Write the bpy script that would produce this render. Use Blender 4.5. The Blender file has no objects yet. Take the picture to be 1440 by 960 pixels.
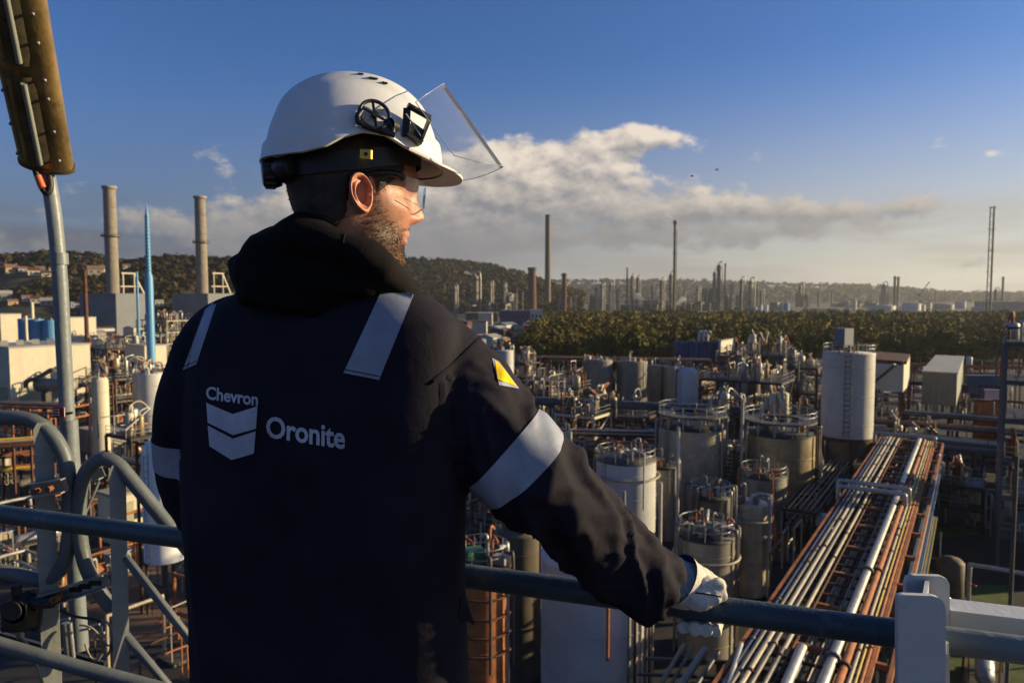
import bpy, bmesh, math, random
import numpy as np
from mathutils import Vector, Matrix, noise
from mathutils.bvhtree import BVHTree
SC = bpy.context.scene
COL = SC.collection
RAD = math.radians
# ------------------------------------------------------------------ camera, sun, sky, exposure
FPX, CX, CY, HOR, EYE = 1000.0, 720.0, 480.0, 418.0, 27.0
PITCH = math.atan((CY - HOR) / FPX)
cam_d = bpy.data.cameras.new('camera'); cam = bpy.data.objects.new('camera', cam_d); COL.objects.link(cam)
cam.location = (0, 0, EYE); cam.rotation_euler = (math.pi / 2 - PITCH, 0, 0)
cam_d.sensor_width = 36.0; cam_d.lens = 36.0 * FPX / 1440.0
cam_d.clip_start = 0.05; cam_d.clip_end = 40000
cam_d.dof.use_dof = True; cam_d.dof.focus_distance = 1.16; cam_d.dof.aperture_fstop = 9.0
SC.camera = cam
SUN_AZ, SUN_EL = RAD(80.0), RAD(14.0)
sd = bpy.data.lights.new('sun', 'SUN'); so = bpy.data.objects.new('sun', sd); COL.objects.link(so)
sd.energy = 5.0; sd.angle = RAD(0.5); sd.color = (1.0, 0.80, 0.46)
SDIR = Vector((math.sin(SUN_AZ) * math.cos(SUN_EL), math.cos(SUN_AZ) * math.cos(SUN_EL), math.sin(SUN_EL)))
so.rotation_euler = SDIR.to_track_quat('Z', 'Y').to_euler(); so.location = (60, 20, 90)
SC.view_settings.view_transform = 'Standard'; SC.view_settings.look = 'None'
SC.view_settings.exposure = 0.75; SC.view_settings.gamma = 1.0
SC.render.engine = 'CYCLES'
cy = SC.cycles
cy.max_bounces = 5; cy.diffuse_bounces = 2; cy.glossy_bounces = 3; cy.transmission_bounces = 4
cy.transparent_max_bounces = 10; cy.volume_bounces = 0; cy.use_denoising = True
cy.use_adaptive_sampling = True; cy.adaptive_threshold = 0.02
try: cy.denoiser = 'OPENIMAGEDENOISE'
except Exception: pass

class NT:
    """tiny helper for node trees"""
    def __init__(s, tree): s.t = tree; s.n = tree.nodes; s.l = tree.links
    def node(s, typ, **kw):
        n = s.n.new(typ)
        for k, v in kw.items(): setattr(n, k, v)
        return n
    def put(s, sock, v):
        if isinstance(v, bpy.types.NodeSocket): s.l.new(v, sock)
        elif v is not None: sock.default_value = v
    def m(s, op, a, b=None, c=None, clamp=False):
        n = s.node('ShaderNodeMath', operation=op); n.use_clamp = clamp
        s.put(n.inputs[0], a)
        if b is not None: s.put(n.inputs[1], b)
        if c is not None: s.put(n.inputs[2], c)
        return n.outputs[0]
    def ss(s, x, lo, hi):
        n = s.node('ShaderNodeMapRange', interpolation_type='SMOOTHSTEP')
        s.put(n.inputs['Value'], x); s.put(n.inputs['From Min'], lo); s.put(n.inputs['From Max'], hi)
        return n.outputs['Result']
    def mix(s, f, a, b, blend='MIX'):
        n = s.node('ShaderNodeMix', data_type='RGBA', blend_type=blend)
        s.put(n.inputs[0], f); s.put(n.inputs[6], a); s.put(n.inputs[7], b)
        return n.outputs[2]
    def noise(s, vec, scale, detail=3, rough=0.55, lac=2.0):
        n = s.node('ShaderNodeTexNoise'); s.put(n.inputs['Vector'], vec)
        s.put(n.inputs['Scale'], scale); s.put(n.inputs['Detail'], detail); s.put(n.inputs['Roughness'], rough)
        s.put(n.inputs['Lacunarity'], lac)
        return n.outputs['Fac']
    def comb(s, x, y, z):
        n = s.node('ShaderNodeCombineXYZ')
        for i, v in enumerate((x, y, z)): s.put(n.inputs[i], v)
        return n.outputs[0]

# sky: Nishita with cloud banks laid out on azimuth and elevation (degrees), the same all round
W = bpy.data.worlds.new('World'); SC.world = W; W.use_nodes = True
w = NT(W.node_tree); w.n.clear()
sky = w.node('ShaderNodeTexSky', sky_type='NISHITA'); sky.sun_disc = False
sky.sun_elevation = SUN_EL; sky.sun_rotation = SUN_AZ
sky.altitude = 50; sky.air_density = 1.0; sky.dust_density = 1.0; sky.ozone_density = 2.2
tc = w.node('ShaderNodeTexCoord'); sx = w.node('ShaderNodeSeparateXYZ'); w.l.new(tc.outputs['Generated'], sx.inputs[0])
AZ = w.m('MULTIPLY', w.m('ARCTAN2', sx.outputs[0], sx.outputs[1]), 57.2958)
EL = w.m('MULTIPLY', w.m('ARCSINE', sx.outputs[2]), 57.2958)

BLOBS = [  # az, el, half-width az, half-width el, weight
    (10.4, 12.5, 1.7, 1.2, .85), (12.8, 11.9, 2.0, .8, .7), (8.0, 11.6, 2.2, 1.7, .85), (4.8, 11.0, 2.8, 2.0, .95), (7.5, 9.6, 3.6, 1.4, .6),
    (1.2, 9.8, 3.0, 2.2, .9), (-2.0, 10.4, 2.6, 2.4, .9), (-6.5, 9.0, 4.5, 2.8, .85), (-12, 7.4, 5.5, 2.3, .75), (4, 8.0, 7, 1.5, .65), (-3, 7.0, 7, 2.0, .8), (-10, 4.6, 9, 1.9, .6),
    (-17.5, 6.6, 2.4, 1.3, .65), (-23, 4.9, 7, 1.8, .7), (14.5, 7.0, 3.6, 1.2, .8), (19.5, 6.7, 3.6, 1.0, .64), (25, 6.3, 4.0, .8, .6), (9.5, 6.3, 5.0, 1.2, .65), (29, 6.3, 1.8, .6, .55), (8, 4.6, 11, 1.2, .5), (21, 4.6, 8, .9, .4),
    (-36, 2.4, 4.5, 1.3, .55), (33.5, 9.4, .8, .35, .45), (60, 9, 7, 2, .7), (-62, 9, 9, 2.4, .7), (-95, 12, 10, 3, .7), (130, 11, 12, 3, .7),
    (170, 8, 10, 2.4, .7), (-140, 9, 10, 2.5, .7)]
def density(a, e):
    p = w.comb(w.m('MULTIPLY', a, .62), w.m('MULTIPLY', e, 1.0), 0)
    tot = w.m('MULTIPLY', w.m('SUBTRACT', w.noise(p, .62, 7, .58), .5), 1.75)
    tot = w.m('ADD', tot, w.m('MULTIPLY', w.m('SUBTRACT', w.noise(p, .17, 2, .5), .5), .55))
    tot = w.m('SUBTRACT', tot, w.m('MULTIPLY', w.ss(e, 9.0, 15.5), .36))
    for (ba, be, sa, se, wt) in BLOBS:
        x = w.m('POWER', w.m('ABSOLUTE', w.m('DIVIDE', w.m('SUBTRACT', a, ba), sa)), 2.0)
        y = w.m('POWER', w.m('ABSOLUTE', w.m('DIVIDE', w.m('SUBTRACT', e, be), se)), 2.0)
        g = w.m('EXPONENT', w.m('MULTIPLY', w.m('ADD', x, y), -1.0))
        tot = w.m('MULTIPLY_ADD', g, wt, tot)
    return tot
d0 = density(AZ, EL)
d1 = density(w.m('ADD', AZ, .7), w.m('ADD', EL, .55))
cover = w.ss(d0, .17, .68)
lit = w.m('ADD', w.m('MULTIPLY', w.m('SUBTRACT', d0, d1), 1.15), .44, clamp=True)
lit = w.m('MULTIPLY', lit, w.ss(EL, 3.0, 11.0))
ccol = w.mix(lit, (2.9, 2.85, 2.95, 1), (10.8, 9.2, 7.3, 1))
# grey veil of thin stratus low over the horizon
vp = w.comb(w.m('MULTIPLY', AZ, .06), w.m('MULTIPLY', EL, .42), 3.0)
veil = w.m('MULTIPLY', w.ss(w.noise(vp, 1.0, 5, .55), .40, .62), w.ss(EL, 8.5, 4.0))
hz = w.ss(EL, 19.0, -1.0)
# low warm glow of hazy air, stronger towards the sun
tos = w.ss(w.m('ABSOLUTE', w.m('SUBTRACT', AZ, math.degrees(SUN_AZ))), 112.0, 30.0)
hcol = w.mix(tos, (1.7, 1.9, 2.5, 1), (8.2, 7.4, 5.9, 1))
base = w.mix(1.0, sky.outputs[0], (.54, .87, 1.46, 1), 'MULTIPLY')
base = w.mix(w.m('MULTIPLY', w.m('POWER', hz, 1.1), .92), base, hcol)
base = w.mix(w.m('MULTIPLY', veil, .72), base, w.mix(tos, (1.4, 1.5, 1.85, 1), (5.6, 5.1, 4.4, 1)))
base = w.mix(w.m('MULTIPLY', cover, .85), base, ccol)
bg = w.node('ShaderNodeBackground'); w.l.new(base, bg.inputs[0]); bg.inputs[1].default_value = 0.053
wo = w.node('ShaderNodeOutputWorld'); w.l.new(bg.outputs[0], wo.inputs[0])

# ------------------------------------------------------------------ pixel -> place
cp, sp_ = math.cos(PITCH), math.sin(PITCH)
def ray(px, py):
    u, v = (px - CX) / FPX, (CY - py) / FPX
    return Vector((u, cp + v * sp_, -sp_ + v * cp))
EYEV = Vector((0, 0, EYE))
def at(px, py, y):
    r = ray(px, py); return EYEV + r * (y / r.y)
def on(px, py, z):
    r = ray(px, py); return EYEV + r * ((z - EYE) / r.z)
def gx(px, y): return (px - CX) / FPX * y          # near enough for far things
def gz(py, y): return at(CX, py, y).z

# ------------------------------------------------------------------ materials
MATS = {}
def mat(name, col, rough=.6, metal=0.0, var=.25, scale=2.0, stain=None, stain_amt=.35, streak=0.0, bump=.15, bscale=40.0, rnd=0.0, spec=.4):
    if name in MATS: return MATS[name]
    m = bpy.data.materials.new(name); m.use_nodes = True
    t = NT(m.node_tree); b = t.n['Principled BSDF']
    tcn = t.node('ShaderNodeTexCoord'); o = tcn.outputs['Object']
    c = tuple(col) + (1,)
    n1 = t.noise(o, scale, 5, .6)
    lo = tuple(x * (1 - var) for x in col) + (1,); hi = tuple(min(1, x * (1 + var * .8)) for x in col) + (1,)
    out = t.mix(t.ss(n1, .3, .7), lo, hi)
    if streak > 0:
        mp = t.node('ShaderNodeMapping'); mp.inputs['Scale'].default_value = (1, 1, .06); t.l.new(o, mp.inputs[0])
        ns = t.noise(mp.outputs[0], scale * 1.6, 4, .65)
        out = t.mix(t.m('MULTIPLY', t.ss(ns, .48, .72), streak), out, tuple(stain or (.08, .06, .045)) + (1,))
    if stain is not None:
        n2 = t.noise(o, scale * 2.3, 6, .68)
        out = t.mix(t.m('MULTIPLY', t.ss(n2, .54, .68), stain_amt), out, tuple(stain) + (1,))
    if rnd > 0:
        oi = t.node('ShaderNodeObjectInfo'); hs = t.node('ShaderNodeHueSaturation')
        t.put(hs.inputs['Hue'], t.m('MULTIPLY_ADD', oi.outputs['Random'], rnd * .12, .5 - rnd * .06))
        t.put(hs.inputs['Value'], t.m('MULTIPLY_ADD', oi.outputs['Random'], rnd, 1 - rnd * .5))
        t.l.new(out, hs.inputs['Color']); out = hs.outputs[0]
    t.l.new(out, b.inputs['Base Color'])
    t.put(b.inputs['Roughness'], t.m('MULTIPLY_ADD', n1, .25, rough - .12, clamp=True))
    b.inputs['Metallic'].default_value = metal
    b.inputs['Specular IOR Level'].default_value = spec
    if bump > 0:
        bn = t.node('ShaderNodeBump'); bn.inputs['Strength'].default_value = bump; bn.inputs['Distance'].default_value = .02
        t.l.new(t.noise(o, bscale, 3, .6), bn.inputs['Height']); t.l.new(bn.outputs[0], b.inputs['Normal'])
    MATS[name] = m
    return m

# ------------------------------------------------------------------ mesh builder
ORG = {}
def setp(o, label=None, cat=None, group=None, kind=None):
    if label: o['label'] = label
    if cat: o['category'] = cat
    if group: o['group'] = group
    if kind: o['kind'] = kind
    return o
def thing(name, label, cat, loc=(0, 0, 0), group=None):
    o = bpy.data.objects.new(name, None); COL.objects.link(o); o.empty_display_size = .2
    o.location = loc; ORG[o] = Vector(loc)
    return setp(o, label, cat, group)
def link_mesh(name, me, m, parent=None, loc=None):
    o = bpy.data.objects.new(name, me); COL.objects.link(o)
    if m is not None and not me.materials: me.materials.append(m)
    if parent is not None:
        o.parent = parent; ORG[o] = ORG[parent]
    else:
        o.location = loc if loc is not None else (0, 0, 0); ORG[o] = Vector(o.location)
    return o
class MB:
    def __init__(s): s.v = []; s.f = []; s.sm = []
    def add(s, vs, fs, smooth=False):
        n = len(s.v); s.v.extend([tuple(x) for x in vs])
        for f in fs: s.f.append(tuple(i + n for i in f)); s.sm.append(smooth)
        return s
    def obox(s, c, ax, ay, az):          # centre and three half-axis vectors
        c, ax, ay, az = Vector(c), Vector(ax), Vector(ay), Vector(az)
        vs = [c + ax * i + ay * j + az * k for k in (-1, 1) for j in (-1, 1) for i in (-1, 1)]
        return s.add(vs, [(0, 2, 3, 1), (4, 5, 7, 6), (0, 1, 5, 4), (2, 6, 7, 3), (0, 4, 6, 2), (1, 3, 7, 5)])
    def box(s, c, sx, sy, sz, rz=0.0):
        a = Vector((math.cos(rz), math.sin(rz), 0)); b = Vector((-math.sin(rz), math.cos(rz), 0))
        return s.obox(c, a * sx / 2, b * sy / 2, Vector((0, 0, sz / 2)))
    def bar(s, p0, p1, w_, h_=None):     # rectangular bar between two points
        p0, p1 = Vector(p0), Vector(p1); d = p1 - p0; L = d.length
        if L < 1e-6: return s
        d /= L; up = Vector((0, 0, 1)) if abs(d.z) < .95 else Vector((0, 1, 0))
        a = d.cross(up).normalized(); b = a.cross(d)
        return s.obox((p0 + p1) / 2, a * w_ / 2, d * L / 2, b * (h_ or w_) / 2)
    def tube(s, pts, r, seg=10, cap=True, closed=False):
        pts = [Vector(p) for p in pts]; n = len(pts)
        rr = r if isinstance(r, (list, tuple)) else [r] * n
        vs, fs = [], []; ref = None
        for i, p in enumerate(pts):
            if closed: t = pts[(i + 1) % n] - pts[i - 1]
            else: t = pts[min(i + 1, n - 1)] - pts[max(i - 1, 0)]
            if t.length < 1e-9: t = Vector((0, 0, 1))
            t.normalize()
            if ref is None:
                ref = Vector((0, 0, 1)) if abs(t.z) < .9 else Vector((1, 0, 0))
            a = t.cross(ref)
            if a.length < 1e-6: a = t.orthogonal()
            a.normalize(); b = a.cross(t); ref = b
            for k in range(seg):
                q = 2 * math.pi * k / seg
                vs.append(p + (a * math.cos(q) + b * math.sin(q)) * rr[i])
        m = n if closed else n - 1
        for i in range(m):
            for k in range(seg):
                j = (i + 1) % n
                fs.append((i * seg + k, i * seg + (k + 1) % seg, j * seg + (k + 1) % seg, j * seg + k))
        s.add(vs, fs, True)
        if cap and not closed:
            s.add(vs[:seg], [tuple(range(seg))]); s.add(vs[-seg:], [tuple(reversed(range(seg)))])
        return s
    def lathe(s, c, prof, seg=32, smooth=True, caps=True):   # prof: (r, z) list, bottom to top
        c = Vector(c); vs, fs = [], []
        for (r, z) in prof:
            for k in range(seg):
                q = 2 * math.pi * k / seg
                vs.append(c + Vector((r * math.cos(q), r * math.sin(q), z)))
        for i in range(len(prof) - 1):
            for k in range(seg):
                fs.append((i * seg + k, i * seg + (k + 1) % seg, (i + 1) * seg + (k + 1) % seg, (i + 1) * seg + k))
        s.add(vs, fs, smooth)
        if caps:
            if prof[0][0] > 1e-4: s.add(vs[:seg], [tuple(reversed(range(seg)))])
            if prof[-1][0] > 1e-4: s.add(vs[-seg:], [tuple(range(seg))])
        return s
    def ring(s, c, r, t, seg=32, n=6):
        c = Vector(c)
        return s.tube([c + Vector((r * math.cos(2 * math.pi * k / seg), r * math.sin(2 * math.pi * k / seg), 0)) for k in range(seg)], t, n, closed=True)
    def grid(s, P, smooth=True, wrap=False):  # P[i][j]
        n, m_ = len(P), len(P[0]); vs = [p for row in P for p in row]; fs = []
        for i in range(n - 1):
            for j in range(m_ if wrap else m_ - 1):
                k = (j + 1) % m_
                fs.append((i * m_ + j, i * m_ + k, (i + 1) * m_ + k, (i + 1) * m_ + j))
        return s.add(vs, fs, smooth)
    def mesh(s, name, org=(0, 0, 0)):
        me = bpy.data.meshes.new(name); o = Vector(org)
        me.from_pydata([(v[0] - o.x, v[1] - o.y, v[2] - o.z) for v in s.v], [], s.f)
        me.polygons.foreach_set('use_smooth', s.sm); me.update()
        return me
    def build(s, name, m, parent=None, label=None, org=None):
        if parent is not None: o_ = ORG[parent]
        else: o_ = Vector(org) if org is not None else Vector((0, 0, 0))
        ob = link_mesh(name, s.mesh(name, o_), m, parent, o_)
        if label: ob['label'] = label
        return ob

def remeshed(mb, voxel, smooth=4, fac=.5):
    """closed overlapping shapes -> one continuous skin; returns (verts Nx3, polys)"""
    me = mb.mesh('skin_source'); o = bpy.data.objects.new('skin_source', me); COL.objects.link(o)
    r = o.modifiers.new('r', 'REMESH'); r.mode = 'VOXEL'; r.voxel_size = voxel
    if smooth:
        k = o.modifiers.new('s', 'SMOOTH'); k.iterations = smooth; k.factor = fac
    dg = bpy.context.evaluated_depsgraph_get(); ev = o.evaluated_get(dg)
    out = bpy.data.meshes.new_from_object(ev)
    bpy.data.objects.remove(o); bpy.data.meshes.remove(me)
    return out
def mesh_np(me):
    v = np.empty(len(me.vertices) * 3, np.float32); me.vertices.foreach_get('co', v)
    n = np.empty(len(me.vertices) * 3, np.float32); me.vertices.foreach_get('normal', n)
    return v.reshape(-1, 3).astype(float), n.reshape(-1, 3).astype(float)
def mesh_set(me, v):
    me.vertices.foreach_set('co', v.astype(np.float32).ravel()); me.update()
    me.polygons.foreach_set('use_smooth', [True] * len(me.polygons))
def bvh_of(me):
    return BVHTree.FromPolygons([v.co.copy() for v in me.vertices], [tuple(p.vertices) for p in me.polygons])
def ellipsoid(mb, c, rx, ry, rz, R=None, seg=20, rings=12):
    c = Vector(c); P = []
    for i in range(rings + 1):
        th = math.pi * i / rings
        row = []
        for k in range(seg):
            q = 2 * math.pi * k / seg
            p = Vector((rx * math.sin(th) * math.cos(q), ry * math.sin(th) * math.sin(q), rz * math.cos(th)))
            row.append(c + (R @ p if R is not None else p))
        P.append(row)
    mb.grid(P, True, True)
def interp(tab, x):
    xs = [t[0] for t in tab]
    if xs[0] > xs[-1]: tab = tab[::-1]; xs = xs[::-1]
    return [float(np.interp(x, xs, [t[k] for t in tab])) for k in range(1, len(tab[0]))]
def gauss(x, s): return np.exp(-(x / s) ** 2)
def catmull(pts, n=8):
    pts = [Vector(p) for p in pts]; out = []
    for i in range(len(pts) - 1):
        p0, p1, p2, p3 = pts[max(i - 1, 0)], pts[i], pts[i + 1], pts[min(i + 2, len(pts) - 1)]
        for k in range(n):
            t = k / n
            out.append(.5 * ((2 * p1) + (p2 - p0) * t + (2 * p0 - 5 * p1 + 4 * p2 - p3) * t * t + (3 * p1 - p0 - 3 * p2 + p3) * t ** 3))
    out.append(pts[-1]); return out
# ------------------------------------------------------------------ the railing line (needed for the hand)
RAIL_VP = -2208.0
def rail_d(px): return 3760.0 / (px - RAIL_VP)
def rail_pt(px): return at(px, 719 + .1363 * px, rail_d(px))
RAIL_R = .022
rail_dir = (rail_pt(1240) - rail_pt(300)); rail_dir.z = 0; rail_dir.normalize()
RAIL_Z = rail_pt(985).z
def rail_at(px):      # exact point of the straight rail under a picture column
    p = rail_pt(985); q = ray(px, 719 + .1363 * px)
    # intersect vertical plane through the ray with the rail line
    n = Vector((q.y, -q.x, 0)); t = -(p - EYEV).dot(n) / rail_dir.dot(n)
    return p + rail_dir * t
DECK = RAIL_Z - 1.10

# ------------------------------------------------------------------ materials of the person
def cloth(name, col, rough=.85, weave=700, bump=.25, sheen=.0):
    m = bpy.data.materials.new(name); m.use_nodes = True; t = NT(m.node_tree); b = t.n['Principled BSDF']
    o = t.node('ShaderNodeTexCoord').outputs['Object']
    n = t.noise(o, 9, 5, .6); n2 = t.noise(o, weave, 2, .5)
    c = t.mix(t.ss(n, .3, .7), tuple(x * .8 for x in col) + (1,), tuple(x * 1.2 for x in col) + (1,))
    c = t.mix(t.m('MULTIPLY', t.ss(n2, .5, .7), .35), c, tuple(x * 1.7 for x in col) + (1,))
    t.l.new(c, b.inputs['Base Color']); b.inputs['Roughness'].default_value = rough
    b.inputs['Specular IOR Level'].default_value = .12
    b.inputs['Sheen Weight'].default_value = sheen; b.inputs['Sheen Roughness'].default_value = .5
    b1 = t.node('ShaderNodeBump'); b1.inputs['Strength'].default_value = bump; b1.inputs['Distance'].default_value = .002
    t.l.new(t.m('ADD', n2, t.m('MULTIPLY', t.noise(o, 60, 4, .6), 3.0)), b1.inputs['Height']); t.l.new(b1.outputs[0], b.inputs['Normal'])
    return m
M_NAVY = cloth('navy_twill', (.0170, .0145, .0215))
M_HOOD = cloth('black_fleece', (.0075, .0062, .0066), weave=900, bump=.35)
M_TAPE = cloth('grey_reflective_tape', (.27, .29, .35), rough=.45, weave=1500, bump=.1)
M_PRINT = cloth('grey_print', (.46, .46, .52), rough=.6, weave=1500, bump=.1)
M_GLOVE = cloth('cream_leather', (.52, .49, .42), rough=.75, weave=400, bump=.4)
M_BLUEF = cloth('blue_lining', (.03, .06, .28), weave=600)
M_YEL = cloth('yellow_patch', (.80, .55, .02), weave=900, bump=.1)
M_SEAM = cloth('dark_thread', (.012, .011, .014))
M_BLACKP = mat('black_plastic', (.014, .014, .015), .42, 0, .3, 30, bump=.08, bscale=200)
M_SHELL = mat('white_helmet_plastic', (.70, .695, .68), .33, 0, .05, 9, stain=(.45, .42, .38), stain_amt=.12, bump=.02, bscale=60)
def skin_mat():
    m = bpy.data.materials.new('skin'); m.use_nodes = True; t = NT(m.node_tree); b = t.n['Principled BSDF']
    o = t.node('ShaderNodeTexCoord').outputs['Object']
    a = t.node('ShaderNodeAttribute', attribute_name='beard').outputs['Fac']
    n = t.noise(o, 35, 5, .6); n2 = t.noise(o, 420, 2, .5)
    c = t.mix(t.ss(n, .3, .7), (.35, .145, .088, 1), (.45, .21, .135, 1))
    rd = t.node('ShaderNodeAttribute', attribute_name='red').outputs['Fac']
    c = t.mix(t.m('MULTIPLY', rd, .55), c, (.60, .16, .10, 1))
    c = t.mix(t.m('MULTIPLY', a, t.m('MULTIPLY_ADD', t.ss(n2, .35, .65), .30, .58)), c, (.060, .036, .024, 1))
    t.l.new(c, b.inputs['Base Color']); b.inputs['Roughness'].default_value = .5
    b.inputs['Subsurface Weight'].default_value = .12; b.inputs['Subsurface Radius'].default_value = (.012, .005, .003)
    b.inputs['Subsurface Scale'].default_value = .6
    bn = t.node('ShaderNodeBump'); bn.inputs['Strength'].default_value = .3; bn.inputs['Distance'].default_value = .0012
    t.l.new(t.m('ADD', n2, t.noise(o, 150, 3, .6)), bn.inputs['Height']); t.l.new(bn.outputs[0], b.inputs['Normal'])
    return m
M_SKIN = skin_mat()
M_HAIR = mat('dark_brown_hair', (.034, .021, .014), .55, 0, .5, 60, bump=.3, bscale=300)
M_BEARD = mat('brown_beard', (.050, .027, .014), .5, 0, .5, 90, bump=0)
def clear_mat(name, tint, gl=.06, rough=.03, hazy=.0):
    m = bpy.data.materials.new(name); m.use_nodes = True; t = NT(m.node_tree); t.n.remove(t.n['Principled BSDF'])
    tr = t.node('ShaderNodeBsdfTransparent'); tr.inputs[0].default_value = tuple(tint) + (1,)
    gs = t.node('ShaderNodeBsdfGlossy'); gs.inputs['Roughness'].default_value = rough; gs.inputs[0].default_value = (1, 1, 1, 1)
    df = t.node('ShaderNodeBsdfDiffuse'); df.inputs[0].default_value = (.75, .78, .82, 1)
    lw = t.node('ShaderNodeLayerWeight'); lw.inputs['Blend'].default_value = .05
    o = t.node('ShaderNodeTexCoord').outputs['Object']
    m1 = t.node('ShaderNodeMixShader'); m2 = t.node('ShaderNodeMixShader')
    t.put(m1.inputs[0], t.m('MULTIPLY', t.m('ADD', lw.outputs['Facing'], .25), hazy * 2 if hazy else .0))
    t.l.new(tr.outputs[0], m1.inputs[1]); t.l.new(df.outputs[0], m1.inputs[2])
    t.put(m2.inputs[0], t.m('ADD', lw.outputs['Fresnel'], gl, clamp=True)); t.l.new(m1.outputs[0], m2.inputs[1]); t.l.new(gs.outputs[0], m2.inputs[2])
    t.l.new(m2.outputs[0], t.n['Material Output'].inputs[0])
    return m
M_VISOR = clear_mat('clear_polycarbonate', (.90, .92, .95), .015, .12, .09)
M_LENS = clear_mat('clear_lens', (.93, .95, .95), .05, .03, .03)
M_EDGE = mat('visor_edge', (.30, .33, .40), .25, 0, .1, 20, bump=0)

# ------------------------------------------------------------------ the person
feet = at(470, 900, 1.22); feet.z = DECK
person = thing('person', 'man seen from behind in a dark navy coverall, leaning one gloved hand on the railing', 'person', feet)

# head frame: x = his right, y = his front, z = up
HY, HP = RAD(-68), RAD(-6)
HR = Matrix.Rotation(HY, 3, 'Z') @ Matrix.Rotation(HP, 3, 'X')
ear_w = at(512, 274, 1.105)
HO = ear_w - HR @ Vector((.075, 0, 0))
def HW(x, y, z): return HO + HR @ Vector((x, y, z))
HRI = HR.transposed()
def HL(p): return HRI @ (Vector(p) - HO)

head_tab = [  # z, half width, front y, back y
    (.135, .020, .01, -.05), (.128, .042, .045, -.075), (.11, .062, .072, -.095), (.09, .072, .085, -.104), (.06, .0765, .094, -.109), (.035, .077, .095, -.109),
    (.015, .0755, .087, -.107), (0, .074, .0875, -.103), (-.02, .0725, .090, -.096), (-.04, .069, .0895, -.085), (-.06, .0645, .086, -.070),
    (-.078, .058, .0835, -.055), (-.095, .050, .081, -.030), (-.109, .038, .074, .0), (-.116, .018, .055, .025)]
hm = MB(); P = []
for i in range(46):
    z = .135 - (.135 + .116) * i / 45
    w_, f_, b_ = interp(head_tab, z)
    yc, hy = (f_ + b_) / 2, (f_ - b_) / 2
    row = []
    for k in range(56):
        q = 2 * math.pi * k / 56
        cx_, sy_ = math.cos(q), math.sin(q)
        ex = 2 / 2.25
        x = w_ * math.copysign(abs(cx_) ** ex, cx_); y = yc + hy * math.copysign(abs(sy_) ** ex, sy_)
        if y > yc: x *= 1 - .10 * ((y - yc) / hy) ** 2
        row.append(HW(x, y, z))
    P.append(row)
P = [[sum(P[0], Vector()) / 56] * 56] + P + [[sum(P[-1], Vector()) / 56] * 56]
hm.grid(P, True, True)
nb = at(470, 400, 1.215)     # base of the neck
hm.tube([HW(0, -.035, .0), HW(0, -.03, -.06), HW(0, -.028, -.10).lerp(nb, .35), nb, nb + Vector((0, .0, -.1))], [.055, .060, .061, .068, .09], 28)
me_head = remeshed(hm, .0028, 5)
V, Nn = mesh_np(me_head)
Rn = np.array(HRI); L = (V - np.array(HO)) @ Rn.T
x, y, z = L[:, 0], L[:, 1], L[:, 2]
front = np.clip((y - .02) / .05, 0, 1)
dy = np.zeros(len(V)); dx = np.zeros(len(V)); dz = np.zeros(len(V))
ax = np.abs(x)
def zb(z0, s): return gauss(z - z0, s)
# nose: ridge, tip and wings
ridge = np.interp(z, [-.030, -.023, -.013, -.005, .009, .023, .036, .047], [0, .012, .0275, .0265, .019, .010, .004, 0])
dy += front * ridge * gauss(x, np.interp(z, [-.03, -.01, .03], [.0135, .0105, .008]))
dy += front * .008 * gauss(ax - .0125, .007) * zb(-.017, .008)
dy += front * .0055 * zb(.044, .012) * gauss(x, .05)                 # brow
dy -= front * .011 * gauss(ax - .031, .016) * zb(.022, .013)         # eye sockets
dy += front * .0045 * gauss(ax - .031, .012) * zb(.020, .008)        # lids
dy += front * .006 * gauss(ax - .045, .02) * zb(-.006, .018)         # cheekbones
dy -= front * .003 * gauss(ax - .030, .012) * zb(-.040, .016)
dy += front * .0045 * gauss(x, .022) * zb(-.0445, .006)             # upper lip
dy += front * .0045 * gauss(x, .020) * zb(-.0565, .006)             # lower lip
dy -= front * .0025 * gauss(x, .022) * zb(-.0505, .0025)
dy -= front * .004 * gauss(x, .02) * zb(-.067, .006)
dy += front * .010 * gauss(x, .022) * zb(-.091, .013)                # chin
dx += np.sign(x) * .004 * gauss(y - .055, .03) * zb(-.004, .014)     # cheekbone side
dx -= np.sign(x) * .004 * gauss(y - .045, .02) * zb(-.038, .016)     # hollow cheek
dx += np.sign(x) * .003 * gauss(y - .02, .025) * zb(-.072, .014)     # jaw angle
dx -= np.sign(x) * .003 * gauss(y - .055, .018) * zb(.025, .016)     # temple
L2 = L + np.stack([dx, dy, dz], 1)
mesh_set(me_head, L2 @ Rn + np.array(HO))
# colour masks stored on the skin: where the beard grows and where it is flushed
x, y, z = L2[:, 0], L2[:, 1], L2[:, 2]; ax = np.abs(x)
jaw_top = np.interp(y, [-.01, .012, .03, .05, .075, .1], [.03, .035, -.012, -.034, -.040, -.030])
beard = 1 / (1 + np.exp(-(jaw_top - z) / .006))
beard *= 1 / (1 + np.exp(-(y - np.interp(z, [-.12, -.08, -.03, .03], [.0, -.012, .012, .016])) / .006))
beard *= 1 / (1 + np.exp(-(z + .118) / .006))
lips = gauss(x, .024) * (gauss(z + .0445, .004) + gauss(z + .0565, .0045)) * (y > .07)
beard = np.clip(beard - lips * 1.5 - 1.2 * gauss(x, .026) * gauss(z + .0505, .012) * (y > .06), 0, 1)
hair_lo = np.interp(y, [-.11, -.08, -.05, -.02, .0, .02, .05], [-.075, -.085, -.07, -.035, .02, .005, .03])
hairm = 1 / (1 + np.exp(-(z - hair_lo) / .007)) * (1 / (1 + np.exp((y - np.interp(z, [-.01, .012, .03, .05], [.018, .034, .046, .062])) / .003)))
hairm *= 1 - np.exp(-((y + .004) / .021) ** 4 - ((z + .004) / .036) ** 4)
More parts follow.
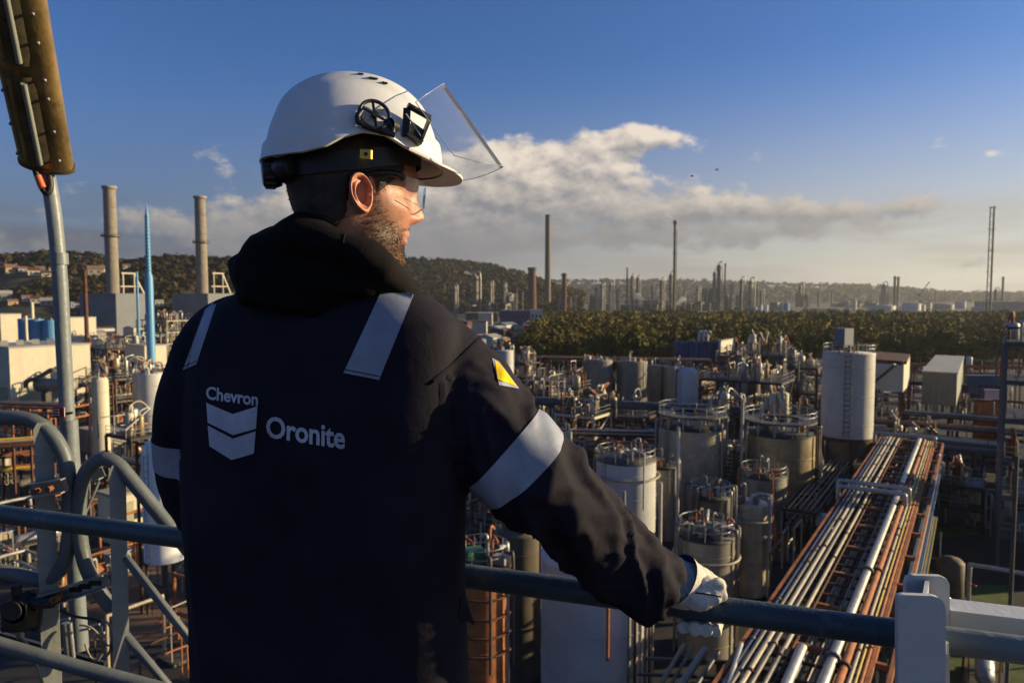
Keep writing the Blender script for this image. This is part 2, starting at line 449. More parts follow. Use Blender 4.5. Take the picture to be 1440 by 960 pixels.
red = np.clip(.6 * gauss(ax - .012, .02) * gauss(z + .018, .02) * (y > .06) + .5 * lips, 0, 1)
bm = bmesh.new(); bm.from_mesh(me_head)
# the ears belong to the same skin
def ear(side):
    P = []; NR, NA = 12, 40
    for i in range(NR + 1):
        r = i / NR; row = []
        for k in range(NA):
            a = 2 * math.pi * k / NA
            ez, ey = math.sin(a), math.cos(a)
            oz = (.032 if ez > 0 else .030) * ez; oy = (.0215 if ey < 0 else .0175) * ey * (1.0 if ez > -.1 else 1 - .16 * (-ez - .1)) * (1 + .10 * max(0, ez))
            hgt = (.0125 if ey < .55 or ez > .3 else .006) * gauss(r - .88, .11) + .0115 * gauss(r - .56, .10) * max(0, math.cos(a - 2.75)) ** .7 - .012 * gauss(r - .18, .26)
            hgt += .007 * gauss(r - .7, .28) * max(0, -ez) ** 2 + .009 * math.exp(-((a - .05 if a < 3 else a - 6.33) / .42) ** 2 - ((r - .60) / .2) ** 2)
            if r > .95: hgt *= .7
            back = -oy * .5 + .005 * min(1, r * 3)
            row.append(HW(side * (.0745 + hgt + max(0, back * r)), -.004 + oy * r - .012 * (oz * r / .033) * .5, .0 + oz * r))
        P.append(row)
    rim = []
    for k in range(NA):
        p = P[-1][k]; l = HL(p); rim.append(HW(side * .066, l.y * .9 + .002, l.z * .88))
    P.append(rim)
    return P
emb = MB(); emb.grid(ear(1), True, True); emb.grid([r[::-1] for r in ear(-1)], True, True)
nv0 = len(bm.verts); vs = [bm.verts.new(v) for v in emb.v]; bm.verts.ensure_lookup_table()
for f in emb.f:
    try: bm.faces.new([vs[i] for i in f])
    except ValueError: pass
bm.normal_update(); bm.to_mesh(me_head); bm.free()
me_head.polygons.foreach_set('use_smooth', [True] * len(me_head.polygons))
NV = len(me_head.vertices)
ab = me_head.attributes.new('beard', 'FLOAT', 'POINT'); ab.data.foreach_set('value', np.concatenate([beard, np.zeros(NV - nv0)]).astype(np.float32))
ar = me_head.attributes.new('red', 'FLOAT', 'POINT'); ar.data.foreach_set('value', np.concatenate([red, np.full(NV - nv0, .38)]).astype(np.float32))
for v in me_head.vertices: v.co -= feet
body = link_mesh('body', me_head, M_SKIN, person)

# hair and beard: thousands of short blades growing from the skin, on a close cap
rng = np.random.default_rng(5)
V2 = L2 @ Rn + np.array(HO)
def blades(mask, count, ln, wd, droop, seed, lift=.0006):
    rg = np.random.default_rng(seed); idx = np.where(mask > .3)[0]
    pick = rg.choice(idx, count, p=mask[idx] / mask[idx].sum()); mb = MB()
    for i in pick:
        p = Vector(V2[i]) + Vector(rg.normal(0, .0012, 3)); n = Vector(Nn[i])
        d = (n + HR @ Vector((rg.normal(0, .35), -.25 + rg.normal(0, .35), droop + rg.normal(0, .3)))).normalized()
        s_ = d.cross(Vector(rg.normal(0, 1, 3))).normalized() * wd
        l = ln * (0.6 + .8 * rg.random())
        mb.add([p - s_ - n * lift, p + s_ - n * lift, p + d * l * .6 + s_ * .5 + n * .0005, p + d * l - n * .0004 * 0], [(0, 1, 2), (0, 2, 3)], True)
    return mb
hb = blades(hairm, 9000, .0055, .0005, -1.3, 3)
# cap under the blades
src = np.where(hairm > .45)[0]; keep = np.zeros(len(V2), bool); keep[src] = True
mp = {}
off = V2 + Nn * (np.clip((hairm - .45) / .4, 0, 1) * .0045)[:, None]
cap = MB()
for p in me_head.polygons:
    ids = tuple(p.vertices)
    if max(ids) < nv0 and all(keep[i] for i in ids):
        for i in ids:
            if i not in mp: mp[i] = len(cap.v); cap.v.append(tuple(off[i]))
        cap.f.append(tuple(mp[i] for i in ids)); cap.sm.append(True)
hb.add(cap.v, cap.f, True)
hb.build('hair', M_HAIR, person)
blades(beard * (V2[:, 2] > 0), 8000, .0042, .00032, -.5, 9).build('beard', M_BEARD, person)

# ------------------------------------------------------------------ coverall: one skin of torso, sleeves and legs
tors = [  # py, left px, right px, depth, half thickness
    (985, 252, 664, 1.22, .150), (960, 252, 664, 1.22, .152), (900, 246, 663, 1.22, .155), (850, 241, 661, 1.22, .155), (800, 238, 659, 1.215, .155),
    (740, 235, 659, 1.21, .155), (680, 236, 660, 1.205, .152), (620, 239, 657, 1.20, .150), (560, 242, 654, 1.20, .148), (510, 246, 655, 1.20, .143),
    (475, 254, 655, 1.20, .134), (450, 266, 650, 1.20, .122), (432, 284, 632, 1.20, .108), (416, 308, 607, 1.20, .092), (402, 345, 575, 1.20, .075), (392, 380, 550, 1.20, .055)]
cm = MB(); P = []
YAW = .34
for (py, l, r, d, t) in tors:
    a, b = at(l, py, d), at(r, py, d); c = (a + b) / 2; hw = (b.x - a.x) / 2; row = []
    for k in range(48):
        q = 2 * math.pi * k / 48; e = 2 / 2.5
        X = hw * math.copysign(abs(math.cos(q)) ** e, math.cos(q)); Y = t * math.copysign(abs(math.sin(q)) ** e, math.sin(q))
        row.append(Vector((c.x + X, c.y + Y - X * YAW, c.z)))
    P.append(row)
P = [[sum(P[0], Vector()) / 48] * 48] + P + [[sum(P[-1], Vector()) / 48] * 48]
cm.grid(P, True, True)
R_ARM = [(560, 462, 1.17, 46), (612, 500, 1.145, 62), (664, 566, 1.13, 72), (706, 625, 1.12, 74), (742, 660, 1.115, 75), (772, 694, 1.115, 71), (807, 727, 1.125, 64), (848, 767, 1.15, 60), (893, 806, 1.17, 58), (932, 831, 1.178, 50)]
L_ARM = [(345, 445, 1.25, 36), (305, 478, 1.265, 46), (282, 540, 1.28, 52), (268, 605, 1.29, 51), (270, 655, 1.31, 50), (284, 700, 1.35, 46), (310, 735, 1.40, 42), (340, 752, 1.43, 38)]
def arm_line(tab, n=6):
    pts = catmull([at(a, b, d) for a, b, d, r in tab], n); k = len(tab) - 1
    rr = [float(np.interp(i / n, range(k + 1), [t[3] / FPX * t[2] for t in tab])) for i in range(len(pts))]
    return pts, rr
ra, rr_ = arm_line(R_ARM); la, lr_ = arm_line(L_ARM)
cm.tube(ra, rr_, 28); cm.tube(la, lr_, 28)
hipz = at(470, 985, 1.22).z
for sx_ in (-.1, .1):
    top = Vector((feet.x + sx_, 1.22 - sx_ * YAW, hipz + .12))
    cm.tube([top, top - Vector((0, 0, .3)), Vector((feet.x + sx_ * 1.1, 1.23 - sx_ * YAW, DECK + .48)), Vector((feet.x + sx_ * 1.1, 1.2 - sx_ * YAW, DECK + .09))], [.125, .112, .088, .085], 24)
me_c = remeshed(cm, .0065, 5)
V, Nn2 = mesh_np(me_c)
def arm_param(V, pts):
    A = np.array([list(p) for p in pts]); seg = A[1:] - A[:-1]; ln = np.linalg.norm(seg, axis=1); cum = np.concatenate([[0], np.cumsum(ln)])
    best = np.full(len(V), 1e9); s = np.zeros(len(V)); vec = np.zeros((len(V), 3)); tn = np.zeros((len(V), 3))
    for i in range(len(seg)):
        t = np.clip(((V - A[i]) @ seg[i]) / ln[i] ** 2, 0, 1); q = A[i] + t[:, None] * seg[i]; dd = np.linalg.norm(V - q, axis=1)
        m = dd < best; best[m] = dd[m]; s[m] = (cum[i] + t * ln[i])[m]; vec[m] = (V - q)[m]; tn[m] = seg[i] / ln[i]
    return best, s, vec, tn, cum[-1]
bestR, sR, vecR, tnR, LR = arm_param(V, ra); bestL, sL, vecL, tnL, LL = arm_param(V, la)
def ridged(a): return 1 - np.abs(np.clip(a, -1, 1)) * 1.0
BANDC = .290
disp = np.zeros(len(V))
upv = np.array([0, 0, 1.0])
Vl = V.tolist()
isR = (bestR < .095) & (sR > .13); isL = (bestL < .075) & (sL > .08)
for i, p in enumerate(Vl):
    if isR[i]:
        s = sR[i]; v = vecR[i]; t = tnR[i]
        e1 = np.cross(t, upv); e1 /= np.linalg.norm(e1); e2 = np.cross(e1, t)
        th = math.atan2(v @ e2, v @ e1)
        band = gauss(s - BANDC, .045)                       # flat where the tape is sewn on
        wv = noise.noise((s * 9 + th * .55, math.cos(th) * 1.3, math.sin(th) * 1.3))
        f1 = 1 - abs(noise.noise((s * 15 + th * 1.1 + wv * .8, math.cos(th) * .8 + 7, math.sin(th) * .8)) * 2.2)
        f2 = noise.noise((s * 34, math.cos(th) * 2 + 3, math.sin(th) * 2))
        amp = .010 * min(1, max(.3, (s - .09) / .15)) * (1 + 1.0 * gauss(s - .36, .08)) * (1 - .8 * band)
        f3 = 1 - abs(noise.noise((s * 26 - th * 1.6, math.cos(th) * 1.5 + 2, math.sin(th) * 1.5)) * 2.6)
        disp[i] = amp * (max(f1, -.6) - .55) + (.0018 * f2 + .0034 * max(0, f3)) * (1 - .8 * band)
    elif isL[i]:
        s = sL[i]; f1 = 1 - abs(noise.noise((s * 13 + p[0] * 9, p[1] * 6, p[2] * 3)) * 2.0)
        disp[i] = .006 * (f1 - .55)
    else:
        x_, y_, z_ = p
        f1 = 1 - abs(noise.noise((x_ * 5.2 + z_ * .7, y_ * 4, z_ * 1.7 + 3)) * 2.0)
        f2 = noise.noise((x_ * 14 + z_ * 6, y_ * 12, z_ * 9))
        side = min(1, max(.25, (x_ + .02) / .05)) if x_ > -.1 else (.4 if x_ > -.3 else .8)
        sh = (1.0 if x_ > -.1 else 2.2) if z_ < 26.72 else .55
        disp[i] = (.0065 * (f1 - .5) * side + .0016 * f2 * side) * sh
W2 = V + Nn2 * disp[:, None]
mesh_set(me_c, W2)
cov_bvh = bvh_of(me_c)
for v in me_c.vertices: v.co -= feet
coverall = link_mesh('coverall', me_c, M_NAVY, person)
def cam_hit(px, py, off=.0022, bvh=None):
    d = ray(px, py).normalized(); h, n, i, dist = (bvh or cov_bvh).ray_cast(EYEV, d)
    return None if h is None else h - d * off
def quad_px(q, u, v):   # bilinear in picture corners tl,tr,br,bl
    (ax_, ay_), (bx_, by_), (cx_, cy_), (dx_, dy_) = q
    X = (1 - u) * (1 - v) * ax_ + u * (1 - v) * bx_ + u * v * cx_ + (1 - u) * v * dx_
    Y = (1 - u) * (1 - v) * ay_ + u * (1 - v) * by_ + u * v * cy_ + (1 - u) * v * dy_
    return X, Y
def patch(name, q, m, nu=14, nv=14, off=.0022, parent=None, bvh=None, label=None):
    P = [[cam_hit(*quad_px(q, j / nu, i / nv), off, bvh) for j in range(nu + 1)] for i in range(nv + 1)]
    mb = MB()
    vs, ix = [], {}
    for i in range(nv + 1):
        for j in range(nu + 1):
            if P[i][j] is not None: ix[(i, j)] = len(vs); vs.append(P[i][j])
    fs = [(ix[(i, j)], ix[(i, j + 1)], ix[(i + 1, j + 1)], ix[(i + 1, j)]) for i in range(nv) for j in range(nu)
          if all(k in ix for k in ((i, j), (i, j + 1), (i + 1, j + 1), (i + 1, j)))]
    mb.add(vs, fs, True)
    return mb.build(name, m, parent or coverall, label)
# tape round the sleeves
def arm_tape(pts, s0, s1, bvh, skew=.0, rmax=.11):
    A = [Vector(p) for p in pts]; cum = [0]
    for i in range(1, len(A)): cum.append(cum[-1] + (A[i] - A[i - 1]).length)
    P = []
    for i in range(9):
        row = []
        for k in range(72):
            a = 2 * math.pi * k / 72
            s = s0 + (s1 - s0) * i / 8 + skew * math.cos(a + .6)
            c = Vector([np.interp(s, cum, [q[j] for q in A]) for j in range(3)])
            c2 = Vector([np.interp(s + .02, cum, [q[j] for q in A]) for j in range(3)]); t = (c2 - c).normalized()
            e1 = t.cross(Vector((0, 0, 1))).normalized(); e2 = e1.cross(t)
            d = e1 * math.cos(a) + e2 * math.sin(a)
            h = bvh.ray_cast(c, d, rmax)[0]
            row.append((h if h is not None else c + d * rmax * .6) + d * .0022)
        P.append(row)
    mb = MB(); mb.grid(P, True, True); return mb
arm_tape(ra, BANDC - .027, BANDC + .027, cov_bvh, .006).build('reflective_stripe', M_TAPE, coverall)
arm_tape(ra, BANDC - .178, BANDC - .1745, cov_bvh, .012).build('seam', M_SEAM, coverall)
arm_tape(la, .262, .312, cov_bvh, -.006, .09).build('reflective_stripe', M_TAPE, coverall)
# straps over the shoulders: run from the back over the top to the chest
def strap(q, m=M_TAPE):
    ob_rows = []
    for i in range(15):
        v = i / 14
        ob_rows.append([cam_hit(*quad_px(q, j / 8, v)) for j in range(9)])
    top = ob_rows[0]
    for k in range(1, 12):   # carry on over the crest and down the front
        row = []
        for j in range(9):
            p = top[j]
            if p is None: row.append(None); continue
            o_ = p + Vector((.01, .09, -.11)); a = RAD(40 + 11 * k)
            d = (Vector((-.25 * math.cos(a), -math.cos(a), math.sin(a)))).normalized()
            h = cov_bvh.ray_cast(o_ + d * .4, -d)[0]
            row.append(None if h is None else h + d * .0022)
        ob_rows.insert(0, row)
    vs, ix = [], {}
    for i, r in enumerate(ob_rows):
        for j, p in enumerate(r):
            if p is not None: ix[(i, j)] = len(vs); vs.append(p)
    fs = []
    for i in range(len(ob_rows) - 1):
        for j in range(8):
            ks = ((i, j), (i, j + 1), (i + 1, j + 1), (i + 1, j))
            if all(k in ix for k in ks):
                pp = [vs[ix[k]] for k in ks]
                if max((pp[a] - pp[b]).length for a in range(4) for b in range(a)) < .06: fs.append(tuple(ix[k] for k in ks))
    mb = MB(); mb.add(vs, fs, True); return mb.build('reflective_stripe', m, coverall)
strap([(541, 399), (582, 414), (533, 534), (483, 524)]); strap([(291, 428), (309, 412), (276, 512), (257, 520)])
# stitching near the lower ends of the straps
for q in ([(484.5, 518.5), (533.5, 528.5), (533.2, 529.8), (484.2, 519.8)], [(258, 515), (277, 506.6), (276.8, 507.8), (257.8, 516.2)]):
    patch('seam', q, M_SEAM, 10, 1, .0032)
patch('patch_border', [(692, 503), (702, 508), (730, 546), (702, 541)], M_TAPE, 14, 14, .002)
sp_patch = patch('sleeve_patch', [(696, 506), (704, 512), (727, 543), (700, 533)], M_YEL, 14, 14, .0034)
# print on the back: word, two chevrons, word
def font_patch(name, text, q, m, x_scale=1.0):
    cu = bpy.data.curves.new('t', 'FONT'); cu.body = text; cu.offset = .024; cu.space_character = .98; cu.resolution_u = 3
    o = bpy.data.objects.new('t', cu); COL.objects.link(o)
    dg = bpy.context.evaluated_depsgraph_get(); me = bpy.data.meshes.new_from_object(o.evaluated_get(dg)); bpy.data.objects.remove(o)
    bm = bmesh.new(); bm.from_mesh(me); bmesh.ops.triangulate(bm, faces=bm.faces[:])
    bmesh.ops.subdivide_edges(bm, edges=[e for e in bm.edges if e.calc_length() > .12], cuts=2)
    xs = [v.co.x for v in bm.verts]; ys = [v.co.y for v in bm.verts]; x0, x1, y0, y1 = min(xs), max(xs), min(ys), max(ys)
    for v in bm.verts:
        u, w_ = (v.co.x - x0) / (x1 - x0), (y1 - v.co.y) / (y1 - y0)
        v.co = cam_hit(*quad_px(q, u, w_), .0016) - feet
    bmesh.ops.triangulate(bm, faces=bm.faces[:]); bm.normal_update(); bm.to_mesh(me); bm.free()
    return link_mesh(name, me, m, coverall)
font_patch('lettering', 'Chevron', [(290, 542.5), (363, 552), (362.5, 571), (289.5, 561)], M_PRINT)
font_patch('lettering', 'Oronite', [(374.5, 584), (485.5, 599), (485, 632), (374, 615)], M_PRINT)
for poly in ([(290, 566), (327, 582), (362, 571), (360, 602.5), (327.5, 611.5), (292, 594)], [(292, 598), (327.5, 616.5), (359.5, 606), (357, 637.5), (325.5, 646.5), (294.5, 627)]):
    tl, tm, tr, br, bmid, bl = poly
    mb = MB()
    for qq in ([tl, tm, bmid, bl], [tm, tr, br, bmid]):
        mb.grid([[cam_hit(*quad_px(qq, j / 8, i / 8), .0026) for j in range(9)] for i in range(9)])
    mb.build('emblem', M_PRINT, coverall)
# a pocket flap standing out at the hip and a side seam
fl = MB(); a_, b_, c_ = cam_hit(648, 838, .004), cam_hit(646, 868, .004), at(668, 879, 1.11)
if a_ and b_: fl.add([a_, b_, c_, a_ + Vector((.004, .02, 0)), b_ + Vector((.004, .02, 0))], [(0, 1, 2), (3, 2, 4), (0, 2, 3), (1, 4, 2)])
fl.build('pocket_flap', M_NAVY, coverall)

# ------------------------------------------------------------------ hood: thick collar roll and the bag lying on the back
hd = MB()
ring_px = [(352, 392, 1.12, 27), (384, 352, 1.11, 31), (424, 334, 1.09, 31), (470, 341, 1.075, 29), (518, 362, 1.075, 28), (548, 386, 1.09, 25), (566, 406, 1.12, 22), (572, 412, 1.18, 22),
           (550, 402, 1.25, 24), (500, 382, 1.29, 28), (440, 362, 1.29, 30), (392, 352, 1.26, 30), (358, 374, 1.19, 29)]
pts = [at(a, b, d) for a, b, d, r in ring_px]; pc = catmull(pts + [pts[0]], 5)[:-1]
rc = [r / FPX * d for a, b, d, r in ring_px] + [ring_px[0][3] / FPX * ring_px[0][2]]
rad = [float(np.interp(i / 5, range(len(rc)), rc)) for i in range(len(pc))]
hd.tube(pc, rad, 16, closed=True)
for (a, b, d, rx, ry, rz) in ((405, 385, 1.115, 62, 42, 46), (450, 400, 1.10, 74, 40, 44), (505, 398, 1.105, 56, 38, 34), (372, 402, 1.13, 40, 42, 34), (532, 406, 1.13, 36, 34, 20), (430, 420, 1.10, 66, 32, 28)):
    s_ = d / FPX; ellipsoid(hd, at(a, b, d), rx * s_, ry * s_, rz * s_)
me_h = remeshed(hd, .0055, 5)
V, Nh = mesh_np(me_h); dsp = np.zeros(len(V))
for i, p in enumerate(V.tolist()):
    f1 = 1 - abs(noise.noise((p[0] * 7 + p[2] * 7, p[1] * 9, p[2] * 13 - p[0] * 5)) * 2.0); f2 = noise.noise((p[0] * 26, p[1] * 26, p[2] * 26))
    f3 = 1 - abs(noise.noise((p[0] * 4 - p[2] * 6, p[1] * 5, p[2] * 9 + p[0] * 6 + 4)) * 2.2)
    dsp[i] = .0085 * (f1 - .5) + .0065 * (f3 - .5) + .0016 * f2
mesh_set(me_h, V + Nh * dsp[:, None]); hood_bvh = bvh_of(me_h)
for v in me_h.vertices: v.co -= feet
hood = link_mesh('hood', me_h, M_HOOD, person, None)
rim = [cam_hit(a, b, .001, hood_bvh) for a, b in ((486, 318), (506, 326), (526, 338), (546, 352), (562, 368), (578, 388))]
rim = [p for p in rim if p]
MB().tube(catmull(rim, 5), .0035, 8).build('hem', M_HOOD, hood)
cut = [cam_hit(a, b, .0008, hood_bvh) for a, b in ((487, 316), (484, 330), (482, 342))]; cut = [p for p in cut if p]
if len(cut) > 1: MB().tube(cut, .002, 6).build('seam', M_HOOD, hood)

# ------------------------------------------------------------------ gloves
rz_ = Vector((0, 0, 1)); far_ = Vector((-rail_dir.y, rail_dir.x, 0))
if far_.y < 0: far_ = -far_
def rail_q(px, ang, rad): # point round the rail at picture column px; 90 = top, 0 = far side, 180 = near side
    c = rail_at(px); return c + (far_ * math.cos(RAD(ang)) + rz_ * math.sin(RAD(ang))) * rad
gm = MB()
wr = at(950, 815, 1.19)
wrist_in = at(932, 812, 1.183)
gm.tube([wrist_in, wr, at(962, 818, 1.195)], [.033, .036, .036], 16)
knu = [(963, 74), (979, 78), (995, 80), (1008, 82)]
for k, (px, a0) in enumerate(knu):
    fr = (.0125, .0128, .0125, .0115)[k]
    base = at(955 + 5 * k, 812 + 4 * k, 1.2)
    path = [base, rail_q(px - 2, a0 + 28, RAIL_R + .025), rail_q(px, a0 - 10, RAIL_R + .018), rail_q(px + 1, 30, RAIL_R + .016), rail_q(px + 1, -20, RAIL_R + .014),
            rail_q(px, -65, RAIL_R + .014), rail_q(px - 1, (-112, -122, -118, -104)[k], RAIL_R + .0145)]
    gm.tube(catmull(path, 4), [fr * f for f in np.interp(np.linspace(0, 6, 25), [0, 1, 3, 6], [1.0, 1.1, 1.05, .9])], 12)
gm.tube([at(957, 818, 1.19), at(975, 819, 1.198), at(994, 826, 1.203), at(1010, 834, 1.205)], [.037, .034, .027, .017], 20); ellipsoid(gm, at(985, 820, 1.205), .036, .032, .020)
ellipsoid(gm, rail_q(972, 128, RAIL_R + .012), .030, .018, .016)
gm.tube(catmull([at(955, 832, 1.175), rail_q(985, 138, RAIL_R + .015), rail_q(1006, 122, RAIL_R + .014), rail_q(1020, 106, RAIL_R + .012)], 4), [.019] * 5 + [.017, .016, .0145, .0135, .0125, .012, .011, .009], 12)
me_g = remeshed(gm, .0026, 3)
V, Ng = mesh_np(me_g); dsp = np.array([.0022 * (1 - abs(noise.noise((p[0] * 40 + p[2] * 20, p[1] * 40, p[2] * 45)) * 2)) + .001 * noise.noise((p[0] * 130, p[1] * 130, p[2] * 130)) for p in V.tolist()])
mesh_set(me_g, V + Ng * (dsp - .0012)[:, None]); g_bvh = bvh_of(me_g)
for v in me_g.vertices: v.co -= feet
glove = link_mesh('glove', me_g, M_GLOVE, person)
sm = [cam_hit(a, b, .0006, g_bvh) for a, b in ((977, 833), (985, 833.5), (995, 835), (1006, 837), (1014, 838.5))]; sm = [p for p in sm if p]
if len(sm) > 1: MB().tube(catmull(sm, 4), .0012, 6).build('seam', M_SEAM, glove)
# flared cuff, pale outside and blue inside
axis = (at(985, 835, 1.2) - at(940, 805, 1.18)).normalized(); e1 = axis.cross(rz_).normalized(); e2 = e1.cross(axis)
def cuff(r0, r1, s0, s1, c0, m, nm):
    P = [[c0 + axis * (s0 + (s1 - s0) * i / 5) + (e1 * math.cos(a) + e2 * math.sin(a)) * (r0 + (r1 - r0) * i / 5) for a in [2 * math.pi * k / 28 for k in range(28)]] for i in range(6)]
    mb = MB(); mb.grid(P, True, True); mb.build(nm, m, glove)
c0 = at(957, 818, 1.187)
cuff(.0470, .0405, -.010, .022, c0, M_GLOVE, 'cuff'); cuff(.0452, .0385, -.0102, .012, c0, M_BLUEF, 'cuff_lining')
# left glove on the hidden part of the rail
gm = MB(); lp = rail_at(345)
gm.tube([at(330, 748, 1.42), lp + Vector((0, 0, .03))], [.036, .036], 14)
for k in range(4):
    px = 330 + 16 * k; gm.tube(catmull([lp + Vector((0, 0, .035)), rail_q(px, 85, RAIL_R + .016), rail_q(px, 20, RAIL_R + .014), rail_q(px, -60, RAIL_R + .013), rail_q(px, -110, RAIL_R + .013)], 3), .0115, 10)
gm.tube([lp + Vector((.02, -.02, .03)), rail_q(395, 130, RAIL_R + .013), rail_q(412, 120, RAIL_R + .01)], [.016, .013, .010], 10)
me_g = remeshed(gm, .004, 3)
for v in me_g.vertices: v.co -= feet
link_mesh('glove', me_g, M_GLOVE, person)
# boots
for sx_ in (-.11, .11):
    bt = MB(); c = Vector((feet.x + sx_, 1.2 - sx_ * YAW, DECK))
    ellipsoid(bt, c + Vector((.02, .10, .045)), .05, .13, .045); ellipsoid(bt, c + Vector((0, -.02, .07)), .046, .07, .075); bt.tube([c + Vector((0, -.01, .05)), c + Vector((0, -.01, .2))], .06, 16)
    me_b = remeshed(bt, .006, 3)
    for v in me_b.vertices: v.co -= feet; v.co.z = max(v.co.z, 0.002)
    link_mesh('boot', me_b, M_BLACKP, person)

# ------------------------------------------------------------------ hard hat
hat_o = HW(0, -.003, .05)
HHR = Matrix.Rotation(HY, 3, 'Z') @ Matrix.Rotation(RAD(-1.0), 3, 'X'); HHI = HHR.transposed()
hat = thing('hard_hat', 'white hard hat with a raised clear face shield on the head of the man', 'hard hat', hat_o)
def rim_z(q):     # q = 0 front, pi/2 right, pi back
    a = math.degrees(q) % 360; a = a if a <= 180 else 360 - a
    return float(np.interp(a, [0, 25, 45, 62, 78, 95, 108, 120, 135, 150, 180], [.004, .006, .010, .022, .036, .038, .028, .012, .003, .001, .002]))
HH, AXF, AXB, AYS = .146, .134, .142, .112
def hat_pt(q, t, off=0.0):
    z0 = rim_z(q); h = z0 + (HH - z0) * math.sin(t * math.pi / 2) ** .98
    k = max(0.0, 1 - (h / HH) ** 2.35) ** (1 / 2.15)
    c, s = math.cos(q), math.sin(q)
    ry = AXF if c > 0 else AXB
    r = 1 / ((abs(s) / AYS) ** 2.15 + (abs(c) / ry) ** 2.15) ** (1 / 2.15)
    r = r * k
    # lower band stands proud, crest panel raised along the top
    a = math.degrees(q) % 360; a = a if a <= 180 else 360 - a
    step = 1 / (1 + math.exp((h - .040 - .010 * math.cos(q)) / .0012)) * float(np.interp(a, [40, 60, 100, 115], [1, .2, .2, 1]))
    r += .0055 * step
    X, Yv = r * s, r * c
    cr = 1 / (1 + math.exp((abs(X) - .062 - .012 * c) / .0025)) * (1 / (1 + math.exp(-(h - .085) / .006)))
    ln = Vector((X * .4, Yv * .4, .6 * h + .03)).normalized() * (.0055 * cr + off)
    p = Vector((X, Yv, h)) + ln
    if t < .05: p += Vector((s, c, 0)) * .0025 * (1 - t / .05)
    return p
def HATW(v): return hat_o + HHR @ Vector(v)
P = [[HATW(hat_pt(2 * math.pi * k / 120, (i / 56) ** .9)) for k in range(120)] for i in range(57)]
inner = [[HATW(hat_pt(2 * math.pi * k / 120, i / 10 * .93, -.001) * .965 + Vector((0, 0, -.0))) for k in range(120)] for i in range(11)]
sh = MB(); sh.grid(P, True, True); sh.grid(inner[::-1], True, True); sh.grid([inner[0], P[0]], True, True)
shell = sh.build('shell', M_SHELL, hat)
hat_bvh = BVHTree.FromPolygons([Vector(v) for v in sh.v], sh.f)
# peak
br = MB(); P = []
for i in range(9):
    row = []
    for k in range(41):
        q = RAD(-62 + 124 * k / 40); b0 = hat_pt(q, 0); ext = .034 * max(0, math.cos(q * 1.42)) ** .8 * i / 8
        row.append(Vector((b0.x * (1 + .1 * i / 8), b0.y + ext, b0.z - .011 * (i / 8) ** 1.3 * math.cos(q) + .004 * (1 - math.cos(q)) * i / 8)))
    P.append(row)
top = [[HATW(p) for p in r] for r in P]; bot = [[HATW(p - Vector((0, .001, .0035))) for p in r] for r in P]
br.grid(top); br.grid(bot[::-1]); br.grid([top[-1], bot[-1]])
br.build('peak', M_SHELL, hat)
# dark vent slots on the crest
for (a, b, w_, h_) in ((507, 104.5, 7, 4), (525, 110.5, 11, 4.5), (541, 117, 7, 4)):
    c = cam_hit(a, b, 0, hat_bvh)
    if c:
        l = HHI @ (c - hat_o); n = Vector((l.x * .3, l.y * .5, l.z)).normalized()
        tx = Vector((0, 1, 0)).cross(n).normalized(); ty = n.cross(tx)
        MB().obox(HATW(l + n * .0002), HHR @ ty * w_ / 2 / FPX * 1.15, HHR @ tx * .004, HHR @ n * .0012).build('vent', M_BLACKP, hat)
# fittings on the side, placed on the shell where they sit
def side_frame(px, py):
    c = cam_hit(px, py, 0, hat_bvh); d = ray(px, py).normalized()
    h, n, i, ds = hat_bvh.ray_cast(EYEV, d)
    if n.dot(d) > 0: n = -n
    e1 = Vector((1, 0, 0)); e1 = (e1 - n * e1.dot(n)).normalized(); e2 = n.cross(e1)
    if e2.z < 0: e2 = -e2
    return h, e1, e2, n
S1 = 1.06 / FPX
h, e1, e2, n = side_frame(525, 165)
def sf(x_, y_, o_=.008): return h + e1 * x_ * S1 + e2 * (-y_) * S1 + n * o_    # picture offsets from the wheel centre
wh = MB(); R_ = 21
wh.tube([sf(R_ * math.cos(2 * math.pi * k / 36), R_ * math.sin(2 * math.pi * k / 36)) for k in range(36)], .0028, 8, closed=True)
wh.build('adjuster_wheel', M_BLACKP, hat)
for k in range(6):
    a = 2 * math.pi * k / 6 + .35
    MB().bar(sf(0, 0), sf(20 * math.cos(a), 20 * math.sin(a)), .0036, .003).build('spoke', M_BLACKP, hat)
ar_ = MB(); ar_.tube([sf(0, 0, .004), sf(0, 0, .012)], .005, 14)
ar_.tube(catmull([sf(-18, -2), sf(-23, 8), sf(-21, 17), sf(-15, 17)], 4), .0045, 8)
ar_.tube(catmull([sf(-16, 19, .006), sf(2, 22, .006), sf(18, 24, .007), sf(27, 20, .008), sf(21, 4, .007)], 4), .0042, 8)
ar_.bar(sf(10, 20, .006), sf(30, 26, .008), .013, .006)
ar_.build('visor_arm', M_BLACKP, hat)
h2, a1, a2, n2 = side_frame(580, 182); 
n = (n2 * .6 - ray(580, 182).normalized() * .6).normalized(); h = h2 + n2 * .004
e1 = Vector((1, 0, 0)); e1 = (e1 - n * e1.dot(n)).normalized(); e2 = n.cross(e1); e2 = e2 if e2.z > 0 else -e2; S1 = 1.2 / FPX
cl = MB()
cl.tube([sf(-12, -25, .012), sf(18, -13, .012)], .0048, 10)
cl.bar(sf(-12, -22, .009), sf(-14, 14, .009), .011, .004); cl.bar(sf(18, -12, .009), sf(5, 19, .009), .011, .004)
cl.bar(sf(-13, 10, .008), sf(6, 21, .008), .014, .005); cl.obox(sf(1, 5, .007), e1 * .011 - e2 * .006, e2 * .008 + e1 * .003, n * .002)
cl.build('lamp_clip', M_BLACKP, hat)
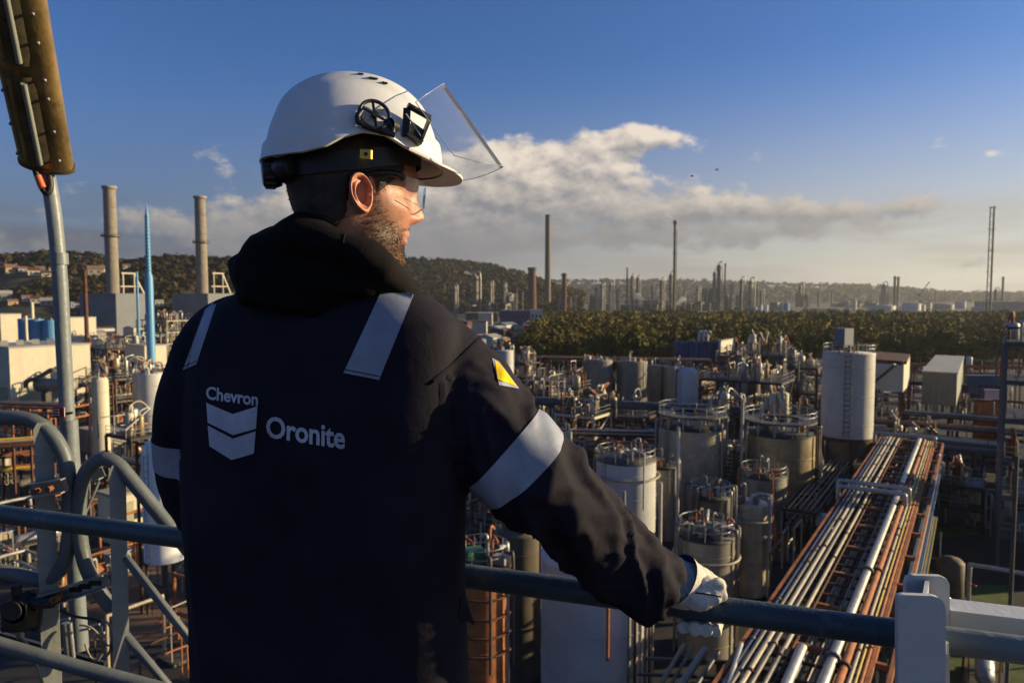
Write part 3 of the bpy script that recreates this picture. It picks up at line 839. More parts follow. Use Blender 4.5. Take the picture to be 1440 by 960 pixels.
MB().tube(catmull([sf(-15, -14, .013), sf(-6, -3, .013), sf(2, 8, .013), sf(9, 18, .012)], 5), .0012, 6).build('wire', mat('grey_wire', (.35, .35, .36), .4, bump=0), hat)
tb = MB(); c0, c1 = sf(-26, 2, .004), sf(-26, 2, .004) + (n * .4 - e1 * .6).normalized() * .016
tb.tube([c0 + e2 * .0, c1], [.0085, .0105], 18, cap=False); tb.tube([c0, c0.lerp(c1, .5)], .0082, 18); tb.build('lamp_socket', M_BLACKP, hat)
# suspension band, nape ratchet, yellow tag
def band_pt(q, z_, g=.0): 
    r = 1 / ((abs(math.sin(q)) / .088) ** 2.1 + (abs(math.cos(q)) / (.105 if math.cos(q) > 0 else .118)) ** 2.1) ** (1 / 2.1)
    return HATW((math.sin(q) * (r + g), math.cos(q) * (r + g), z_))
bd = MB(); zc = lambda q: -.012 - .014 * max(0, -math.cos(q)) + .020 * max(0, math.cos(q))
P = [[band_pt(2 * math.pi * k / 72, zc(2 * math.pi * k / 72) + .030 * j / 4) for k in range(72)] for j in range(5)]
bd.grid(P, True, True); bd.grid([[band_pt(2 * math.pi * k / 72, zc(2 * math.pi * k / 72) + .030 * j, -.002) for k in range(72)] for j in (1, 0)], True, True)
bd.build('headband', M_BLACKP, hat)
rt = MB(); kb = band_pt(math.pi, -.014); ko = (HHR @ Vector((0, -1, -.1))).normalized()
rt.tube([kb, kb + ko * .010, kb + ko * .026, kb + ko * .028], [.021, .024, .0225, .019], 28)
for k in range(14):
    a = 2 * math.pi * k / 14; s1 = HHR @ Vector((1, 0, 0)); s2 = ko.cross(s1)
    rt.bar(kb + ko * .010 + (s1 * math.cos(a) + s2 * math.sin(a)) * .0235, kb + ko * .025 + (s1 * math.cos(a) + s2 * math.sin(a)) * .0225, .004, .004)
for sg in (1,):
    rt.tube(catmull([band_pt(math.pi - .22, -.012, .006), band_pt(math.pi - .32, -.013, .008), band_pt(math.pi - .45, -.012, .005)], 4), [.016] * 4 + [.017] * 4 + [.013], 14)
rt.build('ratchet_knob', M_BLACKP, hat)
c = at(515, 217, 1.075); tg = MB(); e = HHR @ Vector((0, 1, 0))
tag_y = mat('yellow_tag', (.75, .55, .06), .5, bump=.05)
tg.obox(c, Vector((.0085, -.002, -.001)), Vector((.001, .0015, 0)), Vector((0, .001, .0068))); tgo = tg.build('size_tag', tag_y, hat)
MB().tube([c + Vector((0, -.0015, 0)), c + Vector((0, -.0035, 0))], .0028, 12).build('tag_stud', M_BLACKP, hat)
# face shield: half cylinder tipped up, in the plane of his profile
def prof(p): return HRI @ (p - HO)
def midplane(px, py):
    d = ray(px, py); nx = HR @ Vector((1, 0, 0)); return EYEV + d * ((HO - EYEV).dot(nx) / d.dot(nx))
pa, pb = prof(midplane(620, 124)), prof(midplane(701, 238))
ctr_y = lambda u: 0
axv = Vector((0, pb.y - pa.y, pb.z - pa.z)); LN = axv.length; axn = axv.normalized(); nrm = Vector((0, -axn.z, axn.y))
if nrm.y < 0: nrm = -nrm
RD, RS = .120, .118
vz = MB(); P = []
for i in range(17):
    u = i / 16; row = []
    for k in range(41):
        a = RAD(-78 + 156 * k / 40)
        base_ = Vector((0, pa.y, pa.z)) + axv * (u * (1 - .42 * (abs(a) / RAD(78)) ** 2.6)) - nrm * RD
        row.append(HO + HR @ (base_ + Vector((RS * math.sin(a), 0, 0)) + nrm * RD * math.cos(a)))
    P.append(row)
vz.grid(P); visor = vz.build('face_shield', M_VISOR, hat)
for row in (P[0], P[-1]): MB().tube(row, .0007, 6).build('shield_edge', M_EDGE, visor)
MB().tube([r[0] for r in P], .0007, 6).build('shield_edge', M_EDGE, visor); MB().tube([r[-1] for r in P], .0007, 6).build('shield_edge', M_EDGE, visor)

# ------------------------------------------------------------------ safety glasses
gl = thing('safety_glasses', 'clear wraparound safety glasses with black arms worn below the hat peak', 'glasses', HW(0, .1, .02))
P = []
for i in range(9):
    v = i / 8; row = []
    for k in range(41):
        a = RAD(-72 + 144 * k / 40); zz = .040 - .046 * v + .012 * v * (abs(k - 20) / 20) ** 1.5 + .010 * v * math.exp(-((k - 20) / 3) ** 2)
        row.append(HW(.070 * math.sin(a) ** 1 if True else 0, .030 + .083 * math.cos(a) ** .75, zz))
    P.append(row)
MB().grid(P).build('lens', M_LENS, gl)
for row in (P[-1],): MB().tube(row, .0008, 6).build('lens_rim', M_EDGE, gl)
for sg in (1, -1):
    MB().tube(catmull([HW(sg * .078, -.012, .026), HW(sg * .079, .02, .036), HW(sg * .074, .048, .040), HW(sg * .068, .058, .036)], 5), [.0022] * 4 + [.0055] * 6 + [.0062] * 6, 8).build('temple_arm', M_BLACKP, gl)
# ------------------------------------------------------------------ the platform: railing, lamp, stair rail, column
M_GREYP = mat('grey_green_paint', (0.240, 0.248, 0.228), .5, 0, .12, 6, stain=(.12, .075, .05), stain_amt=.2, bump=.1)
M_RAIL = mat('blue_grey_paint', (0.042, 0.059, 0.069), .38, 0, .2, 5, stain=(.16, .15, .14), stain_amt=.45, streak=.0, bump=.2, bscale=160)
M_RAIL2 = mat('grey_tube_paint', (0.105, 0.116, 0.120), .45, 0, .15, 6, stain=(.10, .09, .08), stain_amt=.25, bump=.1)
M_WHITEP = mat('white_steel_paint', (0.510, 0.510, 0.493), .42, 0, .05, 5, stain=(.16, .09, .05), stain_amt=.28, bump=.08, bscale=90)
M_GALV = mat('galvanised_steel', (0.338, 0.345, 0.345), .38, .7, .2, 14, bump=.1)
M_RUST = mat('rusty_steel', (.20, .075, .028), .8, 0, .4, 3, stain=(.10, .045, .02), stain_amt=.6, bump=.3)
M_CABLE = mat('black_cable', (.016, .016, .017), .5, 0, .2, 10, bump=0)
M_CABLEG = mat('tan_cable', (.22, .19, .14), .55, 0, .2, 10, bump=0)
M_GRATE = mat('dark_steel', (.035, .042, .05), .5, .2, .3, 8, stain=(.08, .06, .05), bump=.2)
gr = thing('guardrail', 'thick blue-grey tubular handrail that the man rests his glove on', 'railing', rail_at(600))
mb = MB(); mb.tube([rail_at(-330), rail_at(1263)], RAIL_R, 20); mb.build('top_rail', M_RAIL, gr)
mb = MB(); mb.tube([rail_at(1263) + rail_dir * .002, rail_at(1900)], RAIL_R * .94, 18); mb.build('top_rail', mat('pale_tube_paint', (.13, .15, .155), .45, 0, .12, 6, stain=(.14, .10, .07)), gr)
mid = Vector((0, 0, -.5))
MB().tube([rail_at(-330) + mid, rail_at(1900) + mid], .017, 14).build('mid_rail', M_RAIL, gr)
for px in (440, 590):
    p = rail_at(px); MB().bar((p.x, p.y, DECK), (p.x, p.y, RAIL_Z - RAIL_R), .045, .012).build('stanchion', M_RAIL, gr)
# deck edge below the rail: kick plate with a rounded upper edge
de = thing('platform', 'dark steel platform deck with a kick plate under the feet of the man', 'platform', (feet.x, 1.0, DECK))
n_in = -far_
for k in range(22):
    a = rail_at(-250) + n_in * (.02 + .1 * k); b = rail_at(1500) + n_in * (.02 + .1 * k)
    MB().bar((a.x, a.y, DECK - .02), (b.x, b.y, DECK - .02), .096, .03).build('deck_plank', M_GRATE, de)
a, b = rail_at(-250) + far_ * .03, rail_at(1500) + far_ * .03
MB().bar((a.x, a.y, DECK + .05), (b.x, b.y, DECK + .05), .01, .2).build('kick_plate', M_GRATE, de)
for (x_, y_) in ((-1.4, 1.4), (1.5, .4), (-1.2, -1.2), (1.4, -1.5)):
    MB().box((x_, y_, (DECK - .05) / 2), .25, .25, DECK - .05, .3).build('leg', M_GALV, de)
# lower landing at the left with its own edge, seen under the rail
D2 = 2.05; ZUP = Vector((0, 0, 1))
def P2(px, py, d=D2): return at(px, py, d)
sr = thing('stair_railing', 'grey tubular stair rail with looped ends on flat posts left of the man', 'railing', P2(110, 900))
R2 = .0205
MB().tube(catmull([P2(-60, 587), P2(0, 586), P2(45, 591), P2(74, 612), P2(93, 650), P2(98, 700), P2(98, 745), P2(92, 785), P2(80, 806), P2(60, 816), P2(20, 806), P2(-60, 792)], 7), R2, 14).build('loop_rail', M_RAIL2, sr)
MB().tube(catmull([P2(158, 856), P2(140, 832), P2(123, 800), P2(114, 765), P2(111, 720), P2(114, 682), P2(126, 656), P2(146, 645), P2(166, 653), P2(186, 676), P2(240, 742), P2(330, 852), P2(470, 1020)], 7), R2, 14).build('stair_handrail', M_RAIL2, sr)
for (pl) in ([(161, 808), (167, 776), (176, 783), (262, 892), (330, 980)], [(162, 912), (168, 886), (177, 893), (240, 968), (300, 1045)]):
    MB().tube([P2(*q) for q in pl], .0125, 12).build('mid_rail', M_RAIL2, sr)
for (pl, wd) in (([(61, 602), (66, 760), (80, 1120)], 21), ([(165, 662), (168, 800), (176, 1150)], 19)):
    q = [P2(*t, D2 - .012) for t in pl]; wx = wd / FPX * D2
    mb = MB()
    tn, nn = Vector((math.cos(RAD(30)), math.sin(RAD(30)), 0)), Vector((-math.sin(RAD(30)), math.cos(RAD(30)), 0)); wx *= 1.1
    for sg in (-1, 1):
        o_ = nn * .005 * sg; rows_ = [[p + o_ - tn * wx / 2, p + o_ + tn * wx / 2] for p in q]
        top = q[0] + o_; rows_.insert(0, [top - tn * wx * .3 + ZUP * .018, top + tn * wx * .12 + ZUP * .018]); mb.grid(rows_, False)
        side_rows = rows_ if sg < 0 else side_rows
        if sg > 0:
            for e_ in (0, 1): mb.grid([[a_[e_], b_[e_]] for a_, b_ in zip(side_rows, rows_)], False)
            mb.add(side_rows[0] + rows_[0][::-1], [(0, 1, 2, 3)])
    mb.build('post', M_GREYP, sr)
for (pl) in ([P2(-80, 880, 1.9), P2(0, 906, 1.9), P2(110, 938, 1.9), P2(250, 975, 1.9), P2(400, 1015, 1.9)],):
    MB().tube(pl, .0195, 12).build('low_rail', M_RAIL2, sr)
ld = thing('landing', 'dark steel landing edge below the stair rail at the lower left', 'platform', P2(60, 1100))
MB().bar(P2(-200, 935, 2.0), P2(330, 1085, 2.0), .012, .12).build('kick_plate', M_GRATE, ld)
MB().bar(P2(-30, 890, 2.25), P2(146, 940, 2.25), .012, .05).build('edge_angle', M_GRATE, ld)
c = P2(100, 1150, 2.1); MB().box((c.x, c.y + .1, c.z - .02), 1.9, .9, .05, -.25).build('floor_plate', M_GRATE, ld)
# bracket with two bolts, clamping the lamp post to the landing posts
def strut(name, label, p0, p1, dpt):
    t = thing(name, label, 'bracket', P2(*p0, dpt))
    a, b = P2(*p0, dpt), P2(*p1, dpt); d = (b - a).normalized()
    for s_ in (-1, 1): MB().bar(a + Vector((0, 0, s_ * .019)), b + Vector((0, 0, s_ * .019)), .03, .004).build('flange', M_GALV, t)
    MB().bar(a + Vector((0, .016, 0)), b + Vector((0, .016, 0)), .003, .034).build('web', M_GALV, t)
    return t, a, b
t, a, b = strut('clamp_bracket', 'short galvanised channel with rusty bolts across the upper left post', (40, 690), (90, 682), 2.0)
for f in (.35, .72):
    MB().tube([a.lerp(b, f) + Vector((0, -.012, 0)), a.lerp(b, f) + Vector((0, -.03, 0))], .009, 6).build('bolt', M_RUST, t)
t, a, b = strut('clamp_bracket', 'long slotted galvanised channel holding the foot of the lamp post', (46, 850), (148, 816), 2.0)
for f in (.16, .36, .42):
    MB().tube([a.lerp(b, f) + Vector((0, -.012, 0)), a.lerp(b, f) + Vector((0, -.032, 0))], .010, 6).build('bolt', M_RUST, t)
for f in (.55, .68, .82): MB().bar(a.lerp(b, f) + Vector((-.018, .013, 0)), a.lerp(b, f) + Vector((.018, .013, 0)), .003, .014).build('slot', M_CABLE, t)
t, a, b = strut('stair_bracket', 'small white angle bracket between the rail loops and the lamp post', (122, 672), (142, 664), 2.3)
MB().bar(P2(120, 722, 2.3), P2(139, 678, 2.3), .012, .004).build('brace', M_GALV, t)
# junction box with cables
jb = thing('junction_box', 'black electrical junction box with cable glands at the lower left', 'junction box', P2(30, 855, 1.98))
c = P2(29, 853, 1.98); mb = MB()
mb.tube([c + Vector((0, .03, 0)), c + Vector((0, -.03, 0))], .036, 8); mb.obox(c + Vector((0, 0, -.02)), (.036, 0, 0), (0, .03, 0), (0, 0, .04)); mb.build('housing', M_BLACKP, jb)
MB().tube([c + Vector((-.002, -.028, .004)), c + Vector((-.002, -.036, .004))], .028, 16).build('cover', M_CABLE, jb)
MB().tube([c + Vector((-.01, 0, .03)), c + Vector((-.01, 0, .065))], .014, 10).build('gland', M_CABLE, jb)
MB().tube([c + Vector((.03, 0, .012)), c + Vector((.095, 0, .012))], .015, 10).build('gland', M_CABLE, jb)
MB().tube([c + Vector((-.005, 0, -.05)), c + Vector((-.005, 0, -.09))], .011, 10).build('gland', M_GALV, jb)
def cable(label, pts, d, r, m):
    o = MB().tube(catmull([P2(a, b, d) for a, b in pts], 8), r, 8).build('cable', m, None, None, P2(*pts[0], d)); return setp(o, label, 'cable', 'cables clipped below the lamp post')
cable('black cable hanging from the junction box and looping down left', [(27, 880), (29, 895), (38, 905), (48, 925), (60, 960)], 1.97, .0035, M_CABLEG)
cable('black cable drooping from the junction box to the flat post', [(34, 874), (40, 882), (52, 884), (57, 868), (58, 845)], 1.97, .0055, M_CABLE)
cable('black cable running right from the post towards the cable loops', [(84, 858), (105, 866), (130, 870), (142, 874)], 2.0, .004, M_CABLE)
cable('wide loop of tan cable beside the foot of the lamp post', [(120, 905), (126, 922), (136, 928), (144, 915), (140, 895), (128, 882), (112, 878)], 2.05, .0032, M_CABLEG)
cable('narrow upright loop of tan cable next to the second flat post', [(142, 872), (152, 876), (157, 895), (153, 918), (148, 920), (144, 905), (142, 880)], 2.04, .003, M_CABLEG)
vl = thing('valve_fitting', 'small steel valve fitting with handle behind the flat post', 'valve', P2(98, 890, 2.1))
MB().tube([P2(92, 875, 2.1), P2(97, 925, 2.1)], .011, 12).build('stem', M_GALV, vl); MB().tube([P2(98, 875, 2.1), P2(103, 924, 2.1)], .007, 10).build('rod', M_GALV, vl)
for q in ((84, 872), (112, 886), (126, 880), (133, 892)):
    MB().tube([P2(q[0], q[1], 2.1), P2(q[0] + 14, q[1] - 3, 2.1)], .004, 8).build('handle', M_GALV, vl)
# lamp post with a long fluorescent fitting
lp_ = thing('lamp_post', 'tall grey lamp post with a bent neck carrying a long weathered tube light', 'lamp post', P2(113, 912, 2.2))
pts = [P2(*q, 2.2) for q in ((113, 912), (108, 840), (103, 700), (97, 590))]
M_POST = mat('grey_lamp_paint', (.165, .185, .195), .42, 0, .12, 6, stain=(.12, .10, .08), stain_amt=.2, bump=.1)
MB().tube(pts, .0245, 18).build('lower_pole', M_POST, lp_)
MB().tube(catmull([P2(96, 615, 2.2), P2(90, 500, 2.2), P2(84, 390, 2.2), P2(78, 320, 2.2), P2(72, 275, 2.2), P2(65, 238, 2.2)], 6), .0215, 18).build('upper_pole', M_POST, lp_)
MB().tube([P2(84, 372, 2.2), P2(83, 356, 2.2)], .0245, 18).build('collar', M_POST, lp_)
MB().tube([P2(92, 582, 2.18), P2(102, 580, 2.18)], .004, 8).build('clip', M_CABLE, lp_)
MB().tube(catmull([P2(50, 240, 2.16), P2(58, 262, 2.17), P2(66, 272, 2.175), P2(71, 262, 2.18), P2(69, 244, 2.18)], 5), .009, 8).build('cable', M_CABLE, lp_)
MB().tube([P2(53, 247, 2.15), P2(60, 264, 2.155)], .010, 8).build('cable_gland', mat('orange_plastic', (.55, .11, .03), .5, bump=0), lp_)
# fitting: rounded shallow body seen from below, clear cover with tubes
M_BRASS = mat('weathered_fitting', (.30, .20, .085), .36, .45, .3, 7, stain=(.07, .05, .03), stain_amt=.5, streak=.4, bump=.12)
M_COVER = mat('dirty_cover', (.085, .068, .042), .25, .0, .3, 9, stain=(.03, .025, .02), stain_amt=.5, streak=.4, bump=.1)
f0, f1 = P2(64, 236, 2.18), P2(2, -75, 1.72)
fd = (f1 - f0).normalized(); side = Vector((1, .12, 0)); side = (side - fd * side.dot(fd)).normalized(); face = side.cross(fd)
if face.dot(EYEV - f0) < 0: face = -face
L_ = (f1 - f0).length; wl, wt = .071, .058
def fit(s, a, b): return f0 + fd * s + side * a + face * b
mb = MB(); P = []
for s_ in (0, .004, L_):
    P.append([fit(s_, wl * math.cos(q) * (1 if s_ else .96), -.012 + (.030 if math.sin(q) > 0 else .055) * math.sin(q) * abs(math.sin(q)) ** -.25 if abs(math.sin(q)) > 1e-3 else -.012) for q in [2 * math.pi * k / 32 + .01 for k in range(32)]])
mb.grid(P, True, True); mb.add(P[0], [tuple(range(32))]); mb.add(P[-1], [tuple(reversed(range(32)))]); mb.build('housing', M_BRASS, lp_)
mb = MB(); mb.tube([fit(.0, 0, -.012), fit(.010, 0, -.012)], .001, 4)
P = [[fit(s_, (wl + .005) * math.cos(q), -.012 + (.034 if math.sin(q) > 0 else .058) * math.sin(q)) for q in [2 * math.pi * k / 32 for k in range(32)]] for s_ in (-.004, .010)]
mb.grid(P, True, True); mb.add(P[0], [tuple(range(32))]); mb.add(P[1], [tuple(range(32))]); mb.build('end_cap', M_COVER, lp_)
for (s0, s1) in ((.028, L_ * .50), (L_ * .55, L_ * .98)):
    mb = MB(); P = []
    for i in range(9):
        s_ = s0 + (s1 - s0) * i / 8; tap = .8 if i in (0, 8) else 1
        P.append([fit(s_, -.012 + .038 * a * tap, .0225 + .012 * (1 - a * a) * tap) for a in [-1 + .2 * k for k in range(11)]])
    mb.grid(P); cv = mb.build('cover', M_COVER, lp_)
    mb = MB(); mb.tube([fit(s0 + .015, .002, .035), fit(s1 - .015, .002, .035)], .0075, 10); mb.build('tube_light', mat('grey_glass_tube', (.22, .23, .21), .25, bump=0), cv)
    MB().tube([fit(s0 + .015, -.034, .030), fit(s1 - .015, -.034, .030)], .005, 8).build('reflector_edge', M_BRASS, cv)
for s_ in (.035, .14, .25, .31, .42, .5):
    for a in (.048, -.058): 
        c = fit(s_ + .02, a, .016); MB().tube([c, c + face * .008], .0048, 8).build('bolt', M_GALV, lp_)
# little red plate on the post
tg = thing('warning_plate', 'small red and white plate fixed on the lamp post', 'sign', P2(82, 579, 2.17))
MB().box(P2(83, 579, 2.168), .042, .003, .030, -.3).build('plate', mat('red_enamel', (.36, .03, .03), .5, bump=0), tg)
c = P2(83, 579, 2.165); MB().box(c + Vector((.017, -.003, 0)), .006, .002, .026, -.3).build('border', M_WHITEP, tg)
for k in range(3): MB().box(c + Vector((-.006, -.004, .008 - .008 * k)), .022, .0015, .0025, -.3).build('text_line', M_WHITEP, tg)

# ------------------------------------------------------------------ white steel column and beam at the lower right
wc = thing('steel_column', 'white painted I section column with rounded flanges at the end of the handrail', 'column', at(1298, 960, 1.02))
def slab(pl, d, th, m, nm, parent, rnd=()):
    a = [at(px, py, d) for px, py in pl]; mb = MB(); n = len(a); b = [p + Vector((0, th, 0)) for p in a]
    mb.add(a + b, [tuple(range(n)), tuple(range(2 * n - 1, n - 1, -1))] + [(i, i + n, (i + 1) % n + n, (i + 1) % n) for i in range(n)])
    return mb.build(nm, m, parent)
slab([(1263, 1985), (1263, 841), (1265, 837), (1270, 836), (1312, 837.5), (1320, 840), (1327, 846), (1330, 855), (1330, 1985)], 1.0, .009, M_WHITEP, 'flange', wc)
slab([(1274, 1985), (1274, 819), (1277, 811.5), (1284, 808.5), (1324, 810), (1332, 814), (1335.5, 821), (1335.5, 1985)], 1.13, .009, M_WHITEP, 'flange', wc)
a, b = at(1299.5, 837.4, 1.009), at(1304, 810, 1.13)
mb = MB(); w0 = .007
vs = []
for dz in (-.006, -1.2):
    for (p, sg) in ((a, -1), (a, 1), (b, 1), (b, -1)): vs.append(p + Vector((sg * w0 / 2, 0, dz)))
mb.add(vs, [(0, 1, 2, 3), (4, 7, 6, 5), (0, 4, 5, 1), (1, 5, 6, 2), (2, 6, 7, 3), (3, 7, 4, 0)]); mb.build('web', M_WHITEP, wc)
slab([(1331, 905), (1334.5, 903), (1334.5, 920), (1331, 920)], 1.01, .02, M_WHITEP, 'lug', wc)
bm_ = thing('steel_beam', 'white painted channel beam running right from the column', 'beam', at(1440, 880, 1.14))
A0 = at(1336.5, 862, 1.13); A1 = A0
dirb = rail_dir.copy(); A1 = A0 + dirb * 1.2; inn = Vector((-dirb.y, dirb.x, 0))
def beamslab(z0, z1, y0, y1, nm, m):
    vs = []
    for p in (A0, A1):
        for (yy, zz) in ((y0, z0), (y1, z0), (y1, z1), (y0, z1)): vs.append(p + inn * yy + Vector((0, 0, zz)))
    MB().add(vs, [(0, 1, 2, 3), (4, 7, 6, 5), (0, 4, 5, 1), (1, 5, 6, 2), (2, 6, 7, 3), (3, 7, 4, 0)]).build(nm, m, bm_)
beamslab(-.045, .0, 0, .006, 'web', M_WHITEP); beamslab(.0005, .006, -.002, .050, 'top_flange', M_WHITEP); beamslab(-.051, -.0455, -.001, .05, 'bottom_flange', M_WHITEP)
# ------------------------------------------------------------------ the plant below: ground, directions, materials
RN = random.Random(11)
U = Vector((.5534, .8329, 0)); V_ = Vector((.8329, -.5534, 0)); ZV = Vector((0, 0, 1))
def gp(px, D): return Vector((at(px, 480, D).x, D, 0))
M_GROUND = mat('earth', (0.040, 0.037, 0.022), .95, 0, .45, .012, stain=(.05, .055, .025), stain_amt=.6, bump=.3, bscale=.8)
M_YARD = mat('worn_asphalt', (0.019, 0.018, 0.018), .9, 0, .35, .08, stain=(.075, .055, .038), stain_amt=.45, bump=.3, bscale=2.5)
M_SOIL = mat('brown_soil', (0.145, 0.085, 0.044), .95, 0, .35, .12, stain=(.10, .065, .04), stain_amt=.5, bump=.4, bscale=1.5)
M_LAWN = mat('grass', (0.060, 0.085, 0.016), .95, 0, .4, .5, stain=(.09, .085, .025), stain_amt=.5, bump=.6, bscale=9)
M_CREAM = mat('cream_cladding', (.52, .46, .345), .7, 0, .07, .3, stain=(.35, .27, .18), stain_amt=.2, streak=.18, bump=.1, bscale=6)
M_OLIVE = mat('olive_panel', (.30, .27, .17), .6, 0, .12, .5, bump=.05)
M_GREYB = mat('grey_blue_cladding', (0.155, 0.161, 0.180), .65, 0, .12, .15, streak=.2, stain=(.16, .15, .15), bump=.1, bscale=4)
M_CONC = mat('pale_concrete', (.27, .245, .20), .85, 0, .2, .5, stain=(.18, .15, .11), stain_amt=.4, streak=.4, bump=.15, bscale=5)
M_STACK = mat('stack_concrete', (0.216, 0.187, 0.151), .85, 0, .2, .25, stain=(.18, .13, .08), stain_amt=.45, streak=.5, bump=.1, bscale=3)
M_BLUE = mat('sky_blue_paint', (0.085, 0.255, 0.442), .45, 0, .1, .3, bump=.03)
M_DBLUE = mat('dark_blue_paint', (0.025, 0.052, 0.133), .5, 0, .2, .5, stain=(.08, .06, .05), stain_amt=.25, bump=.05)
M_WTANK = mat('white_tank_paint', (0.446, 0.446, 0.446), .5, 0, .08, .4, stain=(.36, .28, .20), stain_amt=.25, streak=.35, bump=.05, bscale=4)
M_GTANK = mat('grey_tank_paint', (.215, .19, .155), .5, .1, .18, .5, stain=(.22, .17, .12), stain_amt=.4, streak=.55, bump=.08, bscale=4)
M_ALU = mat('aluminium_jacket', (.38, .335, .265), .48, .4, .22, 1.2, stain=(.32, .24, .14), stain_amt=.45, streak=.65, bump=.1, bscale=5)
M_ALUY = mat('yellowed_jacket', (0.310, 0.251, 0.152), .46, .4, .25, 1.0, stain=(.24, .15, .06), stain_amt=.5, streak=.75, bump=.1, bscale=5)
M_PIPEA = mat('pipe_lagging', (0.374, 0.360, 0.331), .42, .5, .15, 1.5, stain=(.30, .24, .17), stain_amt=.35, bump=.08, bscale=8)
M_PIPEC = mat('cream_pipe', (0.360, 0.302, 0.209), .5, 0, .2, 1.5, stain=(.24, .14, .07), stain_amt=.5, bump=.1)
M_PIPEG = mat('grey_pipe', (.135, .122, .108), .5, .2, .25, 1.5, stain=(.16, .10, .06), stain_amt=.4, bump=.1)
M_RUSTO = mat('orange_rust', (0.320, 0.108, 0.036), .8, 0, .35, .9, stain=(.16, .06, .03), stain_amt=.5, bump=.2)
M_RUSTD = mat('brown_rust', (0.098, 0.041, 0.024), .85, 0, .4, .9, stain=(.05, .03, .025), stain_amt=.5, bump=.2)
M_BROWN = mat('brown_tank', (0.111, 0.088, 0.062), .7, .1, .3, .6, stain=(.08, .06, .045), stain_amt=.5, streak=.6, bump=.1)
M_YELP = mat('yellow_paint', (.60, .40, .05), .5, 0, .2, 2, bump=.05)
M_GRNP = mat('green_paint', (0.036, 0.132, 0.060), .55, 0, .25, 2, stain=(.10, .09, .05), bump=.05)
M_REDP = mat('red_paint', (.48, .05, .04), .5, 0, .2, 2, bump=.05)
M_FRAME = mat('steel_frame', (.090, .078, .066), .55, .3, .25, 2, stain=(.14, .075, .04), stain_amt=.5, bump=.1)
M_DARKS = mat('black_steel_and_shade', (.035, .033, .033), .6, .2, .35, 2, stain=(.08, .05, .035), stain_amt=.5, bump=.1)  # dark steel parts; on tank roofs it paints in the shade
M_ROOFW = mat('pale_roof', (0.312, 0.300, 0.276), .7, 0, .12, .4, stain=(.30, .26, .2), bump=.05)
M_TILE = mat('brown_roof_tile', (.20, .11, .075), .85, 0, .3, .6, bump=.2)
M_GREENG = mat('grey_green_cladding', (0.182, 0.196, 0.168), .6, 0, .1, .4, streak=.2, stain=(.2, .18, .14), bump=.05)
M_WIN = mat('dark_window', (.03, .035, .045), .12, 0, .2, .5, bump=0)

def sheet(name, pts, z, m, kind='structure', label=None, cat=None):
    me = bpy.data.meshes.new(name); me.from_pydata([(p[0], p[1], z) for p in pts], [], [tuple(range(len(pts)))]); me.update()
    if me.polygons[0].normal.z < 0: me.flip_normals()
    o = link_mesh(name, me, m); o['kind'] = kind
    return o
sheet('ground', [(-9000, -600), (9000, -600), (9000, 14000), (-9000, 14000)], 0, M_GROUND)
sheet('works_yard', [gp(-420, 30), gp(2300, 30), gp(1500, 262), gp(740, 268), gp(-260, 330)], .004, M_YARD)
sheet('soil_plot', [on(-40, 640, 0)[:2], on(130, 632, 0)[:2], on(240, 700, 0)[:2], on(60, 742, 0)[:2], on(-60, 735, 0)[:2]], .012, M_SOIL)
sheet('soil_plot', [on(110, 800, 0)[:2], on(330, 790, 0)[:2], on(330, 905, 0)[:2], on(120, 900, 0)[:2]], .012, M_SOIL)
for q in ([(-30, 748), (62, 752), (66, 805), (-30, 805)], [(1338, 822), (1416, 822), (1420, 850), (1336, 852)], [(1330, 925), (1470, 930), (1480, 965), (1325, 960)], [(1310, 742), (1370, 738), (1376, 752), (1312, 756)]):
    sheet('lawn', [on(a, b, 0)[:2] for a, b in q], .016, M_LAWN)

# labels that tell where a thing stands among its named neighbours
LM, USED = [], set()
def mark(px, D, nm): LM.append((px, D, nm))
def auto(base, px, D):
    c = sorted(LM, key=lambda l: abs(px - l[0]) + abs(math.log(D / l[1])) * 120)
    for far in (0, 1):
        for l in c[:14]:
            dp = px - l[0]
            if abs(dp) < 16: rel = 'right in front of' if D < l[1] else 'close behind'
            elif abs(dp) < 60: rel = 'just left of' if dp < 0 else 'just right of'
            elif abs(dp) < 170 or far: rel = 'some way left of' if dp < 0 else 'some way right of'
            else: continue
            if far: rel = ('nearer than and ' if D < l[1] * .95 else 'farther off and ') + ('left of' if dp < 0 else 'right of')
            t = base + ' ' + rel + ' ' + l[2]
            if t not in USED and len(t.split()) <= 16:
                USED.add(t); return t
    t = base + ' among the crowded pipework'
    return t

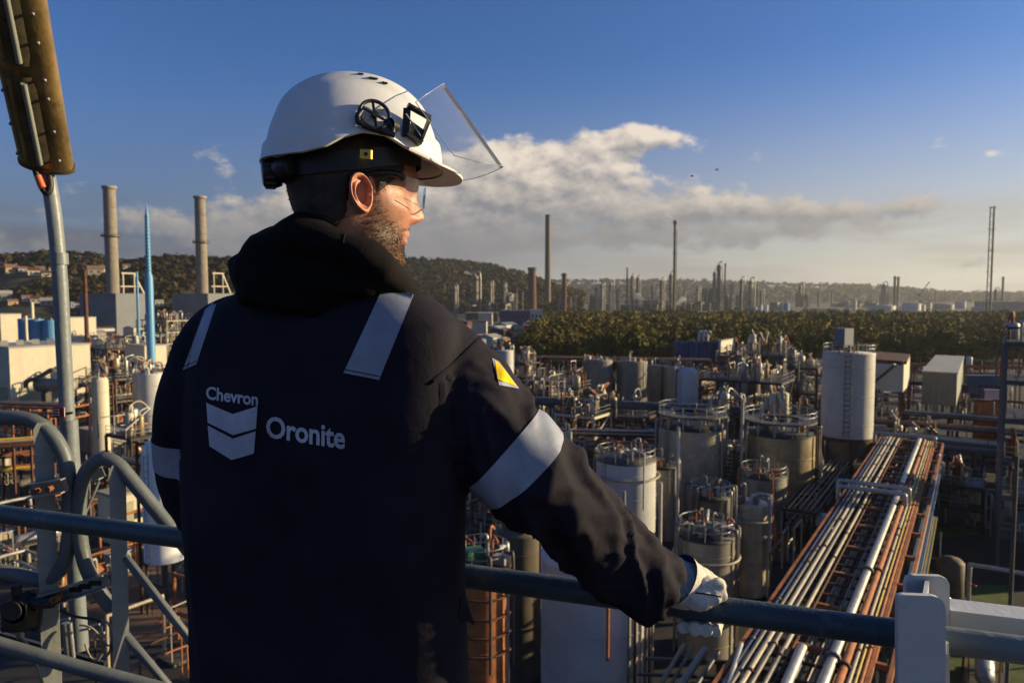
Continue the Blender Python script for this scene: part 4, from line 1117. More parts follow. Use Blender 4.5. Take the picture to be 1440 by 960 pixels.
def ellring(c, r, z): return Vector((c.x, c.y, z))
def rail_ring(mb, c, r, z, h=1.1, n=14, t=.035):
    for zz in (h, h * .55): mb.ring((c.x, c.y, z + zz), r, t, 28, 4)
    for k in range(n):
        a = 2 * math.pi * k / n; p = Vector((c.x + r * math.cos(a), c.y + r * math.sin(a), z)); mb.tube([p, p + ZV * h], t, 4)
def ladder(mb, a, h, out, w_=.45):
    sd_ = Vector((-out.y, out.x, 0))
    for s_ in (-1, 1): mb.tube([a + sd_ * w_ * s_ / 2, a + sd_ * w_ * s_ / 2 + ZV * h], .03, 4)
    for k in range(int(h / .6)): mb.tube([a + sd_ * w_ / 2 + ZV * .6 * k, a - sd_ * w_ / 2 + ZV * .6 * k], .02, 4)
TOCAM = lambda c: (Vector((-c.x, -c.y, 0))).normalized()
def tank(label, px, ytop, wpx, D, m, zb=0.0, roof='cone', rail=True, lad=True, ringpipe=False, stair=False, fit=6, bands=4, cat='tank', name='storage_tank', group=None, seed=0, roofm=None, legs=False, pipes=2, deckring=False):
    rg = random.Random(int(px * 7 + D)); c = gp(px, D); r = wpx / FPX * D / 2; zt = at(px, ytop, D).z
    t = thing(name, label, cat, (c.x, c.y, 0), group)
    c0 = Vector((c.x, c.y, 0)); n = 40 if r > 2 else 24
    prof = [(r, zb), (r, zt)]
    mb = MB()
    if roof == 'dome': prof += [(r * .93, zt + r * .28), (r * .72, zt + r * .52), (r * .4, zt + r * .66), (.02, zt + r * .7)]; mb.lathe(c0, prof, n); mb.build('shell', m, t)
    else:
        mb.lathe(c0, prof, n, caps=False); mb.build('shell', m, t)
        rr_2 = MB(); k = .16 if roof == 'cone' else .03
        rr_2.lathe(c0, [(r * 1.015, zt - .06), (r * 1.015, zt + .05), (.05, zt + r * k)], n); rr_2.build('roof', roofm or m, t)
    if legs:
        cone = MB(); cone.lathe(c0, [(r * .22, zb - r * 1.3), (r * .98, zb)], n); cone.build('hopper', M_CONC, t)
        for k in range(6):
            a = 2 * math.pi * k / 6 + .3; p = c0 + Vector((r * .97 * math.cos(a), r * .97 * math.sin(a), 0)); MB().bar(p, p + ZV * zb, .35).build('leg', M_FRAME, t)
        MB().lathe(c0, [(r * 1.08, zb - .35), (r * 1.08, zb + .15)], n, caps=False).build('support_ring', M_RUSTD, t)
        MB().tube([c0 + ZV * (zb - r * 1.3), c0 + ZV * (zb - r * 1.3 - 1.6)], r * .2, 14).build('outlet', M_CONC, t)
    bd_ = MB()
    for k in range(bands):
        z = zb + (zt - zb) * (k + .5) / bands; bd_.ring((c.x, c.y, z), r * 1.003, .045, n, 4)
    if bands: bd_.build('stiffening_ring', m, t)
    tc_ = TOCAM(c0); tr_ = Vector((-tc_.y, tc_.x, 0))
    if rail:
        q = MB(); rail_ring(q, c0, r * .97, zt + .1, 1.15, max(10, int(r * 5))); q.build('railing', M_GALV, t)
    if lad:
        a = (tc_ * math.cos(-.75) + tr_ * math.sin(-.75)); q = MB(); ladder(q, c0 + a * (r + .22), zt + 1.0, a); q.build('ladder', M_FRAME, t)
    if ringpipe:
        q = MB(); zz = zt - (zt - zb) * .16; q.ring((c.x, c.y, zz), r + .38, .10, 36, 6)
        for k in range(8): a = k * math.pi / 4; q.tube([(c.x + r * math.cos(a), c.y + r * math.sin(a), zz), (c.x + (r + .38) * math.cos(a), c.y + (r + .38) * math.sin(a), zz)], .05, 4)
        q.build('ring_pipe', M_PIPEC, t)
    if stair:
        q = MB(); N = 26
        for k in range(N):
            a = RAD(-100) + RAD(150) * k / N + math.atan2(-c.y, -c.x) + 1.9; z = zb + (zt - zb) * k / N
            d = Vector((math.cos(a), math.sin(a), 0)); q.obox(c0 + d * (r + .45) + ZV * z, d * .42, Vector((-d.y, d.x, 0)) * .22, ZV * .03)
            q.tube([c0 + d * (r + .85) + ZV * z, c0 + d * (r + .85) + ZV * (z + 1.1)], .03, 4)
        q.tube([c0 + Vector((math.cos(b), math.sin(b), 0)) * (r + .85) + ZV * (zb + (zt - zb) * k / N + 1.1) for k in range(N) for b in [RAD(-100) + RAD(150) * k / N + math.atan2(-c.y, -c.x) + 1.9]], .04, 5)
        q.build('stair', M_GALV, t)
    if deckring:
        q = MB(); zp = zt + 1.5; q.lathe(c0, [(r * .62, zp), (r * 1.03, zp), (r * 1.03, zp + .22), (r * .62, zp + .22)], n, False, False); q.build('walkway', M_FRAME, t)
        q = MB(); rail_ring(q, c0, r * 1.0, zp + .2, 1.2, 18, .04); q.build('railing', M_GALV, t)
        for k in range(12):
            a = k * math.pi / 6; p = c0 + Vector((r * .96 * math.cos(a), r * .96 * math.sin(a), zt)); MB().bar(p, p + ZV * 1.5, .2).build('walkway_post', M_GALV, t)
    zr = zt + (r * .12 if roof == 'cone' else (r * .5 if roof == 'dome' else .05))
    for k in range(fit):
        a = rg.uniform(0, 6.28); rad_ = r * rg.uniform(.15, .8); p = c0 + Vector((rad_ * math.cos(a), rad_ * math.sin(a), zt + (r - rad_) * (.16 if roof == 'cone' else .03) if roof != 'dome' else zt + r * .35))
        kind = rg.choice(('nozzle', 'vent_pipe', 'roof_box', 'pipe_bend')); q = MB(); mm = rg.choice((M_PIPEA, M_PIPEG, M_WTANK, M_RUSTO, M_FRAME))
        if kind == 'nozzle': q.tube([p, p + ZV * rg.uniform(.4, .9)], rg.uniform(.12, .3), 10); q.tube([p + ZV * .35, p + ZV * .45], .36, 10)
        elif kind == 'vent_pipe':
            h = rg.uniform(.8, 2.0); d = Vector((rg.uniform(-1, 1), rg.uniform(-1, 1), 0)).normalized(); q.tube(catmull([p, p + ZV * h, p + ZV * (h + .25) + d * .25, p + ZV * h + d * .55], 4), .09, 8)
        elif kind == 'roof_box': q.box(p + ZV * .35, rg.uniform(.5, 1.1), rg.uniform(.4, .8), .7, a)
        else:
            d = Vector((math.cos(a), math.sin(a), 0)); q.tube(catmull([p, p + ZV * .7, p + ZV * .9 + d * .3, p + ZV * .9 + d * (r - rad_ + .3), p + d * (r - rad_ + .5) + ZV * .4, p + d * (r - rad_ + .5) - ZV * (zt - zb) * .5], 4), .10, 8)
        q.build(kind, mm, t)
    for k in range(pipes):
        a = math.atan2(-c.y, -c.x) + rg.choice((-1, 1)) * rg.uniform(.95, 2.3); d = Vector((math.cos(a), math.sin(a), 0)); rp = rg.uniform(.07, .16)
        MB().tube(catmull([c0 + d * (r * .8) + ZV * (zt + .7), c0 + d * (r + .1) + ZV * (zt + .7), c0 + d * (r + rp + .15) + ZV * (zt + .4), c0 + d * (r + rp + .15) + ZV * zt * .5, c0 + d * (r + rp + .15)], 4), rp, 8).build('riser_pipe', rg.choice((M_PIPEA, M_PIPEC, M_PIPEG, M_RUSTD)), t)
    return t, c0, r, zt

def building(label, pc, pl, pr, ytop, D, mA, mB=None, zb=0.0, name='works_building', cat='building', roofm=None, band=None, parapet=.3, group=None):
    """box aligned with the works grid; pc = picture column of the nearest corner, pl and pr its left and right ends"""
    c = gp(pc, D); zt = at(pc, ytop, D).z
    def tt(px, d):
        k = (px - CX) / FPX; den = (d.x - k * d.y); return (k * c.y - c.x) / den
    lu, lv = max(.5, tt(pr, U)), max(.5, tt(pl, -V_))
    t = thing(name, label, cat, (c.x, c.y, 0), group); h = zt - zb
    fl = lambda a, b, z: c + U * a - V_ * b + ZV * z
    mb = MB(); vs = [fl(a, b, z) for z in (zb, zt) for (a, b) in ((0, 0), (lu, 0), (lu, lv), (0, lv))]
    mb.add(vs, [(0, 1, 5, 4), (1, 2, 6, 5), (2, 3, 7, 6), (3, 0, 4, 7)]); mb.build('wall', mA, t)
    e = .15
    mb = MB(); mb.add([fl(a, b, z) for z in (zt, zt + parapet) for (a, b) in ((-e, -e), (lu + e, -e), (lu + e, lv + e), (-e, lv + e))], [(0, 3, 2, 1), (4, 5, 6, 7), (0, 1, 5, 4), (1, 2, 6, 5), (2, 3, 7, 6), (3, 0, 4, 7)]); mb.build('roof', roofm or mA, t)
    if band:
        f0, f1, a0, a1, mm = band
        z0, z1 = zb + h * f0, zb + h * f1
        q = MB(); q.obox(fl(lu * (a0 + a1) / 2, -.06, (z0 + z1) / 2), U * lu * (a1 - a0) / 2, V_ * .09, ZV * (z1 - z0) / 2); q.build('window_band', mm, t)
        q = MB(); q.obox(fl(-.06, lv * .5, (z0 + z1) / 2), V_ * lv * .42, U * .09, ZV * (z1 - z0) / 2); q.build('window_band', mm, t)
    return t, c, lu, lv, zt, fl

# ---- named tanks and vessels; the black roofs are shade put into the colour
mark(1194, 100, 'the white silo'); mark(882, 75, 'the white cone roofed tank'); mark(975, 90, 'the railed steel tank'); mark(1100, 88, 'the yellowed steel tank')
mark(998, 62, 'the grey tank with a ring pipe'); mark(841, 45, 'the large pale tank below the sleeve'); mark(676, 41, 'the rusty orange tower'); mark(968, 140, 'the small white domed vessel')
mark(865, 150, 'the grey pair of tanks'); mark(224, 60, 'the tall white vessel'); mark(62, 150, 'the cream hall'); mark(213, 180, 'the blue mast'); mark(138, 110, 'the cream vertical vessel')
mark(1230, 60, 'the long pipe bridge'); mark(1328, 130, 'the grey green building'); mark(1262, 125, 'the cream canopy'); mark(980, 205, 'the blue ribbed filter house'); mark(1400, 62, 'the blue grey steel tower')
mark(708, 130, 'the white tank beside the sleeve badge'); mark(165, 500, 'the left grey power block')
tank('white cylindrical silo on a ringed hopper with a boxed head', 1194, 496, 68, 100, mat('beige_silo_paint', (.44, .415, .37), .55, 0, .07, .4, stain=(.30, .25, .18), stain_amt=.25, streak=.3, bump=.05, bscale=4), zb=7.4, roof='flat', legs=True, fit=3, bands=3, name='silo', cat='silo', lad=False, pipes=0)
si = bpy.data.objects['silo']; c = gp(1194, 100); tc_ = TOCAM(c); q = MB()
ladder(q, c + tc_ * 3.55 + ZV * 7.4, 13.0, tc_, .8); 
for k in range(16): q.ring((c.x + tc_.x * 3.9, c.y + tc_.y * 3.9, 8.5 + .75 * k), .55, .03, 12, 4)
q.build('caged_ladder', M_FRAME, si); zt_ = at(1194, 496, 100).z
MB().box((c.x - 1.0, c.y - .5, zt_ + 2.2), 1.9, 1.7, 2.6, .5).build('filter_box', M_GREYB, si)
for k in range(4): MB().tube([(c.x - 1.9 + .7 * k, c.y - 1.2, zt_), (c.x - 1.9 + .7 * k, c.y - 1.2, zt_ + 1.2)], .1, 6).build('stub_pipe', M_RUSTO, si)
tank('white tank with a cone roof standing beyond the elbow of the man', 882, 645, 84, 75, M_WTANK, ringpipe=True, fit=18, rail=True, pipes=4, roofm=M_FRAME)
tank('steel clad tank with a crowded railed top and brown streaks', 975, 599, 92, 90, M_ALU, roof='flat', fit=12, pipes=4, bands=2, stair=True, rail=False, deckring=True, roofm=M_DARKS)  # black roof colour stands in for the shade lying on it
tank('yellowed steel clad tank with a railing and a winding stair', 1100, 608, 95, 88, M_ALUY, roof='flat', fit=12, pipes=4, bands=2, stair=True, rail=False, deckring=True, roofm=M_DARKS)
tank('grey tank with a cone roof and a ring pipe near the glove', 998, 752, 78, 53, M_GTANK, ringpipe=True, fit=16, rail=True, pipes=4, roofm=M_DARKS)  # roof painted black for shade
tank('shiny steel tank partly hidden behind the grey tank with a ring pipe', 1058, 706, 50, 64, M_ALU, ringpipe=True, fit=6, rail=False)
tank('dark squat tank in shade below the yellowed steel tank', 1078, 668, 62, 80, M_GTANK, roof='flat', fit=12, rail=True, roofm=M_DARKS)
tank('small tank with a shade-dark roof left of the slim lamp pole', 934, 656, 42, 79, M_GTANK, roof='cone', fit=8, rail=False, roofm=M_DARKS)  # dark roof is painted shade
tank('squat tank with a crowded shade-black roof beyond the grey tank with a ring pipe', 1003, 698, 56, 62, M_BROWN, roof='cone', fit=14, rail=True, roofm=M_DARKS, stair=True)  # shade over the roof put into its colour
tank('small steel tank crowded between the two railed tanks', 1040, 634, 34, 93, M_GTANK, roof='flat', fit=9, rail=True, roofm=M_DARKS)
t, c, r, zt = tank('large pale tank right below the sleeve with pipes up its right side', 841, 778, 158, 45, M_WTANK, roof='cone', fit=8, rail=False, pipes=0, lad=False)
for k in range(6):
    a = math.atan2(-c.y, -c.x) + .55 + .13 * k; d = Vector((math.cos(a), math.sin(a), 0)); MB().tube([c + d * (r + .2), c + d * (r + .2) + ZV * (zt + .3 - .5 * (k % 3))], .07 + .03 * (k % 2), 8).build('riser_pipe', (M_PIPEG, M_RUSTD, M_PIPEC)[k % 3], t)
tank('brown weathered tank in shade between the orange tower and the large pale tank', 728, 745, 72, 50, M_BROWN, roof='cone', fit=6, rail=False)
t, c, r, zt = tank('rusty orange tower with hooped pipes and a green box on top', 676, 792, 78, 41, M_RUSTO, roof='flat', fit=14, rail=True, bands=6, pipes=5, name='process_tower', cat='tower')
MB().lathe(c, [(r * 1.2, zt + .1), (r * 1.2, zt + .2)], 24).build('platform', M_RUSTD, t); MB().box((c.x - .4, c.y - .6, zt + .7), 1.0, .8, .9, .4).build('equipment_box', M_GRNP, t)
for k in range(5): MB().ring((c.x, c.y, zt - .4 - 1.1 * k), r + .25, .07, 28, 6).build('hoop_pipe', M_RUSTD, t)
tank('grey tank with a flat top, left one of a pair behind the big duct', 841, 506, 42, 150, M_GTANK, roof='flat', fit=8, rail=False)
tank('grey tank with a lit right edge, right one of a pair behind the big duct', 889, 508, 43, 150, M_GTANK, roof='flat', fit=8, rail=False)
tank('narrow grey tank right of the grey pair of tanks', 926, 514, 30, 158, M_GTANK, roof='flat', fit=5, rail=False)
tank('narrow pale tank touching the small white domed vessel', 946, 516, 24, 155, M_CONC, roof='flat', fit=4, rail=False)
tank('small white vessel with a domed top', 968, 526, 28, 140, M_WTANK, roof='dome', fit=3, rail=False, bands=2, cat='vessel', name='domed_vessel')
for (a, w_, y_, mm, lb) in ((1022, 24, 500, M_BROWN, 'brown column tank nearest to the blue ribbed filter house'), (1042, 22, 503, M_CONC, 'pale column tank in the middle of the brown row'), (1060, 20, 506, M_BROWN, 'brown column tank at the right end of its row')):
    tank(lb, a, y_, w_, 140, mm, roof='flat', fit=5, rail=False, cat='tank', name='column_tank')
tank('white tank beside the sleeve badge of the man', 709, 493, 26, 130, M_WTANK, roof='flat', fit=3, rail=False)
t, c, r, zt = tank('cream vertical vessel on a short skirt left of the man', 138, 536, 22, 110, M_CREAM, roof='dome', zb=1.2, fit=4, rail=False, cat='vessel', name='domed_vessel')
MB().lathe(c, [(r * .7, 0), (r * .7, 1.2)], 20, caps=False).build('skirt', M_FRAME, t)
tank('grey-white tank half hidden by the left shoulder', 209, 525, 40, 115, M_WTANK, roof='flat', fit=8, rail=False)
t, c, r, zt = tank('tall white vessel on legs beside the left elbow of the man', 224, 634, 56, 60, mat('bright_white_paint', (.70, .70, .70), .45, 0, .06, .4, stain=(.4, .36, .3), stain_amt=.15, bump=.03), roof='dome', zb=4.6, fit=2, rail=False, bands=0, pipes=2, cat='vessel', name='domed_vessel')
for k in range(4):
    a = k * math.pi / 2 + .5; MB().bar(c + Vector((math.cos(a), math.sin(a), 0)) * r * .9, c + Vector((math.cos(a), math.sin(a), 0)) * r * .9 + ZV * 4.7, .16).build('leg', M_FRAME, t)
for i, (px, w_) in enumerate(((36, 17), (53, 18), (72, 20))):
    tank(('leftmost', 'middle', 'rightmost')[i] + ' of the three light blue tanks beyond the cream hall', px, 448 + i, w_, 330, M_BLUE, roof='flat', fit=2, rail=False, lad=False, bands=0, pipes=0, group='light blue tanks')
for i, px in enumerate((40, 69)):
    tank(('left', 'right')[i] + ' low cream tank in front of the light blue tanks', px, 480, 22, 250, M_CREAM, roof='cone', fit=1, rail=False, lad=False, bands=0, pipes=0, group='low cream tanks')

# ---- named buildings
t, c, lu, lv, zt, fl = building('long cream hall with an olive window strip behind the lamp post', 12, -40, 125, 490, 150, M_CREAM, band=(.30, .48, .10, .74, M_OLIVE), name='works_hall', roofm=M_ROOFW)
for k in range(7):
    p = fl(lu * (k + .5) / 7, 0, zt * .66); MB().obox(p, U * .04, V_ * .012, ZV * zt * .30).build('wall_seam', M_CREAM, t)
for k in range(5): MB().box(fl(lu * (.12 + .19 * k), lv * .4, zt + .8), 1.4, 1.0, 1.1, .6).build('roof_vent', RN.choice((M_GALV, M_ROOFW)), t)
building('small cream block with an olive strip below the blue mast', 203, 175, 233, 487, 190, M_CREAM, band=(.45, .62, .05, .95, M_OLIVE), roofm=M_ROOFW)
for (pc, pl, pr, D, lb, pch, yc, wch, yr) in ((165, 113, 207, 500, 'left grey power block with a tall banded chimney', 161, 262, 16, 332), (294, 243, 330, 560, 'right grey power block with a tall chimney beside the shoulder', 286.5, 276, 14.5, 341)):
    t, c, lu, lv, zt, fl = building(lb, pc, pl, pr, 413, D, M_GREYB, name='power_block', roofm=M_GREYB, group='power blocks')
    cc = gp(pch, D + 22); r = wch / FPX * (D + 22) / 2; zc = at(pch, yc, D + 22).z; zr = at(pch, yr, D + 22).z
    ch = thing('chimney', ('left' if pch < 200 else 'right') + ' of the two tall concrete chimneys over the power blocks', 'chimney', (cc.x, cc.y, 0), 'power block chimneys')
    MB().lathe(cc, [(r * 1.12, 0), (r * 1.05, zc * .5), (r, zc - 2)], 28).build('shaft', M_STACK, ch)
    MB().lathe(cc, [(r * 1.0, zc - 2), (r * 1.2, zc - 1.9), (r * 1.2, zc), (r * .8, zc)], 28).build('crown', M_CONC, ch)
    q = MB(); q.lathe(cc, [(r * 1.02, zr - .6), (r * 1.55, zr - .5), (r * 1.55, zr + .5), (r * 1.02, zr + .6)], 28, False); rail_ring(q, cc, r * 1.5, zr + .5, 1.2, 16, .08); q.build('gallery', M_FRAME, ch)
    for k in range(5): MB().ring((cc.x, cc.y, zc * (.3 + .14 * k)), r * 1.05, .18, 28, 4).build('band', M_STACK, ch)
    # duct frame beside the chimney on the roof
    dk = thing('roof_gantry', ('left' if pch < 200 else 'right') + ' pale roof frame with sloping legs at a chimney foot', 'frame', tuple(fl(lu * .4, -0, zt)[:2]) + (zt + .3,), 'roof frames')
    a0 = fl(lu * .30, 2.5, zt + .3); hh = .052 * D * 1.0 * .55
    for (o1, o2) in ((0, 0), (8, 0)): MB().bar(a0 + U * o1, a0 + U * o1 + ZV * hh, .9).build('post', M_CREAM, dk)
    MB().bar(a0 + U * -1 + ZV * hh, a0 + U * 9 + ZV * hh, 1.0).build('top_beam', M_CREAM, dk); MB().bar(a0 + U * 8 + ZV * hh, a0 + U * 15, .9).build('sloping_leg', M_CREAM, dk)
    MB().bar(a0 + U * -2 + ZV * hh * .35, a0 + U * 13 + ZV * hh * .35, .8).build('lower_beam', M_CREAM, dk)
    # plant at the foot of the block on its sunny side
def mast(name, label, px, D, segs, m, cat='mast'):
    c = gp(px, D); t = thing(name, label, cat, (c.x, c.y, 0)); prof = []
    for (y_, w_) in segs: prof.append((w_ / FPX * D / 2, max(0, at(px, y_, D).z)))
    MB().lathe(c, prof, 20).build('shaft', m, t); return t, c
t, c = mast('blue_mast', 'bright blue tapering mast with ribbed upper half', 212, 180, [(570, 12), (390, 11), (383, 6.8), (303, 5.4), (298, 3.2), (287, 1.0)], M_BLUE)
for k in range(16):
    z = at(212, 380 - 5.0 * k, 180).z; MB().ring((c.x, c.y, z), (6.8 - 1.4 * k / 16) / FPX * 90 * 1.08, .12, 16, 4).build('strake_ring', M_BLUE, t)
mast('thin_pole', 'thin pale blue pole left of the blue mast', 195.5, 230, [(520, 4), (382, 3.2)], M_BLUE, 'pole')
mast('rusty_stack', 'thin rust coloured stack in front of the left power block', 122.5, 260, [(520, 6), (380, 5.0)], M_RUSTD, 'stack')
mast('thin_pole', 'short cream post left of the light blue tanks', 37.5, 250, [(520, 4.4), (444, 4)], M_CREAM, 'pole')
mast('thin_pole', 'slim cream flue above the light blue tanks', 47, 340, [(470, 5), (425, 4.5)], M_CREAM, 'pole')
mast('thin_pole', 'slim dark pole right behind the lamp post', 97, 260, [(500, 4), (425, 3.6)], M_BROWN, 'pole')
building('cream workshop with a sloping wall in front of the left power block', 98, 80, 135, 447, 340, M_CREAM, roofm=M_ROOFW)
building('low cream shed at the far left below the hillside houses', 2, -30, 30, 442, 380, M_CREAM, roofm=M_ROOFW)
t, c, lu, lv, zt, fl = building('low flat roofed brick shed with a pale roof left of the man', 150, 104, 183, 612, 118, M_CONC, roofm=M_ROOFW, parapet=.25)
t, c, lu, lv, zt, fl = building('cream cabin with a flat roof behind the stair posts', 152, 128, 193, 700, 76, M_CREAM, roofm=M_CONC)
MB().obox(fl(lu * .5, -.05, zt * .45), U * .5, V_ * .05, ZV * zt * .4).build('door', M_OLIVE, t)
for k in (.2, .8): MB().obox(fl(lu * k, -.05, zt * .55), U * .5, V_ * .05, ZV * .5).build('window', M_WIN, t)
t, c, lu, lv, zt, fl = building('grey green metal building with a sunlit end wall', 1348, 1300, 1357, 526, 130, M_GREENG, zb=7.0, roofm=M_ROOFW)
for k in range(6): MB().obox(fl(-.06, lv * (k + .5) / 6, 7 + (zt - 7) / 2), V_ * .08, U * .06, ZV * (zt - 7) * .48).build('panel_rib', M_GREENG, t)
for (a, b) in ((.1, .1), (.1, .9), (.9, .1), (.9, .9)): MB().box(fl(lu * a, lv * b, 3.5), .3, .3, 7).build('leg', M_FRAME, t)
# canopy with a cream gable
cc = thing('canopy', 'cream canopy with a rusty brace right of the white silo', 'canopy', tuple(gp(1262, 125)))
zA, zB_ = at(1262, 506, 125).z, at(1262, 548, 125).z
A = gp(1222, 128); B = gp(1272, 122); Cc = B + U * 12
def quadbox(nm, p, q_, z0, z1, th, m, parent):
    d = (q_ - p); d.z = 0; d.normalize(); n = Vector((-d.y, d.x, 0)); MB().add([p + ZV * z0, q_ + ZV * z0, q_ + ZV * z1, p + ZV * z1, p + n * th + ZV * z0, q_ + n * th + ZV * z0, q_ + n * th + ZV * z1, p + n * th + ZV * z1],
        [(0, 1, 2, 3), (4, 7, 6, 5), (0, 4, 5, 1), (3, 2, 6, 7), (1, 5, 6, 2), (0, 3, 7, 4)]).build(nm, m, parent)
quadbox('side_wall', A, B, zB_, zA - .7, .15, M_CREAM, cc); quadbox('end_wall', B, Cc, zB_, zA, .15, M_CREAM, cc)
MB().add([A + ZV * zA - V_ * .4, B + ZV * zA + V_ * .4, Cc + ZV * (zA + .5), A + U * 12 + ZV * (zA + .5), A + ZV * (zA - .5) - V_ * .4, B + ZV * (zA - .5) + V_ * .4, Cc + ZV * zA, A + U * 12 + ZV * zA], [(0, 1, 2, 3), (4, 7, 6, 5), (0, 4, 5, 1), (1, 5, 6, 2), (2, 6, 7, 3), (3, 7, 4, 0)]).build('roof', M_RUSTD, cc)
MB().bar(A + ZV * zB_ - U * .12, A.lerp(B, .75) + ZV * (zA - .8) - U * .12, .3).build('brace', M_RUSTD, cc)
for p in (A, B, Cc, A + U * 12): MB().bar(p, p + ZV * zB_, .35).build('leg', M_RUSTD, cc)
# blue ribbed filter house
fh = thing('filter_house', 'dark blue filter house of upright ribbed boxes before the trees', 'filter house', tuple(gp(980, 205)))
for k in range(10):
    px = 952 + 6.3 * k; p = gp(px, 205); z1 = at(px, 479 + (k % 3), 205).z; MB().box((p.x, p.y, (z1 + 8) / 2), 1.15, 2.4, z1 - 8, 0).build('panel', M_DBLUE, fh)
for k in range(4): p = gp(958 + 16 * k, 205); MB().box((p.x, p.y + .5, 4), .5, .5, 8).build('leg', M_FRAME, fh)
for px in (983, 989, 995): p = gp(px, 205); z = at(px, 479, 205).z; MB().tube(catmull([p + ZV * z, p + ZV * (z + 2.2), p + ZV * (z + 2.7) + Vector((.4, 0, 0)), p + ZV * (z + 2.2) + Vector((.9, 0, 0))], 4), .35, 8).build('vent_cowl', M_WTANK, fh)
building('small cream head house right of the blue ribbed filter house', 1014, 1011, 1031, 480, 200, M_CREAM, roofm=M_ROOFW)
for i, (px, y0, y1, w_) in enumerate(((1362, 527, 540, 50), (1360, 541, 552, 54), (1372, 553, 562, 40))):
    p = gp(px + w_ / 2, 160); z0, z1 = at(px, y1, 160).z, at(px, y0, 160).z
    t = thing('container', ('topmost', 'middle', 'lowest')[i] + ' dark blue container in the stack right of the grey green building', 'container', (p.x, p.y, z0), 'dark blue containers')
    MB().box((p.x, p.y, (z0 + z1) / 2), w_ * .16, 2.5, z1 - z0 - .05).build('body', M_DBLUE, t)
    for k in range(9): MB().box((p.x - w_ * .08 + w_ * .16 * (k + .5) / 9, p.y - 1.28, (z0 + z1) / 2), .12, .06, (z1 - z0) * .9).build('rib', M_DBLUE, t)
p = gp(1388, 160); MB_ = thing('container_rack', 'dark steel base under the stacked blue containers', 'rack', tuple(p)); zc0 = at(1372, 562, 160).z
for dx_ in (-4, 4):
    for dy_ in (-1, 1): MB().box((p.x + dx_, p.y + dy_, zc0 / 2 - .03), .4, .4, zc0 - .06).build('leg', M_FRAME, MB_)
building('white cabin roof above the rusty tank house at the right', 1410, 1389, 1425, 551, 120, M_WTANK, roofm=M_ROOFW)
building('rusty brown tank house at the right edge', 1412, 1374, 1424, 566, 112, M_RUSTO, roofm=M_RUSTD)

# ---- pipe bridge: bents, beams, pipes, trays, expansion loops
RZ = 8.0
ctr = on(1274, 625, RZ); ctr.z = 0
PB = thing('pipe_bridge', 'long pipe bridge with rusty cross beams and many parallel pipes at the right', 'pipe bridge', tuple(ctr))
RU = Vector((.5456, .8380, 0)); RV = Vector((.8380, -.5456, 0))
def rb(t, s_, z): return ctr + RU * t + RV * s_ + ZV * z   # t along (0 = far end), s across
T0, T1 = -88.0, 3.0
HWID = 3.05
nb_ = 16
for k in range(nb_):
    t = T0 + (T1 - T0) * k / (nb_ - 1)
    for s_ in (-HWID, HWID): MB().bar(rb(t, s_, 0), rb(t, s_, RZ), .28).build('column', M_FRAME, PB)
    MB().bar(rb(t, -HWID - .25, RZ), rb(t, HWID + .9, RZ), .26, .3).build('cross_beam', M_RUSTO, PB)
    MB().bar(rb(t, -HWID, RZ - 2.1), rb(t, HWID, RZ - 2.1), .22, .28).build('cross_beam', M_RUSTD, PB)
for k in range(46):
    t = T0 + (T1 - T0) * (k + .35) / 46
    MB().bar(rb(t, -HWID, RZ - .02), rb(t, HWID, RZ - .02), .12, .16).build('cross_beam', M_RUSTD, PB)
for s_ in (-HWID - .1, HWID + .05, HWID + .95): MB().bar(rb(T0, s_, RZ + .05), rb(T1, s_, RZ + .05), .22, .3).build('edge_beam', M_RUSTO, PB)
pp = [(-2.75, .20, .10, M_DBLUE), (-2.42, .22, .13, M_PIPEG), (-2.0, .24, .15, M_PIPEC), (-1.62, .24, .12, M_PIPEG), (-1.05, .22, .12, M_PIPEC), (-.7, .2, .06, M_RUSTD), (1.35, .34, .26, M_PIPEA),
      (1.95, .26, .20, M_RUSTO), (2.35, .2, .10, M_PIPEC), (2.62, .2, .07, M_YELP), (2.85, .2, .09, M_RUSTO), (.7, .16, .05, M_PIPEG)]
for (s_, dz, r, m) in pp:
    MB().tube([rb(T0, s_, RZ + dz), rb(-42, s_, RZ + dz), rb(T1, s_, RZ + dz)], r, 12).build('pipe', m, PB)
    rgp = random.Random(int(s_ * 100) + 900); fm = M_RUSTD if rgp.random() < .6 else M_PIPEG
    for k in range(rgp.randint(5, 9)):
        t_ = rgp.uniform(T0, T1); MB().tube([rb(t_ - .07, s_, RZ + dz), rb(t_ + .07, s_, RZ + dz)], r * 1.65, 10).build('flange', fm, PB)
for i in range(9):      # lower tier seen between the beams
    s_ = -2.5 + .6 * i; MB().tube([rb(T0, s_, RZ - 1.85), rb(T1, s_, RZ - 1.85)], .09 + .05 * (i % 3), 10).build('pipe', (M_PIPEC, M_PIPEG, M_RUSTD, M_PIPEG)[i % 4], PB)
for i in range(6): 
    s_ = -.4 + .36 * i; a = -60 + 6 * i; MB().tube([rb(T0, s_, RZ - .45), rb(a + 40, s_, RZ - .45)], .07 + .03 * (i % 2), 8).build('pipe', (M_PIPEC, M_PIPEG, M_RUSTD)[i % 3], PB)
def tray(s_, w_, z, m, t0, t1):
    q = MB(); q.bar(rb(t0, s_, z), rb(t1, s_, z), w_, .03)
    for e_ in (-1, 1): q.bar(rb(t0, s_ + e_ * w_ / 2, z + .05), rb(t1, s_ + e_ * w_ / 2, z + .05), .03, .14)
    q.build('cable_tray', m, PB)
    for k in range(4): MB().tube([rb(t0, s_ - w_ * .35 + w_ * .23 * k, z + .06), rb(t1, s_ - w_ * .35 + w_ * .23 * k, z + .06)], .035, 6).build('cable', (M_CABLE, M_YELP, M_BLUE, M_PIPEC)[k], PB)
